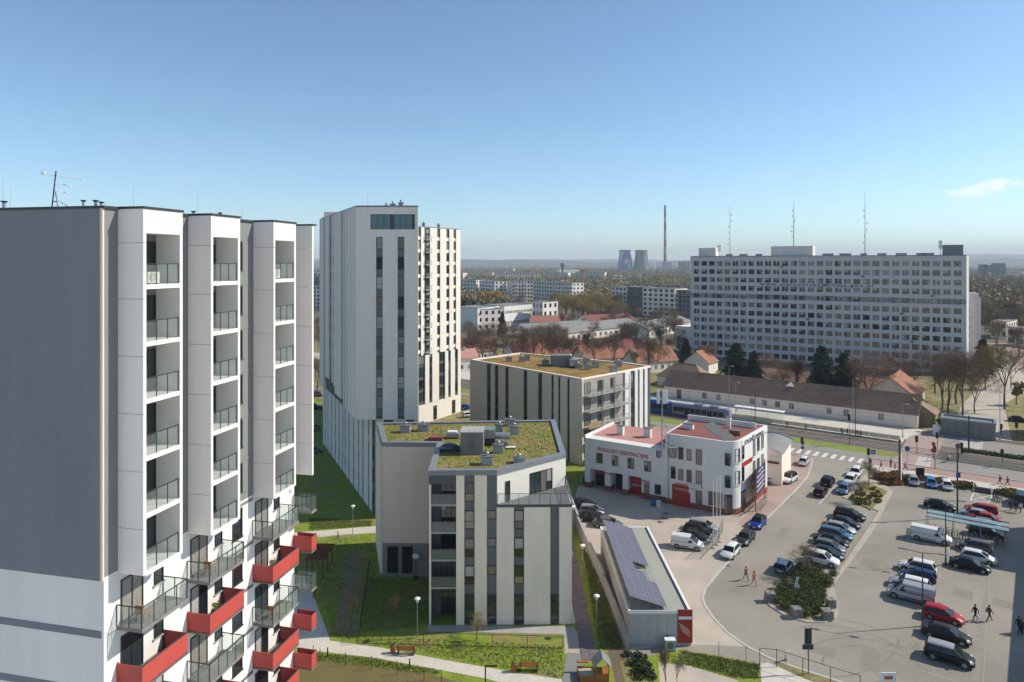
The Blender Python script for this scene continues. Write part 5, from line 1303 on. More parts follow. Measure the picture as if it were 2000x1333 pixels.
# flats in the middle distance
flats('white five storey flats in a long row with grey attic floor', at(1042, 590, 640), at(1118, 590, 600), 14, 20.5, 6, 14, M['plaster2'], balc=True)
flats('white flats with dark balconies beside the long white row', at(1000, 590, 650), at(1041, 590, 655), 16, 21, 6, 7, M['plaster3'], balc=True)
flats('bright white corner flats behind the conifers', at(936, 590, 690), at(966, 588, 660), 14, 20, 6, 5, M['white'], balc=True)
flats('blue grey flats left of the bright white corner flats'.replace(' left of', ' next to'), at(900, 590, 700), at(930, 590, 690), 14, 20.5, 6, 5, M['lilac'])
flats('low pale block between the two white rows of flats', at(966, 590, 700), at(1000, 590, 700), 14, 11, 3, 8, M['plaster3'])
flats('cream flats far behind the white corner flats', at(912, 560, 900), at(948, 560, 900), 18, 16, 4, 8, mat('cream render', (.55, .47, .33), .85, .1, .3))
flats('white institute building with one long row of small windows', at(985, 640, 408), at(1040, 632, 430), 16, 12.5, 2, 18, M['plaster'], cat='institute', name='institute_building', wfrac=.5, hfrac=.25)
flats('white institute end block with narrow windows', at(1040, 632, 420), at(1060, 632, 414), 14, 14.5, 3, 3, M['plaster'], cat='institute', name='institute_building')
flats('pale grey institute wing with paired windows', at(900, 640, 405), at(932, 645, 385), 16, 12, 3, 6, M['lilac'], cat='institute', name='institute_building')
flats('white institute block with a roof box', at(933, 645, 384), at(975, 640, 405), 16, 12.8, 2, 8, M['plaster'], cat='institute', name='institute_building', hfrac=.3)
flats('white flats with square dark windows before the office block', at(1255, 612, 500), at(1318, 612, 480), 16, 20, 6, 6, M['plaster3'])
flats('dark blue grey glazed flats beside the white ones', at(1225, 612, 515), at(1255, 612, 505), 16, 20, 6, 6, M['greypanel'])
flats('narrow white flats at the end of the dark glazed block', at(1195, 612, 540), at(1224, 612, 520), 14, 19.5, 6, 4, M['lilac'])
flats('grey flats half hidden by the office block', at(1318, 612, 485), at(1356, 612, 470), 16, 19, 6, 5, M['slate2'])
flats('dark flat roofed hall beyond the square windowed flats', at(1275, 580, 800), at(1352, 580, 780), 20, 12, 3, 14, M['greypanel'], cat='hall', name='flat_hall')
flats('white flats seen through the gap between the two towers', at(596, 600, 560), at(640, 600, 560), 14, 19, 6, 6, M['plaster2'], balc=True)
flats('long pale hall on the skyline in the gap between the towers', at(590, 530, 900), at(650, 530, 900), 40, 26, 2, 8, M['plaster3'], cat='hall', name='flat_hall')
flats('dark flats in the gap between the two towers', at(600, 570, 700), at(640, 570, 690), 16, 24, 6, 6, M['slate2'])
flats('beige depot shed with dark gates near the picture edge', at(1967, 665, 322), at(2075, 672, 300), 22, 8.0, 2, 6, M['plaster3'], cat='depot', name='depot_shed', roofc=M['pinkp'], wfrac=.7)
flats('small pale depot shed behind the dark bare tree', at(1935, 655, 350), at(1966, 655, 345), 22, 8.5, 2, 3, M['plaster3'], cat='depot', name='depot_shed', roofc=M['pinkp'])
for i, (a, b, d, zt) in enumerate(((1920, 1929, 1500, 33), (1930, 1943, 1560, 31), (1946, 1964, 1480, 36))):
    flats(('slim grey tower block over the park', 'squat grey tower block over the park', 'wide grey tower block over the park')[i], at(a, 540, d), at(b, 540, d), 16, zt, 9, 4, M['slate2'], side=False)
flats('flat roofed kiosk of grey blocks beside the junction', V((96.9, 154.2)), V((105.2, 148.4)), 5, 3.5, 1, 1, M['dkconc'], roofc=M['coping'], cat='kiosk', name='kiosk', wfrac=.02, hfrac=.3, side=False)

# distant landmarks: power station
D = 2700
def lathe_px(name, parent, px, rows_, d, m, n=28):
    mb = MB(); c = at(px, HY, d); mb.lathe([(w*d/F/2, H-(py-HY)*d/F) for w, py in rows_], m, (c.x, c.y, 0), n); return mb.obj(name, parent)
mural = mat('blue and white mural', (.50, .52, .54), .8, .1, .01, col2=(.05, .16, .38), sc2=.028, thr=(.44, .5))
ct = [(32, 532), (29, 522), (26, 512), (24.5, 503), (23, 495), (22.5, 491), (23, 489)]
for px, m, lab in ((1221, mural, 'cooling tower painted with blue and white streaks'), (1252.5, M['dkconc'], 'plain grey brown cooling tower')):
    c = at(px, HY, D); r_ = thing('cooling_tower', lab, 'cooling tower', (c.x, c.y, 0)); lathe_px('shell', r_, px, ct, D, m)
    lathe_px('rim', r_, px, [(23.4, 491), (23.4, 489), (22, 488.8)], D, M['greypanel'])
c = at(1299, HY, D); ch = thing('power_station_chimney', 'very tall red and grey banded chimney of the power station', 'chimney', (c.x, c.y, 0))
redc = mat('faded red chimney band', (.32, .05, .045), .8, .1, .02); grc = mat('grey chimney band', (.33, .31, .30), .8, .1, .02)
ys = [528, 512, 497, 483, 468, 451, 436, 424, 413, 401]
for i in range(9):
    w0, w1 = 6.2-(528-ys[i])/127*2.2, 6.2-(528-ys[i+1])/127*2.2
    lathe_px('chimney_band', ch, 1299, [(w0, ys[i]), (w1, ys[i+1]+.02)], D, (M['white'], redc, grc, redc, grc, redc, grc, mat('sooty red band', (.18, .06, .055), .8, .1, .02), M['dkconc'])[i], 16)
c2 = at(1302, 528, D); mb = MB(); mb.box(c2.x-16, c2.x+16, D-15, D+15, 0, 38, mat('pale blue plant hall', (.42, .47, .52), .8, .3, .02)); mb.obj('boiler_house', ch)
for i, px in enumerate((1328, 1334, 1340, 1346)):
    c = at(px, 527, 2100); r_ = thing('storage_silo', ('outermost grey silo of the row, towards the tall chimney', 'second grey silo of the row from the tall chimney', 'third grey silo of the row from the tall chimney', 'grey silo almost touching the office block')[i], 'silo', (c.x, c.y, 0), 'row of grey silos')
    mb = MB(); mb.lathe([(4.2, 0), (4.2, 38), (3.6, 42), (0, 43)], M['concrete'], (c.x, c.y, 0), 14); mb.obj('shell', r_)
for px in (1273.5, 1279):
    c = at(px, 527, 2600); r_ = thing('slim_stack', ('slim white stack next to the plain cooling tower' if px < 1276 else 'slim white stack next to the tall chimney'), 'stack', (c.x, c.y, 0), 'pair of slim stacks'); MB().lathe([(1.6, 0), (1.3, 42), (0, 42)], M['white'], (c.x, c.y, 0), 10).obj('shaft', r_)
c = at(1099, 530, 1500); r_ = thing('water_tower', 'dark mushroom shaped water tower on the plain', 'water tower', (c.x, c.y, 0))
MB().lathe([(2.2, 0), (2.0, 22), (5, 30), (5.2, 36), (0, 37)], M['greypanel'], (c.x, c.y, 0), 14).obj('tank', r_)
om = mat('crane orange', (.50, .20, .02), .6, .1, 1)
for px, y0, y1, d, arm, lab in ((1137, 528, 585, 640, 0, 'orange tower crane mast amid the far trees'), (955, 572, 605, 450, 1, 'orange tower crane beside the white institute')):
    c = at(px, y1, d); zt = H-(y0-HY)*d/F; r_ = thing('tower_crane', lab, 'crane', (c.x, c.y, 0)); mb = MB(); hw = .8
    for sx_, sy_ in ((-1, -1), (1, -1), (1, 1), (-1, 1)): mb.tube((c.x+hw*sx_, c.y+hw*sy_, 0), (c.x+hw*sx_, c.y+hw*sy_, zt), .16, om, n=4)
    k = 0; z = 0.
    while z < zt-2:
        s_ = 1 if k % 2 else -1; mb.tube((c.x-hw*s_, c.y-hw, z), (c.x+hw*s_, c.y-hw, z+2), .12, om, n=4); mb.tube((c.x+hw, c.y-hw*s_, z), (c.x+hw, c.y+hw*s_, z+2), .12, om, n=4); z += 2; k += 1
    mb.obj('mast', r_)
    mb = MB()
    if arm: mb.tube((c.x-5, c.y, zt), (c.x+11, c.y, zt), .35, om, n=4); mb.tube((c.x-4, c.y, zt-2), (c.x+10, c.y, zt-2), .25, om, n=4)
    else: mb.tube((c.x, c.y-20, zt), (c.x, c.y+40, zt), .4, om, n=4)
    mb.box(c.x-1.2, c.x+1.2, c.y-1.2, c.y+1.2, zt-2, zt-.2, om); mb.obj('jib', r_)
# ------------------------------------------------------------------ vegetation
def bare_tree_data(seed, height=12., spread=.42, levels=5, tw=.024, fork=3, upright=.55):
    """tapered trunk and limbs (tubes) plus fine twigs (thin blades); returns two meshes"""
    rnd = random.Random(seed); mb = MB(); tv = []
    def blade(p, q, w):
        d = (q-p); s = d.cross(V((rnd.uniform(-1, 1), rnd.uniform(-1, 1), rnd.uniform(-.3, .3)))); s = s.normalized()*w if s.length > 1e-5 else V((w, 0, 0))
        tv.extend([p-s, p+s, q+s*.5, q-s*.5])
    def grow(p, d, L, r, lev):
        q = p+d*L; mid = p+d*L*.5+V((rnd.uniform(-1, 1), rnd.uniform(-1, 1), 0))*L*.05
        if lev <= 2:
            nn = (7, 5, 4)[lev]; mb.tube(p, mid, r, M['bark'], r1=r*.85, n=nn, caps=False); mb.tube(mid, q, r*.85, M['bark'], r1=r*.68, n=nn, caps=False)
        else: blade(p, mid, max(r, tw*.6)); blade(mid, q, max(r*.8, tw*.5))
        if lev >= levels:
            for _ in range(3):
                dv = (d+V((rnd.uniform(-1, 1), rnd.uniform(-1, 1), rnd.uniform(-.4, .9)))).normalized(); e_ = p+(q-p)*rnd.uniform(.2, 1); blade(e_, e_+dv*L*rnd.uniform(.6, 1.1), tw*.55)
            return
        k = fork+(1 if lev in (1, 2, 3) else 0)+(1 if lev == levels-1 else 0)
        for i in range(k):
            a = rnd.uniform(0, 2*math.pi); sp = spread*(1.0+.35*lev)*rnd.uniform(.6, 1.25)
            s = d.cross(V((math.cos(a), math.sin(a), .2))).normalized() if lev else V((math.cos(a), math.sin(a), 0))
            nd = (d*1.0+s*sp+V((0, 0, upright*.3))).normalized()
            f = rnd.uniform(.45, 1.0) if i else 1.0
            st_ = p+(q-p)*f
            grow(st_, nd, L*rnd.uniform(.6, .85), r*rnd.uniform(.5, .66), lev+1)
    grow(V((0, 0, -.2)), V((rnd.uniform(-.05, .05), rnd.uniform(-.05, .05), 1)), height*.27, height*.0125, 0)
    # normalise to the height wanted
    zmax = max(max(v[2] for v in mb.v), max(v.z for v in tv)); k = height/zmax
    mb.v = [(x*k, y*k, z*k if z > 0 else z) for x, y, z in mb.v]
    tr = mb.mesh('trunk'); arr = np.array([tuple(v*k) for v in tv])
    return tr, arr
_bt = {}
def bare_tree(px, py, h, label, group=None, var=0, m='twig', name='bare_tree', d=None, wide=1.0):
    kind = (var, m)
    if kind not in _bt:
        tr, arr = bare_tree_data(40+var, 12., spread=(.42, .5, .36, .46, .3)[var % 5], upright=(.55, .4, .8, .5, 1.0)[var % 5])
        _bt[kind] = (tr, fast_mesh('crown', arr, 4, np.arange(len(arr)), [M[m]]))
    p = g(px, py) if d is None else V(((px-CX)*d/F, d, 0))
    o = thing(name, label, 'tree', p, group, rz=random.uniform(0, 6.28)); k = h/12; o.scale = (k*wide, k*wide, k)
    for nm, me in zip(('trunk', 'crown'), _bt[kind]):
        c = bpy.data.objects.new(nm, me); COL.objects.link(c); c.parent = o
    return o
_cf = {}
def conifer(px, py, h, label, group=None, var=0, d=None, wide=1.0):
    if var not in _cf:
        rg = np.random.default_rng(70+var); vs = []; HH = 12.
        for lev in range(26):
            z = 1.0+lev*(HH-1.2)/26; rad = 3.7*(1-(z-.6)/HH)**.85*rg.uniform(.8, 1.15)+.1
            for b in range(13):
                a = rg.uniform(0, 6.283); L = rad*rg.uniform(.65, 1.1); dr = rg.uniform(.15, .45)
                n_ = max(4, int(L*5))
                for t in np.linspace(.15, 1, n_):
                    c = np.array([math.cos(a)*L*t, math.sin(a)*L*t, z-dr*L*t*t+.1]); w = .5*(1.15-t)+.12
                    for _ in range(2):
                        dd = rg.normal(size=3)*[1, 1, .5]; dd /= np.linalg.norm(dd); s = np.cross(dd, rg.normal(size=3)); s /= np.linalg.norm(s)
                        vs += [c-s*w*.5, c+s*w*.5, c+dd*w*1.5-np.array([0, 0, .12])]
        v = np.array(vs); mb = MB(); mb.tube((0, 0, -.2), (0, 0, HH*.96), .22, M['bark'], r1=.03, n=7)
        _cf[var] = (mb.mesh('trunk'), fast_mesh('crown', v, 3, np.arange(len(v)), [M['needle']]))
    p = g(px, py) if d is None else V(((px-CX)*d/F, d, 0))
    o = thing('spruce_tree', label, 'tree', p, group, rz=random.uniform(0, 6.28)); k = h/12; o.scale = (k*wide, k*wide, k)
    for nm, me in zip(('trunk', 'crown'), _cf[var]):
        c = bpy.data.objects.new(nm, me); COL.objects.link(c); c.parent = o
    return o
def leafy_tree(px, d, h, label, group=None, ms=('leafl',), seed=1, wide=.36, n=1500, sz=.5, name='leafy_tree'):
    p = V(((px-CX)*d/F, d, 0)); o = thing(name, label, 'tree', p, group); rnd = random.Random(seed)
    mb = MB(); mb.tube(p, p+V((0, 0, h*.5)), h*.022, M['bark'], r1=h*.012, n=6)
    bl = []
    for i in range(9):
        a = rnd.uniform(0, 6.28); r = h*wide*rnd.uniform(.1, .75); z = h*rnd.uniform(.38, .86); q = V((p.x+r*math.cos(a), p.y+r*math.sin(a), z))
        bl.append((q.x, q.y, q.z, h*wide*rnd.uniform(.28, .5), h*wide*rnd.uniform(.28, .5), h*rnd.uniform(.1, .17)))
        mb.tube(p+V((0, 0, h*.3)), q, h*.009, M['bark'], r1=h*.003, n=4)
    mb.obj('trunk', o); leaf_blob('crown', bl, n, sz, [M[k] for k in ms], o, seed=seed, shell=.2); return o
def shrub(name, label, blobs, n, sz, ms, cat='shrub', group=None, seed=1):
    o = thing(name, label, cat, (blobs[0][0], blobs[0][1], 0), group)
    mb = MB(); rnd = random.Random(seed)
    for b in blobs:
        for i in range(3): mb.tube((b[0]+rnd.uniform(-.1, .1), b[1], 0), (b[0]+rnd.uniform(-.5, .5)*b[3], b[1]+rnd.uniform(-.5, .5)*b[4], b[2]), .03, M['bark'], r1=.01, n=4)
    mb.obj('stem', o); leaf_blob('foliage', blobs, n, sz, [M[k] for k in ms], o, seed=seed, shell=.35); return o

# trees one can tell apart
T = bare_tree
for i, (px, py, h, v) in enumerate(((925, 706, 16, 0), (958, 704, 17, 1), (1012, 703, 15, 2), (1030, 700, 13, 4), (1052, 704, 16, 1), (1070, 702, 16, 3), (1085, 698, 14, 0), (1105, 706, 15, 2), (1150, 712, 14, 4), (1186, 716, 14, 0), (1206, 705, 17, 2), (1225, 700, 15, 3), (1266, 736, 15, 4), (1262, 690, 17, 1), (1292, 690, 15, 0), (1302, 672, 15, 3), (915, 690, 15, 3), (985, 690, 14, 4), (1018, 716, 15, 1), (1042, 718, 16, 3), (1062, 716, 17, 0), (1078, 720, 15, 2), (1096, 718, 14, 1), (1118, 722, 13, 3), (1162, 726, 14, 1), (1198, 728, 15, 3), (1240, 733, 12, 2), (1282, 728, 13, 0), (942, 712, 15, 2), (970, 715, 14, 0))):
    T(px, py, h, 'dark bare tree standing amid the red roofed houses', 'bare trees amid the red roofs', v)
for px, py, h, v, lab, m, w in (
    (1697, 804, 18, 1, 'large brown bare tree beside the two spruces', 'twig', 1.1), (1674, 800, 13, 2, 'slender bare tree between spruce and large brown tree', 'twig', .9), (1552, 784, 13.5, 4, 'thin brown bare tree in front of the tiled barracks', 'twig', 1.0), (1520, 780, 11.5, 2, 'small bare tree next to the blue green spruces', 'twig', 1.),
    (1852, 812, 19, 0, 'broad bare tree at the corner of the office block', 'twig', 1.0), (1840, 800, 16, 2, 'bare tree just behind the broad corner tree', 'twig', 1.0), (1880, 815, 17, 4, 'thick trunked bare tree behind the grey kiosk', 'twig', .9), (1904, 808, 13, 1, 'forking bare tree beside the kiosk roof', 'twig', 1.0), (1962, 800, 20, 3, 'tall ivy grown bare tree near the junction', 'twig2', .9), (1975, 760, 12, 1, 'yellowish bare tree by the side road', 'twig2', 1.), (1948, 690, 17, 0, 'dense dark brown tree before the depot shed', 'twig', 1.25), (1785, 775, 12, 3, 'bare tree behind the red tiled gable', 'twig', 1.),
    (1868, 790, 17, 1, 'wide bare tree before the last windows of the office block', 'twig', 1.2), (1826, 770, 14, 3, 'bare tree between red gable and office block corner', 'twig', 1.1), (1740, 770, 13, 4, 'bare tree behind the tiled barracks roof', 'twig', 1.1), (1778, 760, 13, 2, 'thin bare tree beside the red gable ridge', 'twig', 1.), (1500, 752, 11, 1, 'bare tree behind the weathered tiled roof', 'twig', 1.2), (1925, 760, 12, 2, 'bare tree beside the spruce at the rear wings', 'twig', 1.1), (1990, 700, 14, 4, 'bare tree before the beige depot shed', 'twig', 1.2),
    (1330, 705, 12, 1, 'bare tree by the low annex of the office block', 'twig', 1.1), (1385, 725, 11, 3, 'small bare tree behind the brown hipped roof', 'twig', 1.), (620, 770, 13, 0, 'bare tree in the gap between the two towers', 'twig', 1.), (612, 690, 16, 2, 'brown bare tree farther back in the gap between the towers', 'twig', 1.1),
    (1684, 985, 4.6, 0, 'small bare street tree on the planted traffic island', 'twig', 1.1), (1697, 955, 4.8, 3, 'small bare street tree nearer the zebra crossing', 'twig', 1.0), (1582, 1125, 4.2, 1, 'reddish bare shrub tree above the evergreen hedge', 'twig', 1.5),
    (932, 1250, 2.6, 3, 'pale leafless shrub on the lawn edge before the block', 'twig2', 1.5), (770, 1235, 4.2, 4, 'thin staked sapling on the shaded lawn', 'twig', .6), (686, 1225, 3.6, 2, 'thin sapling beside the worn earth track', 'twig2', .6), (1300, 1345, 4, 4, 'thin sapling on the sandy bed', 'twig', .7), (1322, 1340, 3.6, 2, 'second thin sapling on the sandy bed', 'twig', .7)):
    T(px, py, h, lab, None, v, m, wide=w)
for px, py, h, v, w, lab in ((1437, 774, 15.6, 0, 1.55, 'broad blue green spruce behind the long barracks roof'), (1472, 778, 13.6, 1, 1.3, 'greener spruce next to the broad spruce'), (1605, 793, 16.4, 0, 1.4, 'dark spruce with drooping boughs in the middle of the barracks'), (1648, 798, 15, 1, 1.2, 'narrow dark spruce beside the drooping one'), (1919, 735, 13, 0, 1.3, 'spruce at the foot of the rear office wings'), (1340, 712, 10, 1, 1.4, 'dark evergreen by the low office annex'), (905, 640, 17, 0, 1., 'tall dark conifer close to the pale high-rise'), (925, 638, 16, 1, 1., 'second tall dark conifer behind the grey institute wing'), (981, 655, 13, 1, .9, 'single conifer against the white institute wall')):
    conifer(px, py, h, lab, None, v, wide=w)
leafy_tree(1985, 186, 7, 'willow with yellow green spring leaves by the side road', ms=('leafl', 'twig2'), seed=4, n=900, sz=.3)
leafy_tree(1835, 156, 3.4, 'yellow green bush at the end of the barracks', ms=('leafl', 'leafy'), seed=6, n=500, sz=.25, wide=.6)
# willow grove in the middle distance
rg = random.Random(9)
for i in range(26):
    px = 1062+i*5.9+rg.uniform(-4, 4); d = rg.uniform(430, 520); h = rg.uniform(15, 21)
    T(px, 0, h, 'olive brown tree of the dense willow grove', 'trees of the willow grove', i % 5, 'twig2', d=d, wide=1.25)
for i in range(12):
    px = 1190+rg.uniform(0, 150); d = rg.uniform(380, 460); T(px, 0, rg.uniform(9, 14), 'brown bare tree before the square windowed flats', 'bare trees before the flats', i % 5, 'twig', d=d, wide=1.1)
for i in range(14):
    px = 905+rg.uniform(0, 160); d = rg.uniform(560, 640); T(px, 0, rg.uniform(8, 12), 'brown bare tree before the white rows of flats', 'bare trees before the white rows', i % 5, 'twig', d=d, wide=1.3)
# park behind the office block, right edge
for i in range(60):
    d = rg.uniform(360, 760); px = 1888+rg.uniform(0, 190)*(1 if i % 3 else .5); T(px, 0, rg.uniform(12, 19), 'bare brown tree of the park behind the office block', 'trees of the park', i % 5, 'twig2' if i % 4 == 0 else 'twig', d=d, wide=1.25)
for i in range(34):
    d = rg.uniform(290, 420); px = rg.choice((rg.uniform(1265, 1350), rg.uniform(1090, 1260), rg.uniform(560, 640))); T(px, 0, rg.uniform(7, 12), 'small bare tree in the gardens between the sheds', 'garden trees between the sheds', i % 5, 'twig', d=d, wide=1.1)

# far woodland that reads as one mass: crowns of small twiggy faces
def far_wood(name, label, n, ymin, ymax, xr, hr, ms, seed, per=42, keep=None):
    rg = np.random.default_rng(seed); vs = []; mid = []
    y = np.exp(rg.uniform(math.log(ymin), math.log(ymax), n)); x = rg.uniform(xr[0], xr[1], n)*y
    if keep is not None:
        k = keep(x, y); x, y = x[k], y[k]
    for xx, yy in zip(x, y):
        h = rg.uniform(*hr); w = h*rg.uniform(.42, .62); c = rg.normal(size=(per, 3)); c /= np.linalg.norm(c, axis=1)[:, None]
        c *= (rg.random(per)**.45)[:, None]; c = c*[w*.5*1.0, w*.5, h*.42]+[xx, yy, h*.52]
        s = h*.085*(.6+.9*rg.random((per, 1))); a = rg.normal(size=(per, 3)); a /= np.linalg.norm(a, axis=1)[:, None]; b = np.cross(a, rg.normal(size=(per, 3))); b /= np.linalg.norm(b, axis=1)[:, None]
        vs.append(np.stack([c-a*s, c+a*s*.6-b*s*.7, c+a*s*.6+b*s*.9], 1).reshape(-1, 3)); mid.append(np.full(per, rg.integers(0, len(ms))))
    v = np.concatenate(vs); me = fast_mesh(name, v, 3, np.arange(len(v)), ms, midx=np.concatenate(mid)); o = bpy.data.objects.new(name, me); COL.objects.link(o)
    tag(o, label, 'woodland', kind='stuff'); return o
w1 = mat('far brown wood', (.25, .185, .115), .95, .3, .03); w2 = mat('far olive wood', (.28, .245, .09), .95, .3, .03); w3 = mat('far dark wood', (.08, .105, .055), .95, .3, .03); w4 = mat('far pale blossom', (.30, .26, .16), .95, .3, .03)
def clear(x, y):
    px = CX+F*x/y
    return ~(((px > 890) & (px < 1360) & (y < 560)) | ((px > 1890) & (px < 2100) & (y < 400)) | ((px > 1340) & (px < 1895) & (y < 300)) | ((px > 990) & (px < 1125) & (y < 720)) | ((px < 560)) | ((px > 590) & (px < 640) & (y < 560)))
far_wood('far_woodland', 'brown and olive woodland spread over the plain', 15000, 520, 3200, (-.42, .82), (9, 16), [w1, w1, w1, w2, w2, w3, w4], 21, keep=clear, per=36)
far_wood('horizon_woodland', 'hazy woodland towards the horizon', 5000, 2600, 6500, (-.42, .82), (11, 19), [w1, w1, w2, w3], 22, per=14)
far_wood('park_woodland', 'dense brown park wood beside the office block', 900, 420, 1000, (.655, .82), (12, 20), [w1, w1, w1, w2], 23, per=70)
# scattered far houses
fm_ = [(M['plaster2'], M['tile']), (M['plaster2'], M['redroof']), (M['plaster3'], M['greyroof']), (M['white'], M['tileb'])]
fh = []
for k, (wl_, rf_) in enumerate(fm_):
    f = Fr((-6, -4), (6, -4)); mb = MB(); mb.box(-6, 6, -4, 4, 0, 5, wl_)
    mb.add([(-6.4, -4.5, 4.8), (6.4, -4.5, 4.8), (6.4, 0, 8), (-6.4, 0, 8), (6.4, 4.5, 4.8), (-6.4, 4.5, 4.8)], [[0, 1, 2, 3], [3, 2, 4, 5], [0, 3, 5], [1, 4, 2]], rf_)
    for x in (-4.2, -1.5, 1.2, 3.6):
        for z in (1.1, 3.2): mb.add([(x, -4.01, z), (x+1.1, -4.01, z), (x+1.1, -4.01, z+1.2), (x, -4.01, z+1.2)], [[0, 1, 2, 3]], M['glass'])
    mb.box(1, 1.8, -.4, .4, 7.4, 9, M['brick']); fh.append(mb.mesh('far_house'))
for k, (nf, nc, wl_) in enumerate(((5, 12, M['plaster2']), (4, 16, M['plaster3']), (9, 6, M['lilac']))):
    mb = MB(); w_, h_ = nc*3.2, nf*3.; mb.box(-w_/2, w_/2, -7, 7, 0, h_, wl_); mb.box(-w_/2-.3, w_/2+.3, -7.3, 7.3, h_, h_+.6, M['greyroof'])
    for j in range(nf):
        for i in range(nc): x = -w_/2+3.2*i+.8; mb.add([(x, -7.01, 3*j+.9), (x+1.7, -7.01, 3*j+.9), (x+1.7, -7.01, 3*j+2.4), (x, -7.01, 3*j+2.4)], [[0, 1, 2, 3]], M['glass'])
    fh.append(mb.mesh('far_house'))
rg = random.Random(3)
for i in range(95):
    y = math.exp(rg.uniform(math.log(760), math.log(2600))); x = rg.uniform(-.1, .78)*y
    if .08 < x/y < .24 and y > 2000: continue
    o = bpy.data.objects.new('far_house', fh[rg.choice((0, 0, 1, 2, 2, 3, 0, 1)) if y < 1300 else rg.choice((0, 1, 2, 3, 4, 5))]); COL.objects.link(o); o.location = (x, y, 0); o.rotation_euler = (0, 0, rg.uniform(-.7, .7)); k = rg.uniform(.9, 1.5); o.scale = (k*1.2, k, k)
    tag(o, 'distant small building amid the woodland of the plain', 'building', 'distant buildings on the plain')

# planting close by
isl = gp((1493, 1168), (1503, 1185), (1534, 1205), (1577, 1217.5), (1611, 1217.5), (1632, 1209), (1637, 1197), (1628, 1142), (1700, 1045), (1744, 961), (1725, 946), (1698, 936), (1690, 930), (1660, 955), (1645, 972), (1692, 990), (1716, 1000), (1634, 1124), (1600, 1112), (1566, 1092), (1554, 1090), (1525, 1130))
mb = MB(); pp = [xy(p) for p in isl]; mb.prism(pp, -.02, .12, M['kerb'], top=mat('island paving', (.40, .355, .29), .92, .15, .5, fine=.1, fscale=3)); struct('traffic_island', mb, 'kerbed traffic island with planting')
sheet('island_soil', [p for p in inset_poly(gp((1497, 1168), (1505, 1183), (1534, 1203), (1577, 1215), (1611, 1215), (1630, 1207), (1612, 1163), (1630, 1128), (1600, 1110), (1560, 1100), (1525, 1132)), .25)], 33, M['earth'])
sheet('island_bed', inset_poly(gp((1650, 975), (1690, 938), (1740, 962), (1705, 1002)), .4), 33, M['verge'])
rg = random.Random(5); bl = []
poly = [xy(p) for p in gp((1508, 1168), (1520, 1186), (1545, 1200), (1580, 1208), (1608, 1208), (1612, 1190), (1608, 1168), (1622, 1140), (1635, 1122), (1600, 1116), (1560, 1106), (1532, 1130), (1515, 1152))]
def inpoly(Q, x, y):
    c = False
    for i in range(len(Q)):
        a, b = Q[i-1], Q[i]
        if (a.y > y) != (b.y > y) and x < (b.x-a.x)*(y-a.y)/(b.y-a.y)+a.x: c = not c
    return c
xs = [p.x for p in poly]; ys_ = [p.y for p in poly]
while len(bl) < 120:
    x, y = rg.uniform(min(xs), max(xs)), rg.uniform(min(ys_), max(ys_))
    if inpoly(poly, x, y): bl.append((x, y, rg.uniform(.38, .55), rg.uniform(.5, .8), rg.uniform(.5, .8), rg.uniform(.28, .42)))
hd = thing('evergreen_hedge', 'dense dark green juniper bed on the tip of the traffic island', 'hedge', (bl[0][0], bl[0][1], .1)); leaf_blob('foliage', bl, 42000, .085, [mat('juniper dark', (.05, .078, .02), .85, .35, 1.), mat('juniper green', (.085, .115, .026), .85, .35, 1.)], hd, seed=3, shell=.4)
c = g(1690, 972); bl = [(c.x+rg.uniform(-3.6, 3.6), c.y+rg.uniform(-3.6, 3.6), .35, .45, .45, .28) for _ in range(46)]
q4 = [xy(p) for p in gp((1655, 978), (1690, 945), (1734, 963), (1704, 998))]; bl = [b for b in bl if inpoly(q4, b[0], b[1])]
for i, b in enumerate(bl): 
    o = thing('grass_clump', 'tuft of pale ornamental grass on the traffic island', 'grass clump', (b[0], b[1], .13), 'ornamental grass tufts on the island'); leaf_blob('foliage', [b], 60, .26, [M['leafl'], M['verge'], M['leafy']], o, seed=i, shell=.05)
for i, (px, py, rx, ry, rz_, ms, lab) in enumerate((
    (1722, 935, 1.7, 1.3, 1.0, ('leafr',), 'round russet shrub nearest the zebra crossing'.replace('nearest', 'close to')), (1738, 940, 1.5, 1.2, .9, ('leafr', 'leafy'), 'russet and yellow shrub left of the tall sign'.replace('left of', 'before')), (1750, 930, 1.2, 1., .8, ('leafy',), 'bright yellow shrub at the foot of the tall sign'), (1770, 938, 1.5, 1.1, .8, ('leafy', 'leafr'), 'orange shrub between tall sign and parked silver car'),
    (1745, 947, 2.6, .8, .5, ('leafr',), 'low russet edging shrub under the tall sign'), (1803, 938, 1.8, .9, .6, ('leafr',), 'russet shrub behind the parked blue car'), (1833, 943, 1.7, .9, .8, ('leafy', 'leafr'), 'golden shrub between the parked blue and white cars'), (1872, 950, 2.0, .9, .8, ('leafr', 'leafy'), 'mixed russet shrub beside the tall dark pole'), (1890, 954, 1.4, .9, .9, ('leafy', 'leafg'), 'golden shrub by the wooden steps'), (1965, 965, 2.2, .9, .8, ('leafy', 'leafg'), 'golden green shrub beyond the steps'), (1982, 970, 1.6, .9, .7, ('leafy',), 'yellow shrub at the picture edge beyond the steps'))):
    c = g(px, py); shrub('shrub', lab, [(c.x, c.y, rz_*.6, rx, ry, rz_*.6), (c.x+rx*.5, c.y+.3, rz_*.55, rx*.6, ry*.8, rz_*.55), (c.x-rx*.5, c.y-.2, rz_*.5, rx*.6, ry*.8, rz_*.5)], 1500, .16, ms, group='shrubs below the street', seed=i)
f = Fr(st(-9.5, 168.4), st(58.5, 168.4)); bl = [(f.p(i*.8, random.uniform(-.2, .2), 0).x, f.p(i*.8, 0, 0).y, .35, .7, .7, .4) for i in range(85)]
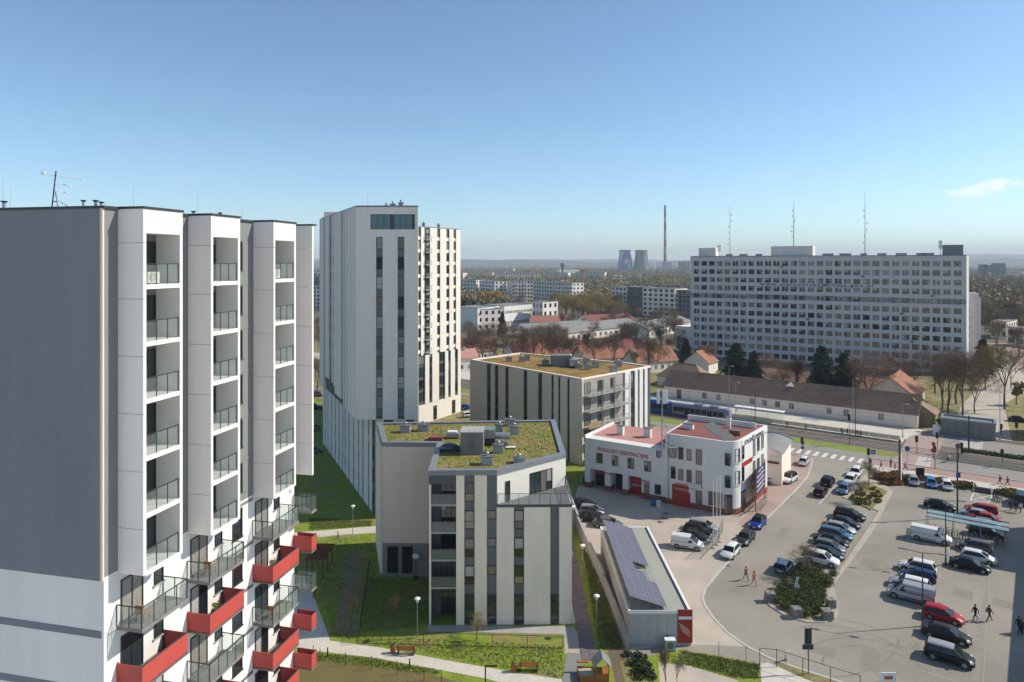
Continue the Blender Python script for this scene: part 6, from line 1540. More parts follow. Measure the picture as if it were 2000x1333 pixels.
hd = thing('tram_hedge', 'low bright green hedge along the tram tracks', 'hedge', (f.o.x, f.o.y, 0)); leaf_blob('foliage', bl, 9000, .2, [mat('bright hedge leaves', (.11, .15, .025), .85, .3, 1.)], hd, seed=8)
c = g(1250, 1305)
bl = [(c.x+rg.uniform(-.9, .9), c.y+rg.uniform(-2.2, 2.2), .2, .5, .5, .28) for _ in range(18)]; hd = thing('dark_shrub_bed', 'dark evergreen ground cover beside the sandy bed', 'shrub', (c.x, c.y, 0)); leaf_blob('foliage', bl, 2600, .12, [M['leafg']], hd, seed=5)
# grass tufts on the lawns near the paths
def tufts(name, label, polys, n, hmax, ms, seed):
    rg = np.random.default_rng(seed); vs = []
    for pts in polys:
        Q = [xy(p) for p in pts]; xs = [p.x for p in Q]; ys = [p.y for p in Q]; k = 0
        while k < n:
            x, y = rg.uniform(min(xs), max(xs)), rg.uniform(min(ys), max(ys)); k += 1
            if not inpoly(Q, x, y): continue
            for _ in range(3):
                a = rg.uniform(0, 6.28); w = rg.uniform(.03, .07); h = rg.uniform(.25, 1)*hmax; x1, y1 = x+rg.normal()*.12, y+rg.normal()*.12
                vs += [(x1-w*math.cos(a), y1-w*math.sin(a), 0), (x1+w*math.cos(a), y1+w*math.sin(a), 0), (x1+rg.normal()*.06, y1+rg.normal()*.06, h)]
    v = np.array(vs); me = fast_mesh(name, v, 3, np.arange(len(v)), ms, midx=RNG.integers(0, len(ms), len(v)//3)); o = bpy.data.objects.new(name, me); COL.objects.link(o); tag(o, label, 'grass', kind='stuff')
tufts('grass', 'short rough grass on the lawns round the footpath', [gp((640, 1240), (1100, 1262), (1100, 1325), (985, 1306), (745, 1262)), gp((600, 1275), (735, 1288), (860, 1312), (850, 1318), (740, 1304), (600, 1288)), gp((605, 1060), (725, 1045), (735, 1110), (690, 1240), (650, 1245)), gp((720, 1130), (835, 1130), (835, 1225), (700, 1235)), gp((605, 1012), (725, 1018), (725, 1028), (605, 1036)), gp((1330, 1272), (1484, 1299), (1480, 1325), (1440, 1325), (1340, 1298)), gp((1140, 1080), (1165, 1080), (1215, 1265), (1170, 1270))], 4500, .16, [mat('grass blade', (.14, .205, .022), .9, .25, .8), mat('dry grass blade', (.25, .22, .085), .9, .25, .8), mat('grass blade', (.15, .195, .03))], 4)
# ------------------------------------------------------------------ vehicles
GL = mat('car glass', (.006, .008, .009), .05, 0, spec=.38); TY = mat('tyre', (.016, .016, .017), .85, 0); RM = mat('wheel rim', (.30, .31, .32), .35, 0, metal=.7)
HL = mat('headlight lens', (.62, .64, .66), .12, 0, spec=.8); TL = mat('tail light', (.28, .012, .012), .2, 0, spec=.8); TR = mat('car trim', (.022, .022, .024), .6, 0); PL = mat('number plate', (.62, .62, .58), .5, 0)
def paint(name, c, metal=.15): return mat('car paint '+name, c, .34, 0, spec=.22, coat=.06, metal=metal)
PT = dict(black=paint('black', (.008, .009, .010)), dark=paint('dark grey', (.03, .032, .037)), grey=paint('grey', (.13, .14, .15)), silver=paint('silver', (.36, .37, .39), .3), white=paint('white', (.66, .67, .67), 0), red=paint('red', (.36, .012, .02), 0),
          blue=paint('blue', (.012, .05, .30)), navy=paint('navy', (.014, .028, .12)), teal=paint('teal', (.02, .035, .05)), sky=paint('sky blue', (.055, .23, .48)), steel=paint('steel blue', (.085, .15, .24)), brown=paint('brown', (.030, .022, .018)), maroon=paint('maroon', (.055, .014, .022)), purple=paint('purple grey', (.12, .09, .16)))
def car_parts(kind):
    """(name, mesh, parent index) list; x is forward, paint is slot 0 of the painted parts"""
    sp = dict(hatch=(4.1, 1.78, 1.48, .93, (-1.98, -1.55, .22, 1.12), .86), sedan=(4.65, 1.82, 1.45, .93, (-1.75, -1.05, .35, 1.2), .98), estate=(4.6, 1.82, 1.5, .95, (-2.2, -1.9, .35, 1.22), .95), suv=(4.4, 1.86, 1.68, 1.05, (-2.1, -1.75, .35, 1.15), 1.05), city=(3.65, 1.66, 1.5, .95, (-1.78, -1.45, .35, 1.12), .75), van=(4.45, 1.84, 1.85, 1.08, (-2.2, -2.12, .45, 1.35), 1.3), bigvan=(5.1, 1.98, 2.05, 1.15, (-2.5, -2.42, .8, 1.75), 1.3))[kind]
    L, Wd, Ht, belt, (xr0, xr1, xf1, xf0), _ = sp; hw = Wd/2; hl = L/2
    P0 = PT['white']; out = []
    # body: lofted lower shell, bonnet falling to the nose
    def ring(x, zb, zt, w): return [(x, -w*.90, zb), (x, -w, zb+.14), (x, -w, zt-.20), (x, -w*.93, zt-.03), (x, -w*.55, zt+.025), (x, w*.55, zt+.025), (x, w*.93, zt-.03), (x, w, zt-.20), (x, w, zb+.14), (x, w*.90, zb)]
    tail = belt-.02 if kind != 'sedan' else belt+.02
    mb = MB()
    mb.loft([ring(-hl, .42, tail-.30, hw*.80), ring(-hl+.07, .30, tail-.06, hw*.92), ring(-hl+.35, .22, tail, hw*.985), ring(xr0*.4, .20, belt, hw), ring(xf0-.15, .20, belt-.01, hw), ring(xf0+.25, .20, belt-.06, hw*.995), ring(hl-.55, .22, belt-.16, hw*.965), ring(hl-.14, .26, belt-.27, hw*.86), ring(hl, .36, belt-.42, hw*.66)], P0)
    out.append(['body', mb, 0])
    zr = Ht-.07; wt = hw*(.74 if kind not in ('van', 'bigvan') else .88); wb = hw*.93
    if kind in ('van', 'bigvan'):
        # closed load box in body colour, glazed cab
        xs = .05 if kind == 'van' else .35
        mb = MB(); mb.loft([[(x, -w, belt-.1), (x, -w*.99, belt+.4), (x, -wt, zr), (x, -wt*.7, zr+.07), (x, wt*.7, zr+.07), (x, wt, zr), (x, w*.99, belt+.4), (x, w, belt-.1)] for x, w in ((-hl+.05, hw*.93), (-hl+.2, hw*.97), (xs, hw*.97), (xf1, hw*.95))], P0); out.append(['load_box', mb, 0])
        mb = MB(); q = lambda x, y, z: (x, y, z)
        mb.add([q(xf1+.02, -wt*.93, zr-.02), q(xf1+.02, wt*.93, zr-.02), q(xf0+.1, wb*.93, belt), q(xf0+.1, -wb*.93, belt)], [[0, 3, 2, 1]], GL)
        for s in (-1, 1): mb.add([q(xf1, s*wt, zr), q(xf0+.1, s*wb*.95, belt-.02), q(xf1-.05, s*hw*.96, belt-.02)], [[0, 1, 2] if s > 0 else [2, 1, 0]], P0)
        out.append(['windscreen', mb, 0])
        for s in (-1, 1):
            mb = MB(); y0, y1 = s*(hw*.975+.006), s*(wt+.035); a = [q(xs+.1, y0, belt+.02), q(xf1+.33, y0, belt+.02), q(xf1-.06, y1, zr-.17), q(xs+.1, y1, zr-.17)]
            mb.add(a, [[0, 1, 2, 3] if s < 0 else [3, 2, 1, 0]], GL); out.append(['side_window', mb, 0])
            mb = MB(); mb.box(-hl*.55, xf1-.2, s*hw-.012 if s > 0 else -hw-.012, s*hw+.012 if s > 0 else -hw+.012, .42, .54, TR); out.append(['rub_strip', mb, 0])
        mb = MB(); mb.box(-hl-.015, -hl+.02, -hw*.7, hw*.7, belt+.15, zr-.2, GL); out.append(['rear_window', mb, 0])
    else:
        mb = MB(); lo = [(xr0, -wb, belt-.03), (xf0, -wb, belt-.03), (xf0, wb, belt-.03), (xr0, wb, belt-.03)]; hi = [(xr1, -wt, zr), (xf1, -wt, zr), (xf1, wt, zr), (xr1, wt, zr)]
        mb.hexa(lo+hi, GL); out.append(['glasshouse', mb, 0])
        mb = MB(); nx = 6
        rg_ = []
        for i in range(nx+1):
            x = xr1-.10+(xf1+.08-xr1+.10)*i/nx; t = i/nx; dz = .07*(1-(2*t-1)**2)
            rg_.append([(x, -wt-.02, zr-.05), (x, -wt*.96, zr+.02+dz*.5), (x, -wt*.45, zr+.05+dz), (x, wt*.45, zr+.05+dz), (x, wt*.96, zr+.02+dz*.5), (x, wt+.02, zr-.05)])
        mb.loft(rg_, P0); out.append(['roof', mb, 0])
        mb = MB()
        for s in (-1, 1):
            mb.tube((xf0-.02, s*wb*.985, belt-.03), (xf1, s*wt*1.0, zr-.01), .045, P0, n=5); mb.tube((xr0+.05, s*wb*.985, belt-.03), (xr1+.02, s*wt, zr-.01), .085, P0, r1=.07, n=5)
            xm = (xf0+xr0)/2-.1; xt = (xf1+xr1)/2-.05; mb.tube((xm, s*wb, belt-.03), (xt, s*wt*1.005, zr-.01), .035, TR, n=4)
        out.append(['pillars', mb, 0])
    wr = .33 if kind not in ('suv', 'bigvan') else .37; wx = (-hl+.82, hl-.86)
    for x in wx:
        for s in (-1, 1):
            mb = MB(); y = s*(hw-.10)
            mb.tube((x, y-.11, wr), (x, y+.11, wr), wr, TY, n=14, smooth=False); k = len(out); out.append(['wheel', mb, 0])
            mb = MB(); yo = y+s*.112; mb.tube((x, yo-.01, wr), (x, yo+.012*s, wr), wr*.64, RM, n=10, smooth=False); out.append(['rim', mb, k+1])
            mb = MB(); arc = [(x+(wr+.065)*math.cos(t), wr+(wr+.065)*math.sin(t)) for t in [math.pi*i/10 for i in range(11)]]
            ya = s*(hw+.004)*1.0; mb.poly([(a, ya, b) for a, b in (arc if s > 0 else arc[::-1])][::-1], TR); out.append(['wheel_arch', mb, 0])
    for s in (-1, 1):
        mb = MB(); mb.loft([[(hl-.42, s*hw*.62, belt-.30), (hl-.42, s*hw*.97, belt-.36), (hl-.42, s*hw*.965, belt-.20), (hl-.42, s*hw*.62, belt-.17)], [(hl-.06, s*hw*.42, belt-.44), (hl-.12, s*hw*.84, belt-.46), (hl-.12, s*hw*.84, belt-.31), (hl-.06, s*hw*.42, belt-.33)]], HL, smooth=False); out.append(['headlight', mb, 0])
        mb = MB(); zt = belt-.12; mb.box(-hl+.0, -hl+.14, s*hw*.78-.14, s*hw*.78+.14, zt-.2, zt+.1, TL); out.append(['tail_light', mb, 0])
        mb = MB(); mb.box(xf0-.35, xf0-.15, s*(hw+.10)-.09, s*(hw+.10)+.09, belt-.02, belt+.12, P0); out.append(['wing_mirror', mb, 0])
    mb = MB(); mb.loft([[(hl-.10, -hw*.66, .26), (hl-.10, hw*.66, .26), (hl-.10, hw*.66, .42), (hl-.10, -hw*.66, .42)], [(hl+.02, -hw*.5, .28), (hl+.02, hw*.5, .28), (hl+.02, hw*.5, .40), (hl+.02, -hw*.5, .40)]], TR, smooth=False); out.append(['bumper_grille', mb, 0])
    mb = MB(); mb.box(hl+.02, hl+.035, -.26, .26, .42, .53, PL); out.append(['number_plate', mb, 0])
    mb = MB(); mb.box(-hl-.02, -hl+.0, -.26, .26, .55, .66, PL); out.append(['number_plate', mb, 0])
    for s in (-1, 1):
        mb = MB(); y = s*(hw+.003)
        for x in ((xf0+xr0)/2-.1, xf0-.25): mb.box(x-.008, x+.008, y-.004, y+.004, .32, belt-.2, TR)
        mb.box((xf0+xr0)/2+.02, (xf0+xr0)/2+.2, y-.012, y+.012, belt-.28, belt-.24, TR); out.append(['door_seam', mb, 0])
        mb = MB(); mb.box(wx[0]+wr+.08, wx[1]-wr-.08, y-.02, y+.006, .2, .3, TR); out.append(['sill_trim', mb, 0])
    return [(n_, b.mesh(n_), k) for n_, b, k in out]
_ck = {}
def car(kind, col, px, py, ang, label, group, roof=None, loc=None):
    if kind not in _ck: _ck[kind] = car_parts(kind)
    p = g(px, py) if loc is None else V(loc)
    o = thing('car' if 'van' not in kind else 'van', label, 'car' if 'van' not in kind else 'van', (p.x, p.y, .012), group, rz=R(ang))
    o.scale = (.955, .955, .93); made = []
    for n_, me, k in _ck[kind]:
        c = bpy.data.objects.new(n_, me); COL.objects.link(c); c.parent = o if k == 0 else made[k-1]; made.append(c)
        for i, m in enumerate(me.materials):
            if m is PT['white'] : c.material_slots[i].link = 'OBJECT'; c.material_slots[i].material = PT[roof] if roof and n_ == 'roof' else PT[col]
    return o
A1, A2, U1, U2 = -36, 144, 54, 234
GR, GI, GS, GY, GF = 'cars parked in the car park', 'cars parked along the traffic island', 'cars in the side street', 'cars in the garage yard', 'cars on far streets'
for a in (
 ('suv', 'black', 1854, 1291, A1, 'black estate car with a pale reflection painted on its roof, closest to the bottom of the car park', GR, 'silver'),  # silver roof colour stands in for a white reflection on black paint
 ('sedan', 'brown', 1848, 1248, A1, 'dark brown saloon parked between red car and black estate', GR),
 ('hatch', 'red', 1842, 1211, A1, 'bright red hatchback beside the lamp post', GR),
 ('bigvan', 'silver', 1779, 1171, A2, 'silver panel van parked above the red hatchback', GR),
 ('estate', 'silver', 1776, 1149, A2, 'pale silver estate behind the silver panel van', GR, 'white'),
 ('hatch', 'navy', 1793, 1134, A2, 'dark blue hatchback between two silver cars', GR),
 ('suv', 'white', 1791, 1117, A2, 'white crossover at the head of the short row below the van', GR),
 ('sedan', 'black', 1894, 1112, A1, 'large glossy black saloon below the bicycle shelter', GR),
 ('hatch', 'white', 1912, 1097, A1, 'white hatchback half hidden behind the large black saloon', GR),
 ('suv', 'grey', 1902, 1076, A2, 'grey crossover parked under the bicycle shelter front', GR),
 ('bigvan', 'white', 1819, 1057, A1, 'white panel van beside the bicycle shelter', GR),
 ('suv', 'black', 1926, 1047, A1, 'black car in the shade at the end of the bicycle shelter', GR),
 ('hatch', 'white', 1932, 1034, A1, 'white car behind the bicycle shelter roof', GR),
 ('sedan', 'red', 1920, 1019, A2, 'lower of the two red cars above the bicycle shelter', GR),
 ('sedan', 'silver', 1903, 1011, A2, 'silver car wedged between the two red cars', GR),
 ('estate', 'red', 1916, 1002, A2, 'upper of the two red cars, wine red estate', GR),
 ('sedan', 'black', 1836, 994, A1, 'black saloon at the top of the car park', GR),
 ('city', 'silver', 1784, 946, 246, 'silver compact car facing out beside the russet shrubs', GR),
 ('city', 'sky', 1818, 950, 246, 'sky blue compact car between two pale compacts', GR),
 ('city', 'white', 1849, 955, 246, 'white compact car beside the tall dark pole', GR),
 ('bigvan', 'teal', 1994, 983, U1, 'dark blue van with pale roof at the picture edge', GR),
 ('estate', 'black', 1660, 1013, A1, 'black estate at the top of the island row', GI),
 ('sedan', 'dark', 1649, 1028, A1, 'dark grey saloon second from the top of the island row', GI),
 ('hatch', 'silver', 1642, 1040, A1, 'silver hatchback in the middle of the island row', GI),
 ('estate', 'steel', 1633, 1051, A1, 'steel blue estate below the silver hatchback', GI),
 ('sedan', 'black', 1624, 1064, A1, 'black saloon between steel blue estate and grey hatchback', GI),
 ('hatch', 'grey', 1621, 1076, A1, 'grey hatchback third from the hedge in the island row', GI),
 ('sedan', 'teal', 1614, 1088, A1, 'dark teal saloon next to the white car by the hedge', GI),
 ('suv', 'white', 1605, 1101, A1, 'white crossover right beside the evergreen hedge'.replace('right ', ''), GI),
 ('hatch', 'steel', 1531, 1114, U1, 'blue grey hatchback parked by the hedge tip', GS),
 ('hatch', 'steel', 1648, 962, U2, 'light blue hatchback waiting behind two white cars', GS),
 ('suv', 'white', 1660, 945, U2, 'second white car from the zebra crossing by the island', GS),
 ('suv', 'white', 1671, 930, U2, 'first white car by the island next to the zebra crossing', GS),
 ('hatch', 'maroon', 1603, 967, U1, 'dark maroon car driving up the side street', GS),
 ('suv', 'black', 1617, 947, U1, 'black car ahead of the maroon car', GS),
 ('city', 'white', 1569, 908, 238, 'white compact parked on the reddish corner pavement', GS),
 ('suv', 'white', 1541, 941, 226, 'white car with black roof parked beside the curved hall', GS, 'black'),
 ('hatch', 'white', 1505, 943, 200, 'white car half hidden behind the navy sign board', GS),
 ('hatch', 'blue', 1480, 1028, U2, 'bright blue hatchback parked before the rounded corner', GS, 'black'),
 ('sedan', 'dark', 1456, 1058, U2, 'dark grey saloon between blue and white hatchbacks', GS),
 ('hatch', 'white', 1426, 1085, U2, 'white hatchback parked at the bend of the pale kerb', GS),
 ('van', 'white', 1343, 1070, -22, 'small white delivery van in the garage yard', GY),
 ('sedan', 'dark', 1358, 1056, -26, 'dark grey saloon beside the small white delivery van', GY),
 ('estate', 'black', 1365, 1046, -28, 'black estate in the middle of the yard row', GY),
 ('estate', 'silver', 1374, 1035, -30, 'silver estate under the flagpoles', GY),
 ('sedan', 'grey', 1187, 1029, -16, 'grey saloon parked just behind the solar garage', GY),
 ('sedan', 'dark', 1156, 1017, -14, 'dark grey car second from the solar garage by the wall', GY),
 ('hatch', 'silver', 1156, 1004, -12, 'silver hatchback with roof box by the boundary wall', GY),
 ('suv', 'teal', 1139, 993, -10, 'dark teal car half hidden by the terrace corner', GY),
 ('bigvan', 'purple', 615, 775, 20, 'purple grey van in the gap between the towers', GF), ('suv', 'dark', 614, 800, 15, 'dark car below the purple van in the gap', GF), ('hatch', 'grey', 612, 884, 10, 'grey hatchback at the foot of the ribbed high-rise', GF), ('hatch', 'white', 612, 840, 80, 'white car on the strip between the towers', GF),
 ('hatch', 'white', 1306, 739, 20, 'white car parked behind the tram among red roofs', GF), ('hatch', 'silver', 1316, 735, 20, 'silver car parked behind the tram among red roofs', GF), ('sedan', 'black', 1990, 824, -30, 'black car waiting near the white corner house', GF), ('sedan', 'steel', 1940, 718, -20, 'pale blue car parked on the grass by the spruce', GF), ('city', 'white', 915, 815, 30, 'white car between the two pale blocks', GF), ('city', 'blue', 908, 800, 30, 'blue car behind the pale high-rise corner', GF)):
    car(*a)

# ------------------------------------------------------------------ tram
def tram():
    q0 = 164.6; p1 = .8*57.6-.6*163.5-5; L1, L2 = 15.5, 15.0
    fr = Fr(st(p1-40, q0-1.2), st(p1, q0-1.2)); end = 40
    c = fr.p(25, -1.2, 0); root = thing('tram', 'blue two section tram standing behind the white station', 'tram', (c.x, c.y, 0))
    def sect(s0, s1, m, nm):
        rings = []
        prof = [(0.02, .35), (0.0, .6), (0.0, 2.3), (-.12, 2.9), (-.35, 3.15), (-2.05, 3.15), (-2.28, 2.9), (-2.4, 2.3), (-2.4, .6), (-2.38, .35)]
        mb = MB()
        for s, k in ((s0, .94), (s0+.3, 1), (s1-.5, 1), (s1, .9)): rings.append([fr.p(s, -1.2+(t+1.2)*k, z if z < 2.5 else .35+(z-.35)*(.5+.5*k)) for t, z in prof])
        mb.loft(rings, m, smooth=False); o = mb.obj(nm, root)
        n_ = int((s1-s0-1)/1.45)
        for i in range(n_):
            a = s0+.6+i*1.45
            door = i % 4 == 2
            w = MB().fbox(fr, a, a+1.25, .002, .03, .55 if door else 1.25, 2.35, GL).obj('door' if door else 'side_window', o)
            if door: MB().fbox(fr, a+.6, a+.65, .03, .05, .55, 2.35, m).obj('door_post', w)
        return o
    sect(end-30.9, end-15.3, M['blue'], 'blue_car'); o2 = sect(end-14.8, end, M['lilacblue'], 'lilac_car'); sect(end-46.5, end-31.4, M['blue'], 'blue_car')
    MB().fbox(fr, end-15.3, end-14.8, -2.2, -.2, .5, 2.9, M['black']).obj('bellows', root); MB().fbox(fr, end-31.4, end-30.9, -2.2, -.2, .5, 2.9, M['black']).obj('bellows', root)
    for s in (end-28, end-24, end-9, end-5, end-19): MB().fbox(fr, s, s+2.2, -1.9, -.5, 3.15, 3.5, M['steel']).obj('roof_box', root)
    for s in (end-29, end-18, end-12, end-3, end-44, end-34):
        for t in (-.3, -2.1):
            mb = MB(); mb.tube(fr.p(s, t-.07, .38), fr.p(s, t+.07, .38), .33, M['dkmetal'], n=12); mb.obj('wheel', root)
    mb = MB(); a = fr.p(end-7, -1.2, 3.5); mb.tube(a, a+V((1.0, -.7, .9)), .04, M['dkmetal']); mb.tube(a+V((1.0, -.7, .9)), a+V((.1, 0, 1.8)), .04, M['dkmetal']); mb.tube(a+V((-.5, -.6, 1.8)), a+V((.6, .7, 1.8)), .04, M['dkmetal']); mb.obj('pantograph', root)
tram()

# ------------------------------------------------------------------ people
def figure(pose, seed):
    """one continuous skinned body; returns verts, faces (1.75 m tall, facing +x)"""
    J = {}; rnd = random.Random(seed)
    J['pel'] = (0, 0, .95); J['wst'] = (.0, 0, 1.10); J['chs'] = (.01, 0, 1.32); J['nck'] = (.0, 0, 1.48); J['hd0'] = (.02, 0, 1.57); J['hd1'] = (.025, 0, 1.67)
    sw = dict(walk=.32, stride=.42, stand=.05, sit=0)[pose]
    for s, sg, k in (('l', 1, 1), ('r', -1, -1)):
        y = .095*sg
        if pose == 'sit': J['hip'+s] = (0, y, .92); J['kne'+s] = (.36, y*1.3, .72); J['ank'+s] = (.22, y*1.3, .30); J['toe'+s] = (.40, y*1.3, .27)
        else:
            J['hip'+s] = (0, y, .90); J['kne'+s] = (sw*.55*k+.05, y, .50); J['ank'+s] = (sw*k-(.05 if k < 0 else 0), y, .09 if k > 0 or pose == 'stand' else .14); J['toe'+s] = (sw*k+.15-(.04 if k < 0 else 0), y*1.15, .045)
        J['sho'+s] = (0, .19*sg, 1.41); 
        if pose == 'sit': J['elb'+s] = (.20, .22*sg, 1.17); J['wri'+s] = (.44, .20*sg, 1.10); J['hnd'+s] = (.52, .20*sg, 1.08)
        else: J['elb'+s] = (-sw*.35*k-.03, .235*sg, 1.13); J['wri'+s] = (-sw*.5*k+.06, .24*sg, .90); J['hnd'+s] = (-sw*.5*k+.10, .24*sg, .80)
    rad = dict(pel=(.155, .12), wst=(.135, .10), chs=(.165, .115), nck=(.058, .058), hd0=(.082, .092), hd1=(.078, .09), hip=(.10, .10), kne=(.066, .066), ank=(.045, .045), toe=(.042, .035), sho=(.075, .07), elb=(.05, .05), wri=(.036, .036), hnd=(.036, .03))
    E = [('pel', 'wst'), ('wst', 'chs'), ('chs', 'nck'), ('nck', 'hd0'), ('hd0', 'hd1')]
    for s in 'lr': E += [('pel', 'hip'+s), ('hip'+s, 'kne'+s), ('kne'+s, 'ank'+s), ('ank'+s, 'toe'+s), ('chs', 'sho'+s), ('sho'+s, 'elb'+s), ('elb'+s, 'wri'+s), ('wri'+s, 'hnd'+s)]
    ks = list(J); me = bpy.data.meshes.new('fig'); me.from_pydata([J[k] for k in ks], [(ks.index(a), ks.index(b)) for a, b in E], [])
    o = bpy.data.objects.new('fig', me); COL.objects.link(o)
    md = o.modifiers.new('skin', 'SKIN'); md.use_smooth_shade = True
    for i, k in enumerate(ks):
        sv = me.skin_vertices[0].data[i]; sv.radius = rad[k[:3]] if k[:3] in rad else rad[k]; sv.use_root = k == 'pel'
    sb = o.modifiers.new('sub', 'SUBSURF'); sb.levels = 1; sb.render_levels = 1
    dg = bpy.context.evaluated_depsgraph_get(); ev = bpy.data.meshes.new_from_object(o.evaluated_get(dg))
    vs = [tuple(v.co) for v in ev.vertices]; fs = [list(p.vertices) for p in ev.polygons]
    COL.objects.unlink(o); bpy.data.objects.remove(o); bpy.data.meshes.remove(ev)
    mz = min(v[2] for v in vs)
    if pose != 'sit': vs = [(x, y, z-mz) for x, y, z in vs]
    return vs, fs
FIG = {p: figure(p, 1) for p in ('walk', 'stride', 'stand', 'sit')}
def cloth(name, c): return mat('cloth '+name, c, .9, .12, 6)
CL = dict(black=cloth('black', (.013, .013, .015)), navy=cloth('navy', (.02, .025, .05)), grey=cloth('grey', (.11, .11, .12)), pink=cloth('pink', (.50, .17, .19)), rose=cloth('rose red', (.42, .07, .09)), red=cloth('red', (.33, .03, .04)), jean=cloth('denim', (.06, .09, .15)), tan=cloth('tan', (.30, .22, .14)), green=cloth('teal', (.06, .2, .17)), white=cloth('white', (.55, .55, .53)))
def person(px, py, ang, pose, top, low, label, shoes='black', group=None, long=False, bag=None, loc=None, tall=1.0, z=.012):
    p = g(px, py) if loc is None else V(loc)
    o = thing('person', label, 'person', (p.x, p.y, z), group, rz=R(ang)); o.scale = (tall*.96,)*3
    vs, fs = FIG[pose]; mb = MB(); ms = [CL[shoes], CL[low], CL[top], M['skin'], M['hair']]
    me = bpy.data.meshes.new('body'); me.from_pydata(vs, [], fs)
    for m in ms: me.materials.append(m)
    lim = .98 if not long else .55
    for pl in me.polygons:
        c = pl.center
        hand = abs(c.y) > .18 and c.z < .86 and c.z > .6 and not pose == 'sit'
        if pose == 'sit' and c.x > .46 and c.z > .95: hand = True
        if hand: k = 3
        elif c.z < .10 and pose != 'sit': k = 0
        elif c.z < lim and not (abs(c.y) > .2 and c.z > .8): k = 1
        elif c.z < 1.49: k = 2
        elif c.x > .045 and c.z < 1.69 or c.z < 1.55: k = 3
        else: k = 4
        pl.material_index = k; pl.use_smooth = True
    b = bpy.data.objects.new('body', me); COL.objects.link(b); b.parent = o
    mb = MB()
    hr = [(.088*math.cos(t)*k_, .098*math.sin(t)*k_, h_) for k_, h_ in () for t in ()]
    mb.lathe([(.10, 0.0), (.105, .06), (.085, .115), (.04, .14), (0, .145)], M['hair'], (.005, 0, 1.635), 10); c = bpy.data.objects.new('hair', mb.mesh('hair')); COL.objects.link(c); c.parent = o
    if bag:
        mb = MB(); mb.loft([[(-.12, -.14, 1.02), (-.12, .14, 1.02), (-.12, .14, 1.38), (-.12, -.14, 1.38)], [(-.27, -.11, 1.06), (-.27, .11, 1.06), (-.27, .11, 1.33), (-.27, -.11, 1.33)]], CL[bag], smooth=False)
        for y in (-.09, .09): mb.tube((-.1, y, 1.38), (.1, y, 1.44), .018, CL[bag], n=4); mb.tube((.1, y, 1.44), (.13, y, 1.2), .018, CL[bag], n=4)
        c = bpy.data.objects.new('backpack', mb.mesh('backpack')); COL.objects.link(c); c.parent = o
    return o
for a, kw in (
 ((1457, 1134, 100, 'stride', 'rose', 'black', 'person in rose top and dark trousers walking across the side street'), {}),
 ((1473, 1144, 100, 'walk', 'pink', 'pink', 'person in long pink coat walking across the side street'), dict(long=True, tall=1.04)),
 ((1905, 1213, 190, 'stride', 'black', 'black', 'person in black striding beside the red hatchback'), dict(tall=1.05)),
 ((1932, 1214, 10, 'stride', 'black', 'navy', 'person in black with backpack striding away from the red hatchback'), dict(bag='grey', tall=1.05)),
 ((1990, 1237, 30, 'walk', 'black', 'black', 'person in black standing in the supermarket shade'), dict(tall=1.05)), ((1996, 1240, 200, 'stand', 'navy', 'black', 'second person in dark clothes in the supermarket shade'), {}),
 ((1953, 947, 150, 'walk', 'red', 'black', 'person in red jacket on the pavement above the steps'), dict(bag='black')), ((1968, 950, 150, 'stride', 'grey', 'black', 'person in grey with red bag beyond the steps'), dict(bag='red')),
 ((1700, 912, 60, 'stand', 'black', 'black', 'person in black waiting by the traffic light'), {}), ((1721, 918, 140, 'walk', 'black', 'grey', 'person in dark coat beside the russet shrub'), {}), ((1740, 914, 120, 'stand', 'black', 'black', 'taller person in black before the tall sign'), dict(tall=1.05)), ((1748, 917, 120, 'stand', 'navy', 'black', 'child in navy before the tall sign'), dict(tall=.72)), ((1768, 920, -30, 'stride', 'green', 'navy', 'person in teal jacket passing behind the tall sign'), {}),
 ((1823, 901, 130, 'walk', 'red', 'grey', 'person in red on the street crossing'), {}),
 ((1974, 998, 200, 'walk', 'navy', 'black', 'person in navy behind the bicycle stands'), {}), ((1984, 1001, 20, 'stride', 'black', 'grey', 'person in black walking past the dark blue van'), {}), ((1993, 1003, 20, 'walk', 'white', 'jean', 'person in white shirt beside the dark blue van'), {}),
 ((1955, 853, 90, 'stand', 'black', 'black', 'person in black at the far junction lamp post'), {}),
 ((1537, 839, 0, 'stand', 'black', 'black', 'person in black under the tram shelter'), dict(z=.235)), ((1574, 844, 180, 'stand', 'red', 'navy', 'person in red at the end of the tram shelter'), dict(z=.235)), ((1644, 852, 0, 'walk', 'jean', 'navy', 'person in denim on the tram platform'), dict(z=.235)), ((1655, 853, 180, 'stand', 'navy', 'grey', 'person in navy on the tram platform'), dict(z=.235)), ((1675, 856, 0, 'walk', 'grey', 'black', 'person in grey on the tram platform'), dict(z=.235)), ((1681, 857, 40, 'stand', 'rose', 'black', 'person in rose on the tram platform'), dict(z=.235))):
    person(*a, **kw)
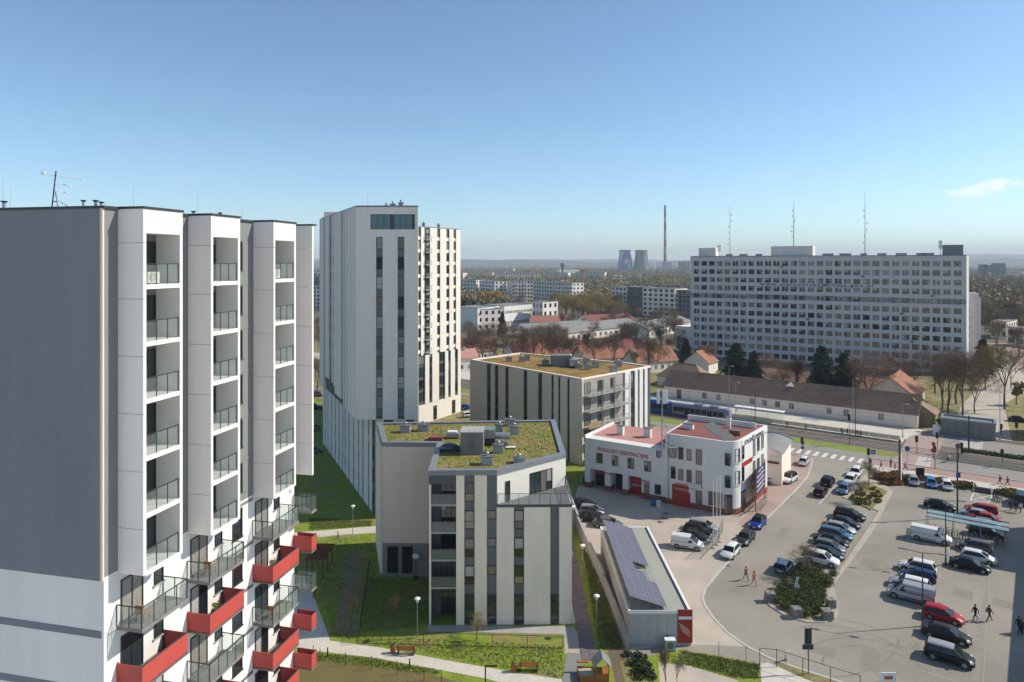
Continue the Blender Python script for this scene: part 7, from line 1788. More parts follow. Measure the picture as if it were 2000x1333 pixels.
# ------------------------------------------------------------------ street furniture
def lamp(px, py, h, label, arms=((1.7, 10), (1.7, 190)), name='lamp_post', m='dkmetal', head=(.7, .16, .09), group=None, d=None, z=0):
    p = g(px, py) if d is None else V(((px-CX)*d/F, d, 0)); o = thing(name, label, 'lamp post', p, group); mm = M[m]
    mb = MB(); mb.tube(p, p+V((0, 0, h)), .085, mm, r1=.05, n=8); mb.obj('pole', o)
    MB().lathe([(.2, 0), (.2, .05), (.13, .12), (.11, .9), (.09, .95)], mm, p, 8).obj('base', o)
    for L, a in arms:
        dv = V((math.cos(R(a)), math.sin(R(a)), 0)); t = p+V((0, 0, h-.05)); e = t+dv*L+V((0, 0, .12))
        mb = MB(); mb.tube(t, e, .035, mm, n=5); ar = mb.obj('arm', o)
        s = V((-dv.y, dv.x, 0))*head[1]; q = [e-dv*.1-s, e+dv*head[0]-s*.6, e+dv*head[0]+s*.6, e-dv*.1+s]
        MB().hexa([v-V((0, 0, head[2]*.4)) for v in q]+[v+V((0, 0, head[2]*.6)) for v in q], M['greypanel'] if m == 'dkmetal' else M['lamp']).obj('lamp_head', ar)
    return o
lamp(1802, 1224, 7.9, 'dark twin arm lamp post beside the red hatchback', ((1.6, 152), (1.6, -20)))
lamp(1847, 1104, 8.3, 'dark twin arm lamp post between van and bicycle shelter', ((1.6, 158), (1.6, -15)))
for px, py, h, lab in ((1666, 847, 12.5, 'slim grey lamp post in front of the barracks'), (1763, 855, 7.5, 'short grey lamp post near the end of the barracks'), (1437, 803, 7.5, 'grey lamp post above the lilac tram car'), (1424, 800, 11.5, 'tall thin pole beside the tram'), (1953, 860, 10.5, 'grey lamp post on the far corner of the junction')):
    lamp(px, py, h, lab, ((.9, -60),), m='steel', head=(.5, .12, .1))
def globe_lamp(px, py, label, h=3.6):
    p = g(px, py); o = thing('garden_lamp', label, 'garden lamp', p); MB().tube(p, p+V((0, 0, h)), .05, M['steel'], r1=.04, n=8).obj('pole', o)
    mb = MB(); mb.lathe([(.06, 0), (.16, .25), (.2, .42), (.19, .45)], M['lamp'], p+V((0, 0, h)), 10); mb.obj('lamp_glass', o); MB().lathe([(.33, .44), (.3, .52), (.08, .58), (0, .6)], M['white'], p+V((0, 0, h)), 12).obj('cap', o)
globe_lamp(815, 1246, 'garden lamp on the shaded lawn before the loggias'); globe_lamp(689, 1044, 'garden lamp beside the upper footpath'); globe_lamp(1138, 1130, 'garden lamp on the narrow lawn near the terrace corner'); globe_lamp(1165, 1240, 'garden lamp on the narrow lawn near the garage front')
globe_lamp(1119, 1045, 'garden lamp at the top of the narrow lawn')
p = g(948, 1352); o = thing('bollard_lamp', 'black angular lamp post at the bottom of the footpath', 'lamp post', p); MB().box(p.x-.06, p.x+.06, p.y-.06, p.y+.06, 0, 2.3, M['black']).obj('pole', o); MB().box(p.x-.06, p.x+1.1, p.y-.06, p.y+.06, 2.3, 2.42, M['black']).obj('arm', o)
for px, lab in ((1393, 'first of three white flagpoles by the yard fence'), (1400, 'middle of three white flagpoles by the yard fence'), (1406.5, 'last of three white flagpoles by the yard fence')):
    p = g(px, 1060+(1406-px)*.9); o = thing('flagpole', lab, 'flagpole', p, 'flagpoles'); MB().tube(p, p+V((0, 0, 9.0)), .06, M['white'], r1=.04, n=8).obj('pole', o); MB().lathe([(.03, 0), (.07, .05), (.03, .12), (0, .13)], M['white'], p+V((0, 0, 9)), 8).obj('finial', o); MB().box(p.x-.2, p.x+.2, p.y-.2, p.y+.2, 0, .12, M['concrete']).obj('base', o)
def signal(px, py, h, label, signs=(), arm=None, dirn=0):
    p = g(px, py); o = thing('traffic_light', label, 'traffic light', p); MB().tube(p, p+V((0, 0, h)), .06, M['dkmetal'], n=8).obj('pole', o)
    q = p+V((0, 0, h)); bx_ = MB().box(q.x-.17, q.x+.17, q.y-.14, q.y+.14, q.z-1.0, q.z, M['black']).obj('signal_box', o)
    for k, c in enumerate(((.2, .02, .02), (.18, .12, .02), (.02, .14, .06))):
        mb = MB(); zc = q.z-.18-.31*k; mb.tube((q.x, q.y-.14, zc), (q.x, q.y-.2, zc), .12, M['dkmetal'], n=10); mb.tube((q.x, q.y-.2, zc), (q.x, q.y-.205, zc), .1, mat('signal lens %d' % k, c, .3, 0), n=10); mb.obj('signal_lens', bx_)
    MB().box(q.x-.27, q.x+.27, q.y+.141, q.y+.16, q.z-1.15, q.z+.12, M['black']).obj('backing_board', o)
    for dx, dz, kind in signs:
        c = q+V((dx, -.12, dz))
        if kind == 'blue':
            MB().box(c.x-.42, c.x+.42, c.y-.02, c.y+.02, c.z-.42, c.z+.42, mat('sign blue', (.02, .08, .30), .5, 0)).obj('blue_sign', o); MB().add([(c.x-.22, c.y-.022, c.z-.2), (c.x+.22, c.y-.022, c.z-.2), (c.x, c.y-.022, c.z+.24)], [[0, 1, 2]], M['white']).obj('sign_mark', o)
        else:
            mb = MB(); mb.tube((c.x, c.y-.02, c.z), (c.x, c.y+.02, c.z), .38, M['signred'] if kind == 'red' else M['greypanel'], n=16); mb.obj('round_sign', o)
    if arm:
        mb = MB(); mb.tube(p+V((0, 0, h-.2)), p+V((0, 0, h-.2))+V(arm), .05, M['dkmetal'], n=6); mb.obj('arm', o)
signal(1697, 915, 3.6, 'traffic light with blue crossing sign beside the waiting person', ((.75, -.5, 'blue'),)); signal(1567, 888, 3.3, 'traffic light with grey signs on the corner pavement', ((0, -1.0, 'grey'), (0, -1.9, 'grey')))
signal(1826, 916, 4.2, 'traffic light with red signs at the cycle path edge', ((-.35, .5, 'red'), (-.5, -.7, 'red'))); signal(1831, 882, 3.8, 'traffic light on the crossing island of the tram tracks'); signal(1879, 900, 3.4, 'traffic light at the end of the median fence'); signal(1791, 888, 3.6, 'traffic light before the tram tracks', arm=(-.6, 0, 0)); signal(1659, 870, 6.4, 'tall signal mast with arms over the tram tracks', arm=(-2.4, 0, .1)); signal(1986, 862, 4.0, 'traffic light on the far side of the junction'); signal(1956, 858, 3.2, 'traffic light beside the far junction lamp'); signal(1958, 912, 3.2, 'traffic light standing behind the median fence')
p = g(1707, 905); o = thing('road_sign', 'round blue road sign behind the tall sign totem', 'road sign', g(1772, 915)); p = g(1772, 915); MB().tube(p, p+V((0, 0, 3.6)), .04, M['steel'], n=6).obj('pole', o); mb = MB(); mb.tube((p.x, p.y-.05, 3.7), (p.x, p.y-.01, 3.7), .5, mat('sign blue', (.02, .08, .30)), n=18); mb.obj('sign_disc', o)
# tall black pole with notices
p = g(1870, 1012); o = thing('tall_pole', 'tall dark pole with signs and a round mirror beside the black saloon', 'pole', p); MB().tube(p, p+V((0, 0, 11.2)), .13, M['dkmetal'], r1=.09, n=8).obj('pole', o)
mb = MB(); mb.tube((p.x, p.y-.1, 11.0), (p.x, p.y-.2, 11.0), .42, M['greypanel'], n=16); mb.obj('round_mirror', o); MB().box(p.x-.3, p.x+.35, p.y-.2, p.y-.14, 6.2, 6.95, mat('sign blue', (.02, .08, .30))).obj('blue_sign', o); MB().box(p.x-.14, p.x+.14, p.y-.2, p.y-.14, 9.0, 9.8, M['signred']).obj('red_sign', o); MB().box(p.x+.45, p.x+.95, p.y-.15, p.y-.1, 9.9, 10.6, M['black']).obj('side_sign', o)
# catenary masts and wires along the tram street
for i, (pp_, lab) in enumerate(((-76, 'tram wire mast at the blue tram section'), (-52, 'tram wire mast near the tram shelter'), (-30, 'tram wire mast on the platform'), (-9, 'thick dark tram wire mast by the median fence'), (26, 'tram wire mast at the picture edge'))):
    a = st(pp_, 167.4); o = thing('catenary_mast', lab, 'mast', a); r_ = .17 if i == 3 else .1
    MB().tube(a, a+V((0, 0, 7.6)), r_, M['dkmetal'], r1=r_*.8, n=8).obj('pole', o); b = st(pp_, 160.6); MB().tube((a.x, a.y, 6.9), (b.x, b.y, 6.9), .035, M['dkmetal'], n=5).obj('bracket', o)
for q in (160.9, 164.6):
    a, b = st(-140, q, 6.2), st(80, q, 6.2); o = MB().tube(a, b, .012, M['dkmetal'], n=4).obj('contact_wire'); tag(o, 'thin contact wire over the near tram track' if q < 162 else 'thin contact wire over the far tram track', 'wire')
# advertising totem
p = g(1757, 943); o = thing('sign_totem', 'tall slim totem sign with yellow panel rising from the shrubs', 'totem sign', p)
MB().prism([(p.x-.22, p.y), (p.x+.16, p.y-.1), (p.x+.48, p.y+.2), (p.x+.08, p.y+.34)], 0, 7.6, mat('totem grey blue', (.12, .135, .15), .45, .05, 1)).obj('shaft', o); f = Fr((p.x+.16, p.y-.1), (p.x+.48, p.y+.2))
MB().fbox(f, .03, f.L-.03, .0, .02, 5.3, 7.3, M['yellow']).obj('yellow_panel', o); MB().fbox(f, .1, f.L-.1, .021, .03, 5.9, 6.7, mat('sign blue', (.02, .08, .30))).obj('logo_panel', o); MB().fbox(f, .0, f.L, .0, .02, 7.3, 7.62, M['white']).obj('top_cap', o); MB().fbox(f, .02, f.L-.02, .0, .015, .4, 5.2, M['alu']).obj('side_panel', o)
p = g(1797, 936); o = thing('notice_board', 'dark notice board standing on the pink path', 'notice board', p); MB().box(p.x-.75, p.x+.75, p.y-.06, p.y+.06, .5, 2.0, M['black']).obj('panel', o)
for dx in (-.6, .55): MB().box(p.x+dx, p.x+dx+.06, p.y-.03, p.y+.03, 0, .5, M['dkmetal']).obj('leg', o)
# navy board on red posts by the station
a, b = g(1476, 1000), g(1494, 975); fs = Fr(a, b); o = thing('board_sign', 'navy lettered board on red posts beside the white station', 'sign', a); z0 = 2.1
for s in (0, fs.L-.12): MB().fbox(fs, s, s+.14, -.07, .07, 0, 6.6, M['signred']).obj('post', o)
bd = MB().fbox(fs, .14, fs.L-.12, -.03, .03, z0, 6.2, M['signblue']).obj('board', o)
for i, (t_, w_) in enumerate((('AUTO', .55), ('MYJNIA', .8), ('WULKANIZACJA', .85), ('PRZEGLĄDY', .85), ('DIAGNOSTYKA', .85))): put_text('sign_lettering', t_, .42, M['white'], fs, fs.L/2, .04, 5.6-i*.72, o, width=(fs.L-.5)*w_)
MB().fbox(fs, .14, fs.L-.12, .0, .05, z0-.4, z0-.02, M['signred']).obj('red_strip', o)
# back of a road sign near the bottom fence
p = g(1579, 1316); o = thing('road_sign', 'back of a grey stacked road sign at the bottom fence', 'road sign', p); MB().tube(p, p+V((0, 0, 4.2)), .045, M['dkmetal'], n=6).obj('pole', o); MB().box(p.x-.34, p.x+.34, p.y+.05, p.y+.08, 2.75, 4.25, M['dkmetal']).obj('sign_panel', o); MB().box(p.x-.55, p.x+.5, p.y+.05, p.y+.08, 2.25, 2.72, M['dkmetal']).obj('sign_plate', o)
p = g(1541, 1293); o = thing('trestle_sign', 'pale folding sign standing by the fence corner', 'sign', p)
for s in (-1, 1): mb = MB(); mb.add([(p.x-.35, p.y+.35*s, 0), (p.x+.35, p.y+.35*s, 0), (p.x+.3, p.y+.02*s, 1.1), (p.x-.3, p.y+.02*s, 1.1), (p.x-.35, p.y+.38*s, 0), (p.x+.35, p.y+.38*s, 0), (p.x+.3, p.y+.05*s, 1.1), (p.x-.3, p.y+.05*s, 1.1)], [[0, 1, 2, 3], [7, 6, 5, 4], [0, 3, 7, 4], [1, 5, 6, 2], [3, 2, 6, 7]], M['plaster3']); mb.obj('sign_leaf', o)
p = g(1737, 1345); o = thing('price_board', 'white board with an orange print at the bottom edge', 'sign', p); MB().box(p.x-.75, p.x+.6, p.y-.04, p.y+.04, .15, 1.45, M['white']).obj('board', o); MB().box(p.x-.5, p.x+.3, p.y-.05, p.y-.041, .85, 1.15, M['wood']).obj('print', o)
for dx in (-.6, .45): MB().box(p.x+dx, p.x+dx+.06, p.y+.041, p.y+.1, 0, 1.2, M['dkmetal']).obj('leg', o)
p = g(1556, 1160); o = thing('feather_banner', 'small white banner standing in the juniper bed', 'banner', p); MB().tube(p, p+V((0, 0, 2.0)), .03, M['steel'], n=6).obj('pole', o); mb = MB(); mb.add([(p.x-.3, p.y, .7), (p.x+.34, p.y-.05, .75), (p.x+.1, p.y, 1.25), (p.x+.3, p.y, 1.95), (p.x-.02, p.y, 1.9), (p.x-.3, p.y+.02, .72), (p.x+.34, p.y-.03, .77), (p.x+.1, p.y+.02, 1.27), (p.x+.3, p.y+.02, 1.97), (p.x-.02, p.y+.02, 1.92)], [[0, 1, 2, 3, 4], [9, 8, 7, 6, 5], [0, 5, 6, 1], [1, 6, 7, 2], [2, 7, 8, 3], [3, 8, 9, 4], [4, 9, 5, 0]], M['white']); mb.obj('cloth', o)
# gabions on the island tip: wire baskets of stones
me_s = []
for v in range(6):
    mb = MB(); rnd = random.Random(v); c8 = [V((sx_*.5*rnd.uniform(.7, 1), sy_*.5*rnd.uniform(.7, 1), sz_*.5*rnd.uniform(.7, 1))) for sz_ in (-1, 1) for sx_, sy_ in ((-1, -1), (1, -1), (1, 1), (-1, 1))]; mb.hexa(c8, mat('gabion stone', (.21, .205, .185), .9, .2, 3, rnd=.35)); me_s.append(mb.mesh('stone'))
for px, py, lab in ((1504, 1175, 'stone gabion at the street edge of the juniper bed'), (1555, 1206, 'stone gabion at the lowest point of the island'), (1615, 1210, 'stone gabion at the car park tip of the island'), (1622, 1188, 'smaller stone gabion behind the tip gabion')):
    p = g(px, py); o = thing('gabion', lab, 'gabion', (p.x, p.y, .13)); w = .5 if px != 1622 else .42
    mb = MB(); mb.box(p.x-w, p.x+w, p.y-w*.8, p.y+w*.8, .13, .98, M['dkconc']); mb.obj('core', o)
    for j in range(5):
        for i in range(6):
            for face in range(2):
                sz = .23; s = put('stone', random.choice(me_s), o, (p.x-w+.1+i*(2*w-.1)/5.6, p.y-w*.8, .22+j*.17) if face == 0 else (p.x+w if px < 1600 else p.x+w, p.y-w*.8+.08+i*(1.6*w)/6, .22+j*.17), random.uniform(-.2, .2)); s.scale = (sz*random.uniform(.8, 1.1), sz*.8, sz*random.uniform(.7, .95))
    for i in range(5):
        for k in range(4): s = put('stone', random.choice(me_s), o, (p.x-w+.14+i*(2*w-.2)/4.2, p.y-w*.7+k*.4*w*1.2, .99), random.uniform(-.5, .5)); s.scale = (.26, .26, .16)
# bicycles
def bike(loc, ang, label, col, group=None, lean=0, z=.012):
    o = thing('bicycle', label, 'bicycle', (loc[0], loc[1], z), group, rz=R(ang)); cm = mat('bike '+col, dict(black=(.015, .015, .015), green=(.03, .12, .06), blue=(.03, .07, .2), red=(.25, .02, .02), grey=(.25, .26, .27))[col], .4, 0)
    def put_(nm, mb): c = bpy.data.objects.new(nm, mb.mesh(nm)); COL.objects.link(c); c.parent = o
    for x in (-.52, .52):
        mb = MB(); n_ = 16
        for i in range(n_): t0, t1 = 2*math.pi*i/n_, 2*math.pi*(i+1)/n_; mb.tube((x+.33*math.cos(t0), 0, .34+.33*math.sin(t0)), (x+.33*math.cos(t1), 0, .34+.33*math.sin(t1)), .022, TY, n=4, caps=False)
        for i in range(6): t0 = math.pi*i/6; mb.tube((x+.32*math.cos(t0), 0, .34+.32*math.sin(t0)), (x-.32*math.cos(t0), 0, .34-.32*math.sin(t0)), .005, M['steel'], n=3, caps=False)
        put_('wheel', mb)
    mb = MB()
    for a, b in (((-.52, 0, .34), (-.05, 0, .32)), ((-.05, 0, .32), (-.2, 0, .85)), ((-.2, 0, .78), (.38, 0, .82)), ((-.05, 0, .32), (.40, 0, .74)), ((.52, 0, .34), (.36, 0, .98)), ((-.52, 0, .34), (-.2, 0, .78))): mb.tube(a, b, .024, cm, n=5)
    put_('frame', mb); put_('handlebar', MB().tube((.36, -.27, 1.0), (.36, .27, 1.0), .018, M['dkmetal'], n=5)); put_('saddle', MB().hexa([(-.34, -.08, .88), (-.08, -.03, .88), (-.08, .03, .88), (-.34, .08, .88), (-.34, -.09, .94), (-.08, -.03, .93), (-.08, .03, .93), (-.34, .09, .94)], M['black']))
    return o
pc = g(1853, 904); bike((pc.x, pc.y), 120, 'bicycle ridden over the street crossing', 'black'); person(0, 0, 120, 'sit', 'white', 'black', 'cyclist in pale top riding over the crossing', loc=(pc.x-.1*math.cos(R(120)), pc.y-.1*math.sin(R(120)), 0), z=.05)
# bicycle shelter
C0, C1 = g(1806, 1043), g(1936, 1067)
C0 = g(1809, 1042); dsh = V((.809, -.588, 0)); dpl = V((.588, .809, 0)); Ls, Ws = 9.6, 2.7
o = thing('bicycle_shelter', 'glass roofed bicycle shelter in the car park', 'bicycle shelter', C0)
fsh = Fr(C0, C0+dsh)
for s in (0, Ls/3, 2*Ls/3, Ls):
    for t in (0, -Ws): MB().fbox(fsh, s-.04, s+.04, t-.04, t+.04, 0, 2.35 if t == 0 else 2.55, M['steel']).obj('post', o)
    MB().hexa([fsh.p(s-.04, .15, 2.33), fsh.p(s+.04, .15, 2.33), fsh.p(s+.04, -Ws-.15, 2.55), fsh.p(s-.04, -Ws-.15, 2.55), fsh.p(s-.04, .15, 2.43), fsh.p(s+.04, .15, 2.43), fsh.p(s+.04, -Ws-.15, 2.65), fsh.p(s-.04, -Ws-.15, 2.65)], M['steel']).obj('rafter', o)
for k in range(3):
    for j in range(2):
        a, b = Ls/3*k+.03, Ls/3*(k+1)-.03; t0, t1 = (.2, -Ws*.46) if j == 0 else (-Ws*.5, -Ws-.2); z = lambda t: 2.46-t*.08
        MB().hexa([fsh.p(a, t0, z(t0)), fsh.p(b, t0, z(t0)), fsh.p(b, t1, z(t1)), fsh.p(a, t1, z(t1))]+[fsh.p(a, t0, z(t0)+.02), fsh.p(b, t0, z(t0)+.02), fsh.p(b, t1, z(t1)+.02), fsh.p(a, t1, z(t1)+.02)], M['shelter']).obj('roof_pane', o)
for t in (.2, -Ws*.48, -Ws-.2): MB().fbox(fsh, -.1, Ls+.1, t-.04, t+.04, 2.5-t*.08, 2.58-t*.08, M['dkmetal']).obj('gutter', o)
for i in range(14):
    p = fsh.p(.4+i*.66, -.9-random.uniform(0, .3), 0); bike((p.x, p.y), 54+random.uniform(-8, 8), 'parked bicycle under the glass shelter', random.choice(('black', 'green', 'blue', 'grey', 'red')), 'bicycles under the shelter')
    h_ = thing('bicycle_hoop', 'steel hoop under the bicycle shelter', 'bicycle stand', fsh.p(.7+i*.66, -.6, 0), 'hoops under the bicycle shelter'); a = fsh.p(.7+i*.66, -.6, 0); b = fsh.p(.7+i*.66, -1.5, 0); mb = MB(); mb.tube(a, a+V((0, 0, .8)), .03, M['steel'], n=5); mb.tube(b, b+V((0, 0, .8)), .03, M['steel'], n=5); mb.tube(a+V((0, 0, .8)), b+V((0, 0, .8)), .03, M['steel'], n=5); mb.obj('hoop', h_)
for i in range(6):
    p = g(1940+i*3.4, 975+i*1.2); bike((p.x, p.y), 60+random.uniform(-10, 10), 'bicycle locked beside the steps', random.choice(('black', 'green', 'grey', 'blue')), 'bicycles beside the steps')
# steps up to the pavement
a, b = g(1902, 962), g(1936, 967); f = Fr(a, b); o = thing('steps', 'dark edged steps with white handrails up to the pavement', 'steps', a)
for k in range(4): MB().fbox(f, 0, f.L, -.4-k*.4, -k*.4, .0, .15*(k+1), M['dkconc'] if k % 2 else M['greypanel']).obj('step', o)
for k in range(4): MB().fbox(f, 0, f.L, -k*.4-.06, -k*.4+.005, .15*(k+1), .15*(k+1)+.06, M['black']).obj('nosing', o)
for s in (0, f.L): mb = MB(); mb.tube(f.p(s, 0, 0), f.p(s, 0, 1.2), .035, M['white'], n=6); mb.tube(f.p(s, -1.6, .5), f.p(s, -1.6, 1.7), .035, M['white'], n=6); mb.tube(f.p(s, 0, 1.2), f.p(s, -1.6, 1.7), .035, M['white'], n=6); mb.obj('handrail', o)
# fences
def fence(pts, label, h=1.1, gap=2., m='dkmetal', panel=None, rails=(.95,), name='fence', pw=.04, wire=0):
    P = [V((p[0], p[1], p[2] if len(p) > 2 else 0)) for p in pts]; o = thing(name, label, 'fence', P[0]); mm = M[m]
    for i in range(len(P)-1):
        a, b = P[i], P[i+1]; L = (b-a).length; n_ = max(1, round(L/gap)); f = Fr(a, b); z0 = a.z
        for k in range(n_+(1 if i == len(P)-2 else 0)):
            s = L*k/n_; MB().fbox(f, s-pw/2, s+pw/2, -pw/2, pw/2, z0, z0+h, mm).obj('post', o)
        for r in rails: MB().fbox(f, 0, L, -.015, .015, z0+h*r-.02, z0+h*r+.02, mm).obj('rail', o)
        if panel:
            for k in range(n_): MB().fbox(f, L*k/n_+.05, L*(k+1)/n_-.05, -.008, .008, z0+.12, z0+h*.9, M[panel]).obj('panel', o)
        if wire:
            mb = MB(); nb = int(L/wire)
            for k in range(1, nb): mb.fbox(f, L*k/nb-.006, L*k/nb+.006, -.006, .006, z0+.08, z0+h*.97, mm)
            for r in (.15, .5, .85): mb.fbox(f, 0, L, -.008, .008, z0+h*r, z0+h*r+.015, mm)
            q = mb.obj('wire_mesh', o)
    return o
M['fpanel'] = clear_glass('fence panel', (.68, .60, .44), .78)
fence([st(-70, 168.6, .22), st(-21.5, 168.6, .22)], 'pale panelled railing along the tram platform', 1.15, 2.0, 'dkmetal', 'fpanel')
fence([st(-13, 159.3), st(60, 159.3)], 'pale panelled median railing beyond the crossing', 1.15, 2.0, 'dkmetal', 'fpanel')
fence([g(1370, 1092), g(1402, 1060), g(1412, 1038)], 'grey mesh fence between flagpoles and white van', 1.9, 2., 'steel', rails=(.97, .1), wire=.16)
fence([g(1480, 1004), g(1498, 985)], 'grey mesh gate below the navy sign board', 1.9, 2., 'steel', rails=(.97, .1), wire=.16)
fence([g(1445, 1010), g(1462, 1000), g(1475, 988)], 'dark railing by the rounded corner entrance', 1.1, 1.2, 'dkmetal', rails=(.95, .1), wire=.14)
fence([g(1330, 1262), g(1404, 1283), g(1457, 1292)], 'thin dark wire fence below the garage yard', 1.5, 4., 'dkmetal', rails=(), wire=0, pw=.05)
fence([g(1484, 1300), g(1517, 1303), g(1568, 1320), g(1622, 1338), g(1680, 1356)], 'green wire fence along the bottom of the car park', 1.7, 3.6, 'dkmetal', rails=(.98,), pw=.06)
fence([g(697, 1258), g(760, 1259), g(1098, 1268)], 'green wire fence across the lawn before the block', 1.3, 3.4, 'dkmetal', rails=(.98, .05), pw=.05)
fence([g(700, 1255), g(716, 1150), g(722, 1105)], 'dark wire fence running up the shaded lawn', 1.4, 3.0, 'dkmetal', rails=(.98,), wire=.25, pw=.05)
fence([g(612, 1286), g(625, 1292), g(675, 1300), g(725, 1308), g(776, 1318), g(828, 1330), g(862, 1336)], 'wire fence with thin posts below the footpath', 1.3, 2.6, 'dkmetal', rails=(), pw=.05)
for i, (px, py, lab) in enumerate(((640, 1283, 'black bollard where the footpath bends'), (660, 1051, 'black bollard on the upper footpath'), (800, 1306, 'black bollard half way along the footpath'))):
    p = g(px, py); o = thing('bollard', lab, 'bollard', p); MB().box(p.x-.06, p.x+.06, p.y-.06, p.y+.06, 0, .9, M['black']).obj('post', o); MB().box(p.x-.065, p.x+.065, p.y-.065, p.y+.065, .72, .8, M['lamp']).obj('light_band', o)
# benches and bins
for px, py, a, lab in ((793, 1279, -8, 'orange slatted bench with dark frame near the lawn fence'), (1033, 1312, -6, 'orange slatted bench at the lower end of the footpath')):
    p = g(px, py); o = thing('park_bench', lab, 'bench', p); f = Fr(p-V((.95, -.0, 0)), p+V((.95*math.cos(R(a)), .95*math.sin(R(a)), 0)))
    for k in range(5): MB().fbox(f, 0, f.L, -.1-k*.1, -.02-k*.1, .44, .47, M['wood']).obj('seat_slat', o)
    for k in range(4): MB().fbox(f, 0, f.L, .02+k*.02, .05+k*.02, .52+k*.12, .61+k*.12, M['wood']).obj('back_slat', o)
    for s in (.15, f.L-.2):
        MB().fbox(f, s, s+.06, -.5, .06, .0, .44, M['dkmetal']).obj('leg', o); MB().fbox(f, s, s+.06, .07, .13, .0, .98, M['dkmetal']).obj('back_post', o)
for px, py, lab in ((767, 1276, 'wood slatted litter bin beside the upper bench'), (1003, 1312, 'wood slatted litter bin beside the lower bench')):
    p = g(px, py); o = thing('litter_bin', lab, 'litter bin', p)
    for k in range(10): a = k*math.pi/5; c = p+V((.2*math.cos(a), .2*math.sin(a), 0)); MB().box(c.x-.05, c.x+.05, c.y-.03, c.y+.03, .08, .75, M['wood']).obj('slat', o)
    MB().lathe([(.19, .05), (.19, .78), (.0, .78)], M['dkmetal'], p, 10).obj('liner', o)
# timber pergola on the lawn
a, b = g(606, 1136), g(631, 1128); o = thing('pergola', 'red brown timber pergola on the shaded lawn', 'pergola', a); x0, x1 = a.x-.4, a.x+1.55; y0, y1 = a.y, a.y+4.2
for x in (x0, x1):
    for y in (y0, y0+2.1, y1): MB().box(x-.07, x+.07, y-.07, y+.07, 0, 2.5, M['rwood']).obj('post', o); MB().box(x-.14, x+.14, y-.14, y+.14, -.02, .1, M['concrete']).obj('footing', o)
    MB().box(x-.06, x+.06, y0-.3, y1+.3, 2.5, 2.68, M['rwood']).obj('beam', o)
for k in range(10): y = y0-.2+k*.5; MB().box(x0-.3, x1+.3, y-.04, y+.04, 2.68, 2.84, M['rwood']).obj('rafter', o)
p = g(613, 1168); o = thing('wooden_figure', 'orange carved play figure by the timber pergola', 'play figure', p); MB().lathe([(.12, 0), (.16, .5), (.32, .8), (.36, 1.15), (.2, 1.35), (.12, 1.6), (.0, 1.7)], M['wood'], p, 10).obj('body', o)
# basketball hoop
p = g(812, 1130); o = thing('basketball_hoop', 'basketball hoop with white backboard against the pinkish wall', 'basketball hoop', p); MB().tube(p, p+V((0, 0, 2.6)), .06, M['signred'], n=8).obj('post', o); MB().lathe([(.35, 0), (.35, .15), (.1, .25)], M['black'], p, 12).obj('base', o)
mb = MB(); pts = [(p.x+.42*math.cos(t), p.y-.12, 2.75+.34*math.sin(t)) for t in [2*math.pi*i/14 for i in range(14)]]; mb.add(pts+[(x, y+.05, z) for x, y, z in pts], [list(range(14)), list(range(14, 28))[::-1]]+[[i, i+14, (i+1) % 14+14, (i+1) % 14] for i in range(14)], M['white']); mb.obj('backboard', o)
mb = MB()
for i in range(12): t0, t1 = i*math.pi/6, (i+1)*math.pi/6; mb.tube((p.x+.22*math.cos(t0), p.y-.36+.22*math.sin(t0), 2.62), (p.x+.22*math.cos(t1), p.y-.36+.22*math.sin(t1), 2.62), .015, M['signred'], n=4)
mb.obj('ring', o)
# play house with sand box at the bottom
p = g(1155, 1338); o = thing('play_house', 'orange wooden play house with grey roof and sand box', 'play house', p); x, y = p.x+.55, p.y+.4
MB().box(x-.1, x+1.15, y, y+1.1, .0, .75, M['wood']).obj('wall', o)
for dx in (-.1, 1.07):
    for dy in (0, 1.02): MB().box(x+dx, x+dx+.08, y+dy, y+dy+.08, .75, 1.55, M['wood']).obj('post', o)
for s in (0, 1):
    q = [(x+.52, y-.25, 2.35), (x+.52, y+1.35, 2.35), (x+(-.35 if s == 0 else 1.4), y+1.35, 1.45), (x+(-.35 if s == 0 else 1.4), y-.25, 1.45)]; MB().hexa([(a, b, c-.06) for a, b, c in q]+q, M['steel']).obj('roof_slope', o)
for k in range(4):
    s = [(-1.7, -1.62, 0, 1.6), (-1.7, -.1, 0, .08), (-1.7, -.1, 1.52, 1.6), (-.18, -.1, .08, 1.52)][k]; MB().box(x+s[0], x+s[1], y+s[2], y+s[3], 0, .55, M['wood']).obj('sand_box_board', o)
MB().box(x-1.62, x-.18, y+.08, y+1.52, 0, .42, M['yard']).obj('sand', o); MB().box(x-1.75, x-.6, y+1.5, y+1.75, .9, 1.0, M['wood']).obj('rail', o)
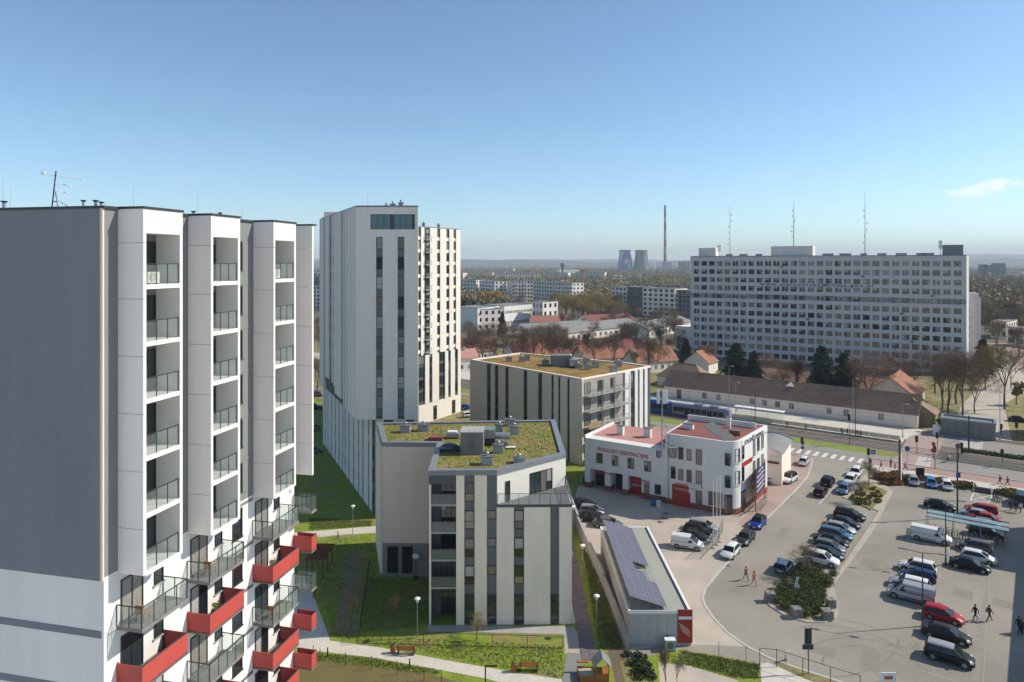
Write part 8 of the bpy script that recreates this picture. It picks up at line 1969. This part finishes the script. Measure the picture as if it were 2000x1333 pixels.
# bins and barrels in the yard
for px, py, c, lab in ((1276, 988, (.02, .10, .35), 'blue plastic drum by the grey garage door'), (1286, 990, (.55, .55, .53), 'white plastic drum by the grey garage door'), (1283, 984, (.03, .12, .07), 'green drum behind the white drum')):
    p = g(px, py); o = MB().lathe([(.38, 0), (.42, .1), (.42, .45), (.4, .5), (.42, .55), (.42, .95), (.36, 1.0), (0, 1.02)], mat('drum %d' % px, c, .5, .1, 2), p, 14).obj('drum'); tag(o, lab, 'drum')
for px, py, c, lab in ((1141, 945, (.03, .13, .22), 'teal wheeled bin at the boundary wall'), (1148, 948, (.02, .07, .2), 'blue wheeled bin at the boundary wall'), (1153, 946, (.015, .015, .017), 'black wheeled bin beside the first open gate')):
    p = g(px, py); o = thing('wheeled_bin', lab, 'bin', p); mm = mat('bin %d' % px, c, .55, .08, 2); MB().hexa([(p.x-.28, p.y-.3, .08), (p.x+.28, p.y-.3, .08), (p.x+.28, p.y+.3, .08), (p.x-.28, p.y+.3, .08), (p.x-.38, p.y-.4, 1.15), (p.x+.38, p.y-.4, 1.15), (p.x+.38, p.y+.4, 1.15), (p.x-.38, p.y+.4, 1.15)], mm).obj('body', o); MB().box(p.x-.41, p.x+.41, p.y-.44, p.y+.44, 1.15, 1.24, mm).obj('lid', o)
    for dx in (-.3, .24): mb = MB(); mb.tube((p.x+dx, p.y+.3, .12), (p.x+dx+.06, p.y+.3, .12), .12, TY, n=10); mb.obj('wheel', o)
# tram shelter
f = Fr(st(-58, 170.6, .22), st(-46.5, 170.6, .22)); o = thing('tram_shelter', 'white roofed tram shelter on the platform', 'shelter', f.p(0, 0, .22))
for s in (.2, 3.8, 7.6, 11.2): MB().fbox(f, s, s+.09, -1.3, -1.2, .22, 2.7, M['steel']).obj('post', o)
MB().fbox(f, -.2, f.L+.2, -1.6, .4, 2.7, 2.86, M['white']).obj('roof', o)
for k in range(3): MB().fbox(f, .3+k*3.65, 3.75+k*3.65, -1.29, -1.27, .4, 2.5, M['rail']).obj('back_pane', o)
MB().fbox(f, 2, 8, -1.1, -.7, .65, .7, M['wood']).obj('bench_board', o); MB().fbox(f, .1, .2, -1.3, .1, .3, 2.4, M['plaster']).obj('poster_case', o)
for px, py, lab in ((1900, 862, 'white cabinet at the end of the barracks'),):
    p = g(1828, 850); o = MB().box(p.x-.5, p.x+.5, p.y-.4, p.y+.4, 0, 2.3, M['plaster']).obj('cabinet_body'); o.name = 'electric_cabinet'; tag(o, lab, 'cabinet')
# ------------------------------------------------------------------ air: even haze over the whole plain
hz = bpy.data.materials.new('haze air'); hz.use_nodes = True; t = hz.node_tree; t.nodes.clear()
pv = t.nodes.new('ShaderNodeVolumePrincipled'); om_ = t.nodes.new('ShaderNodeOutputMaterial'); t.links.new(pv.outputs[0], om_.inputs['Volume'])
pv.inputs['Color'].default_value = (.80, .90, 1.0, 1); pv.inputs['Density'].default_value = .000125; pv.inputs['Anisotropy'].default_value = 0.0
mb = MB(); mb.box(-15500, 15500, -280, 13200, -1.5, 285, hz); o = mb.obj('haze'); tag(o, 'thin blue haze over the plain', 'haze', kind='stuff')
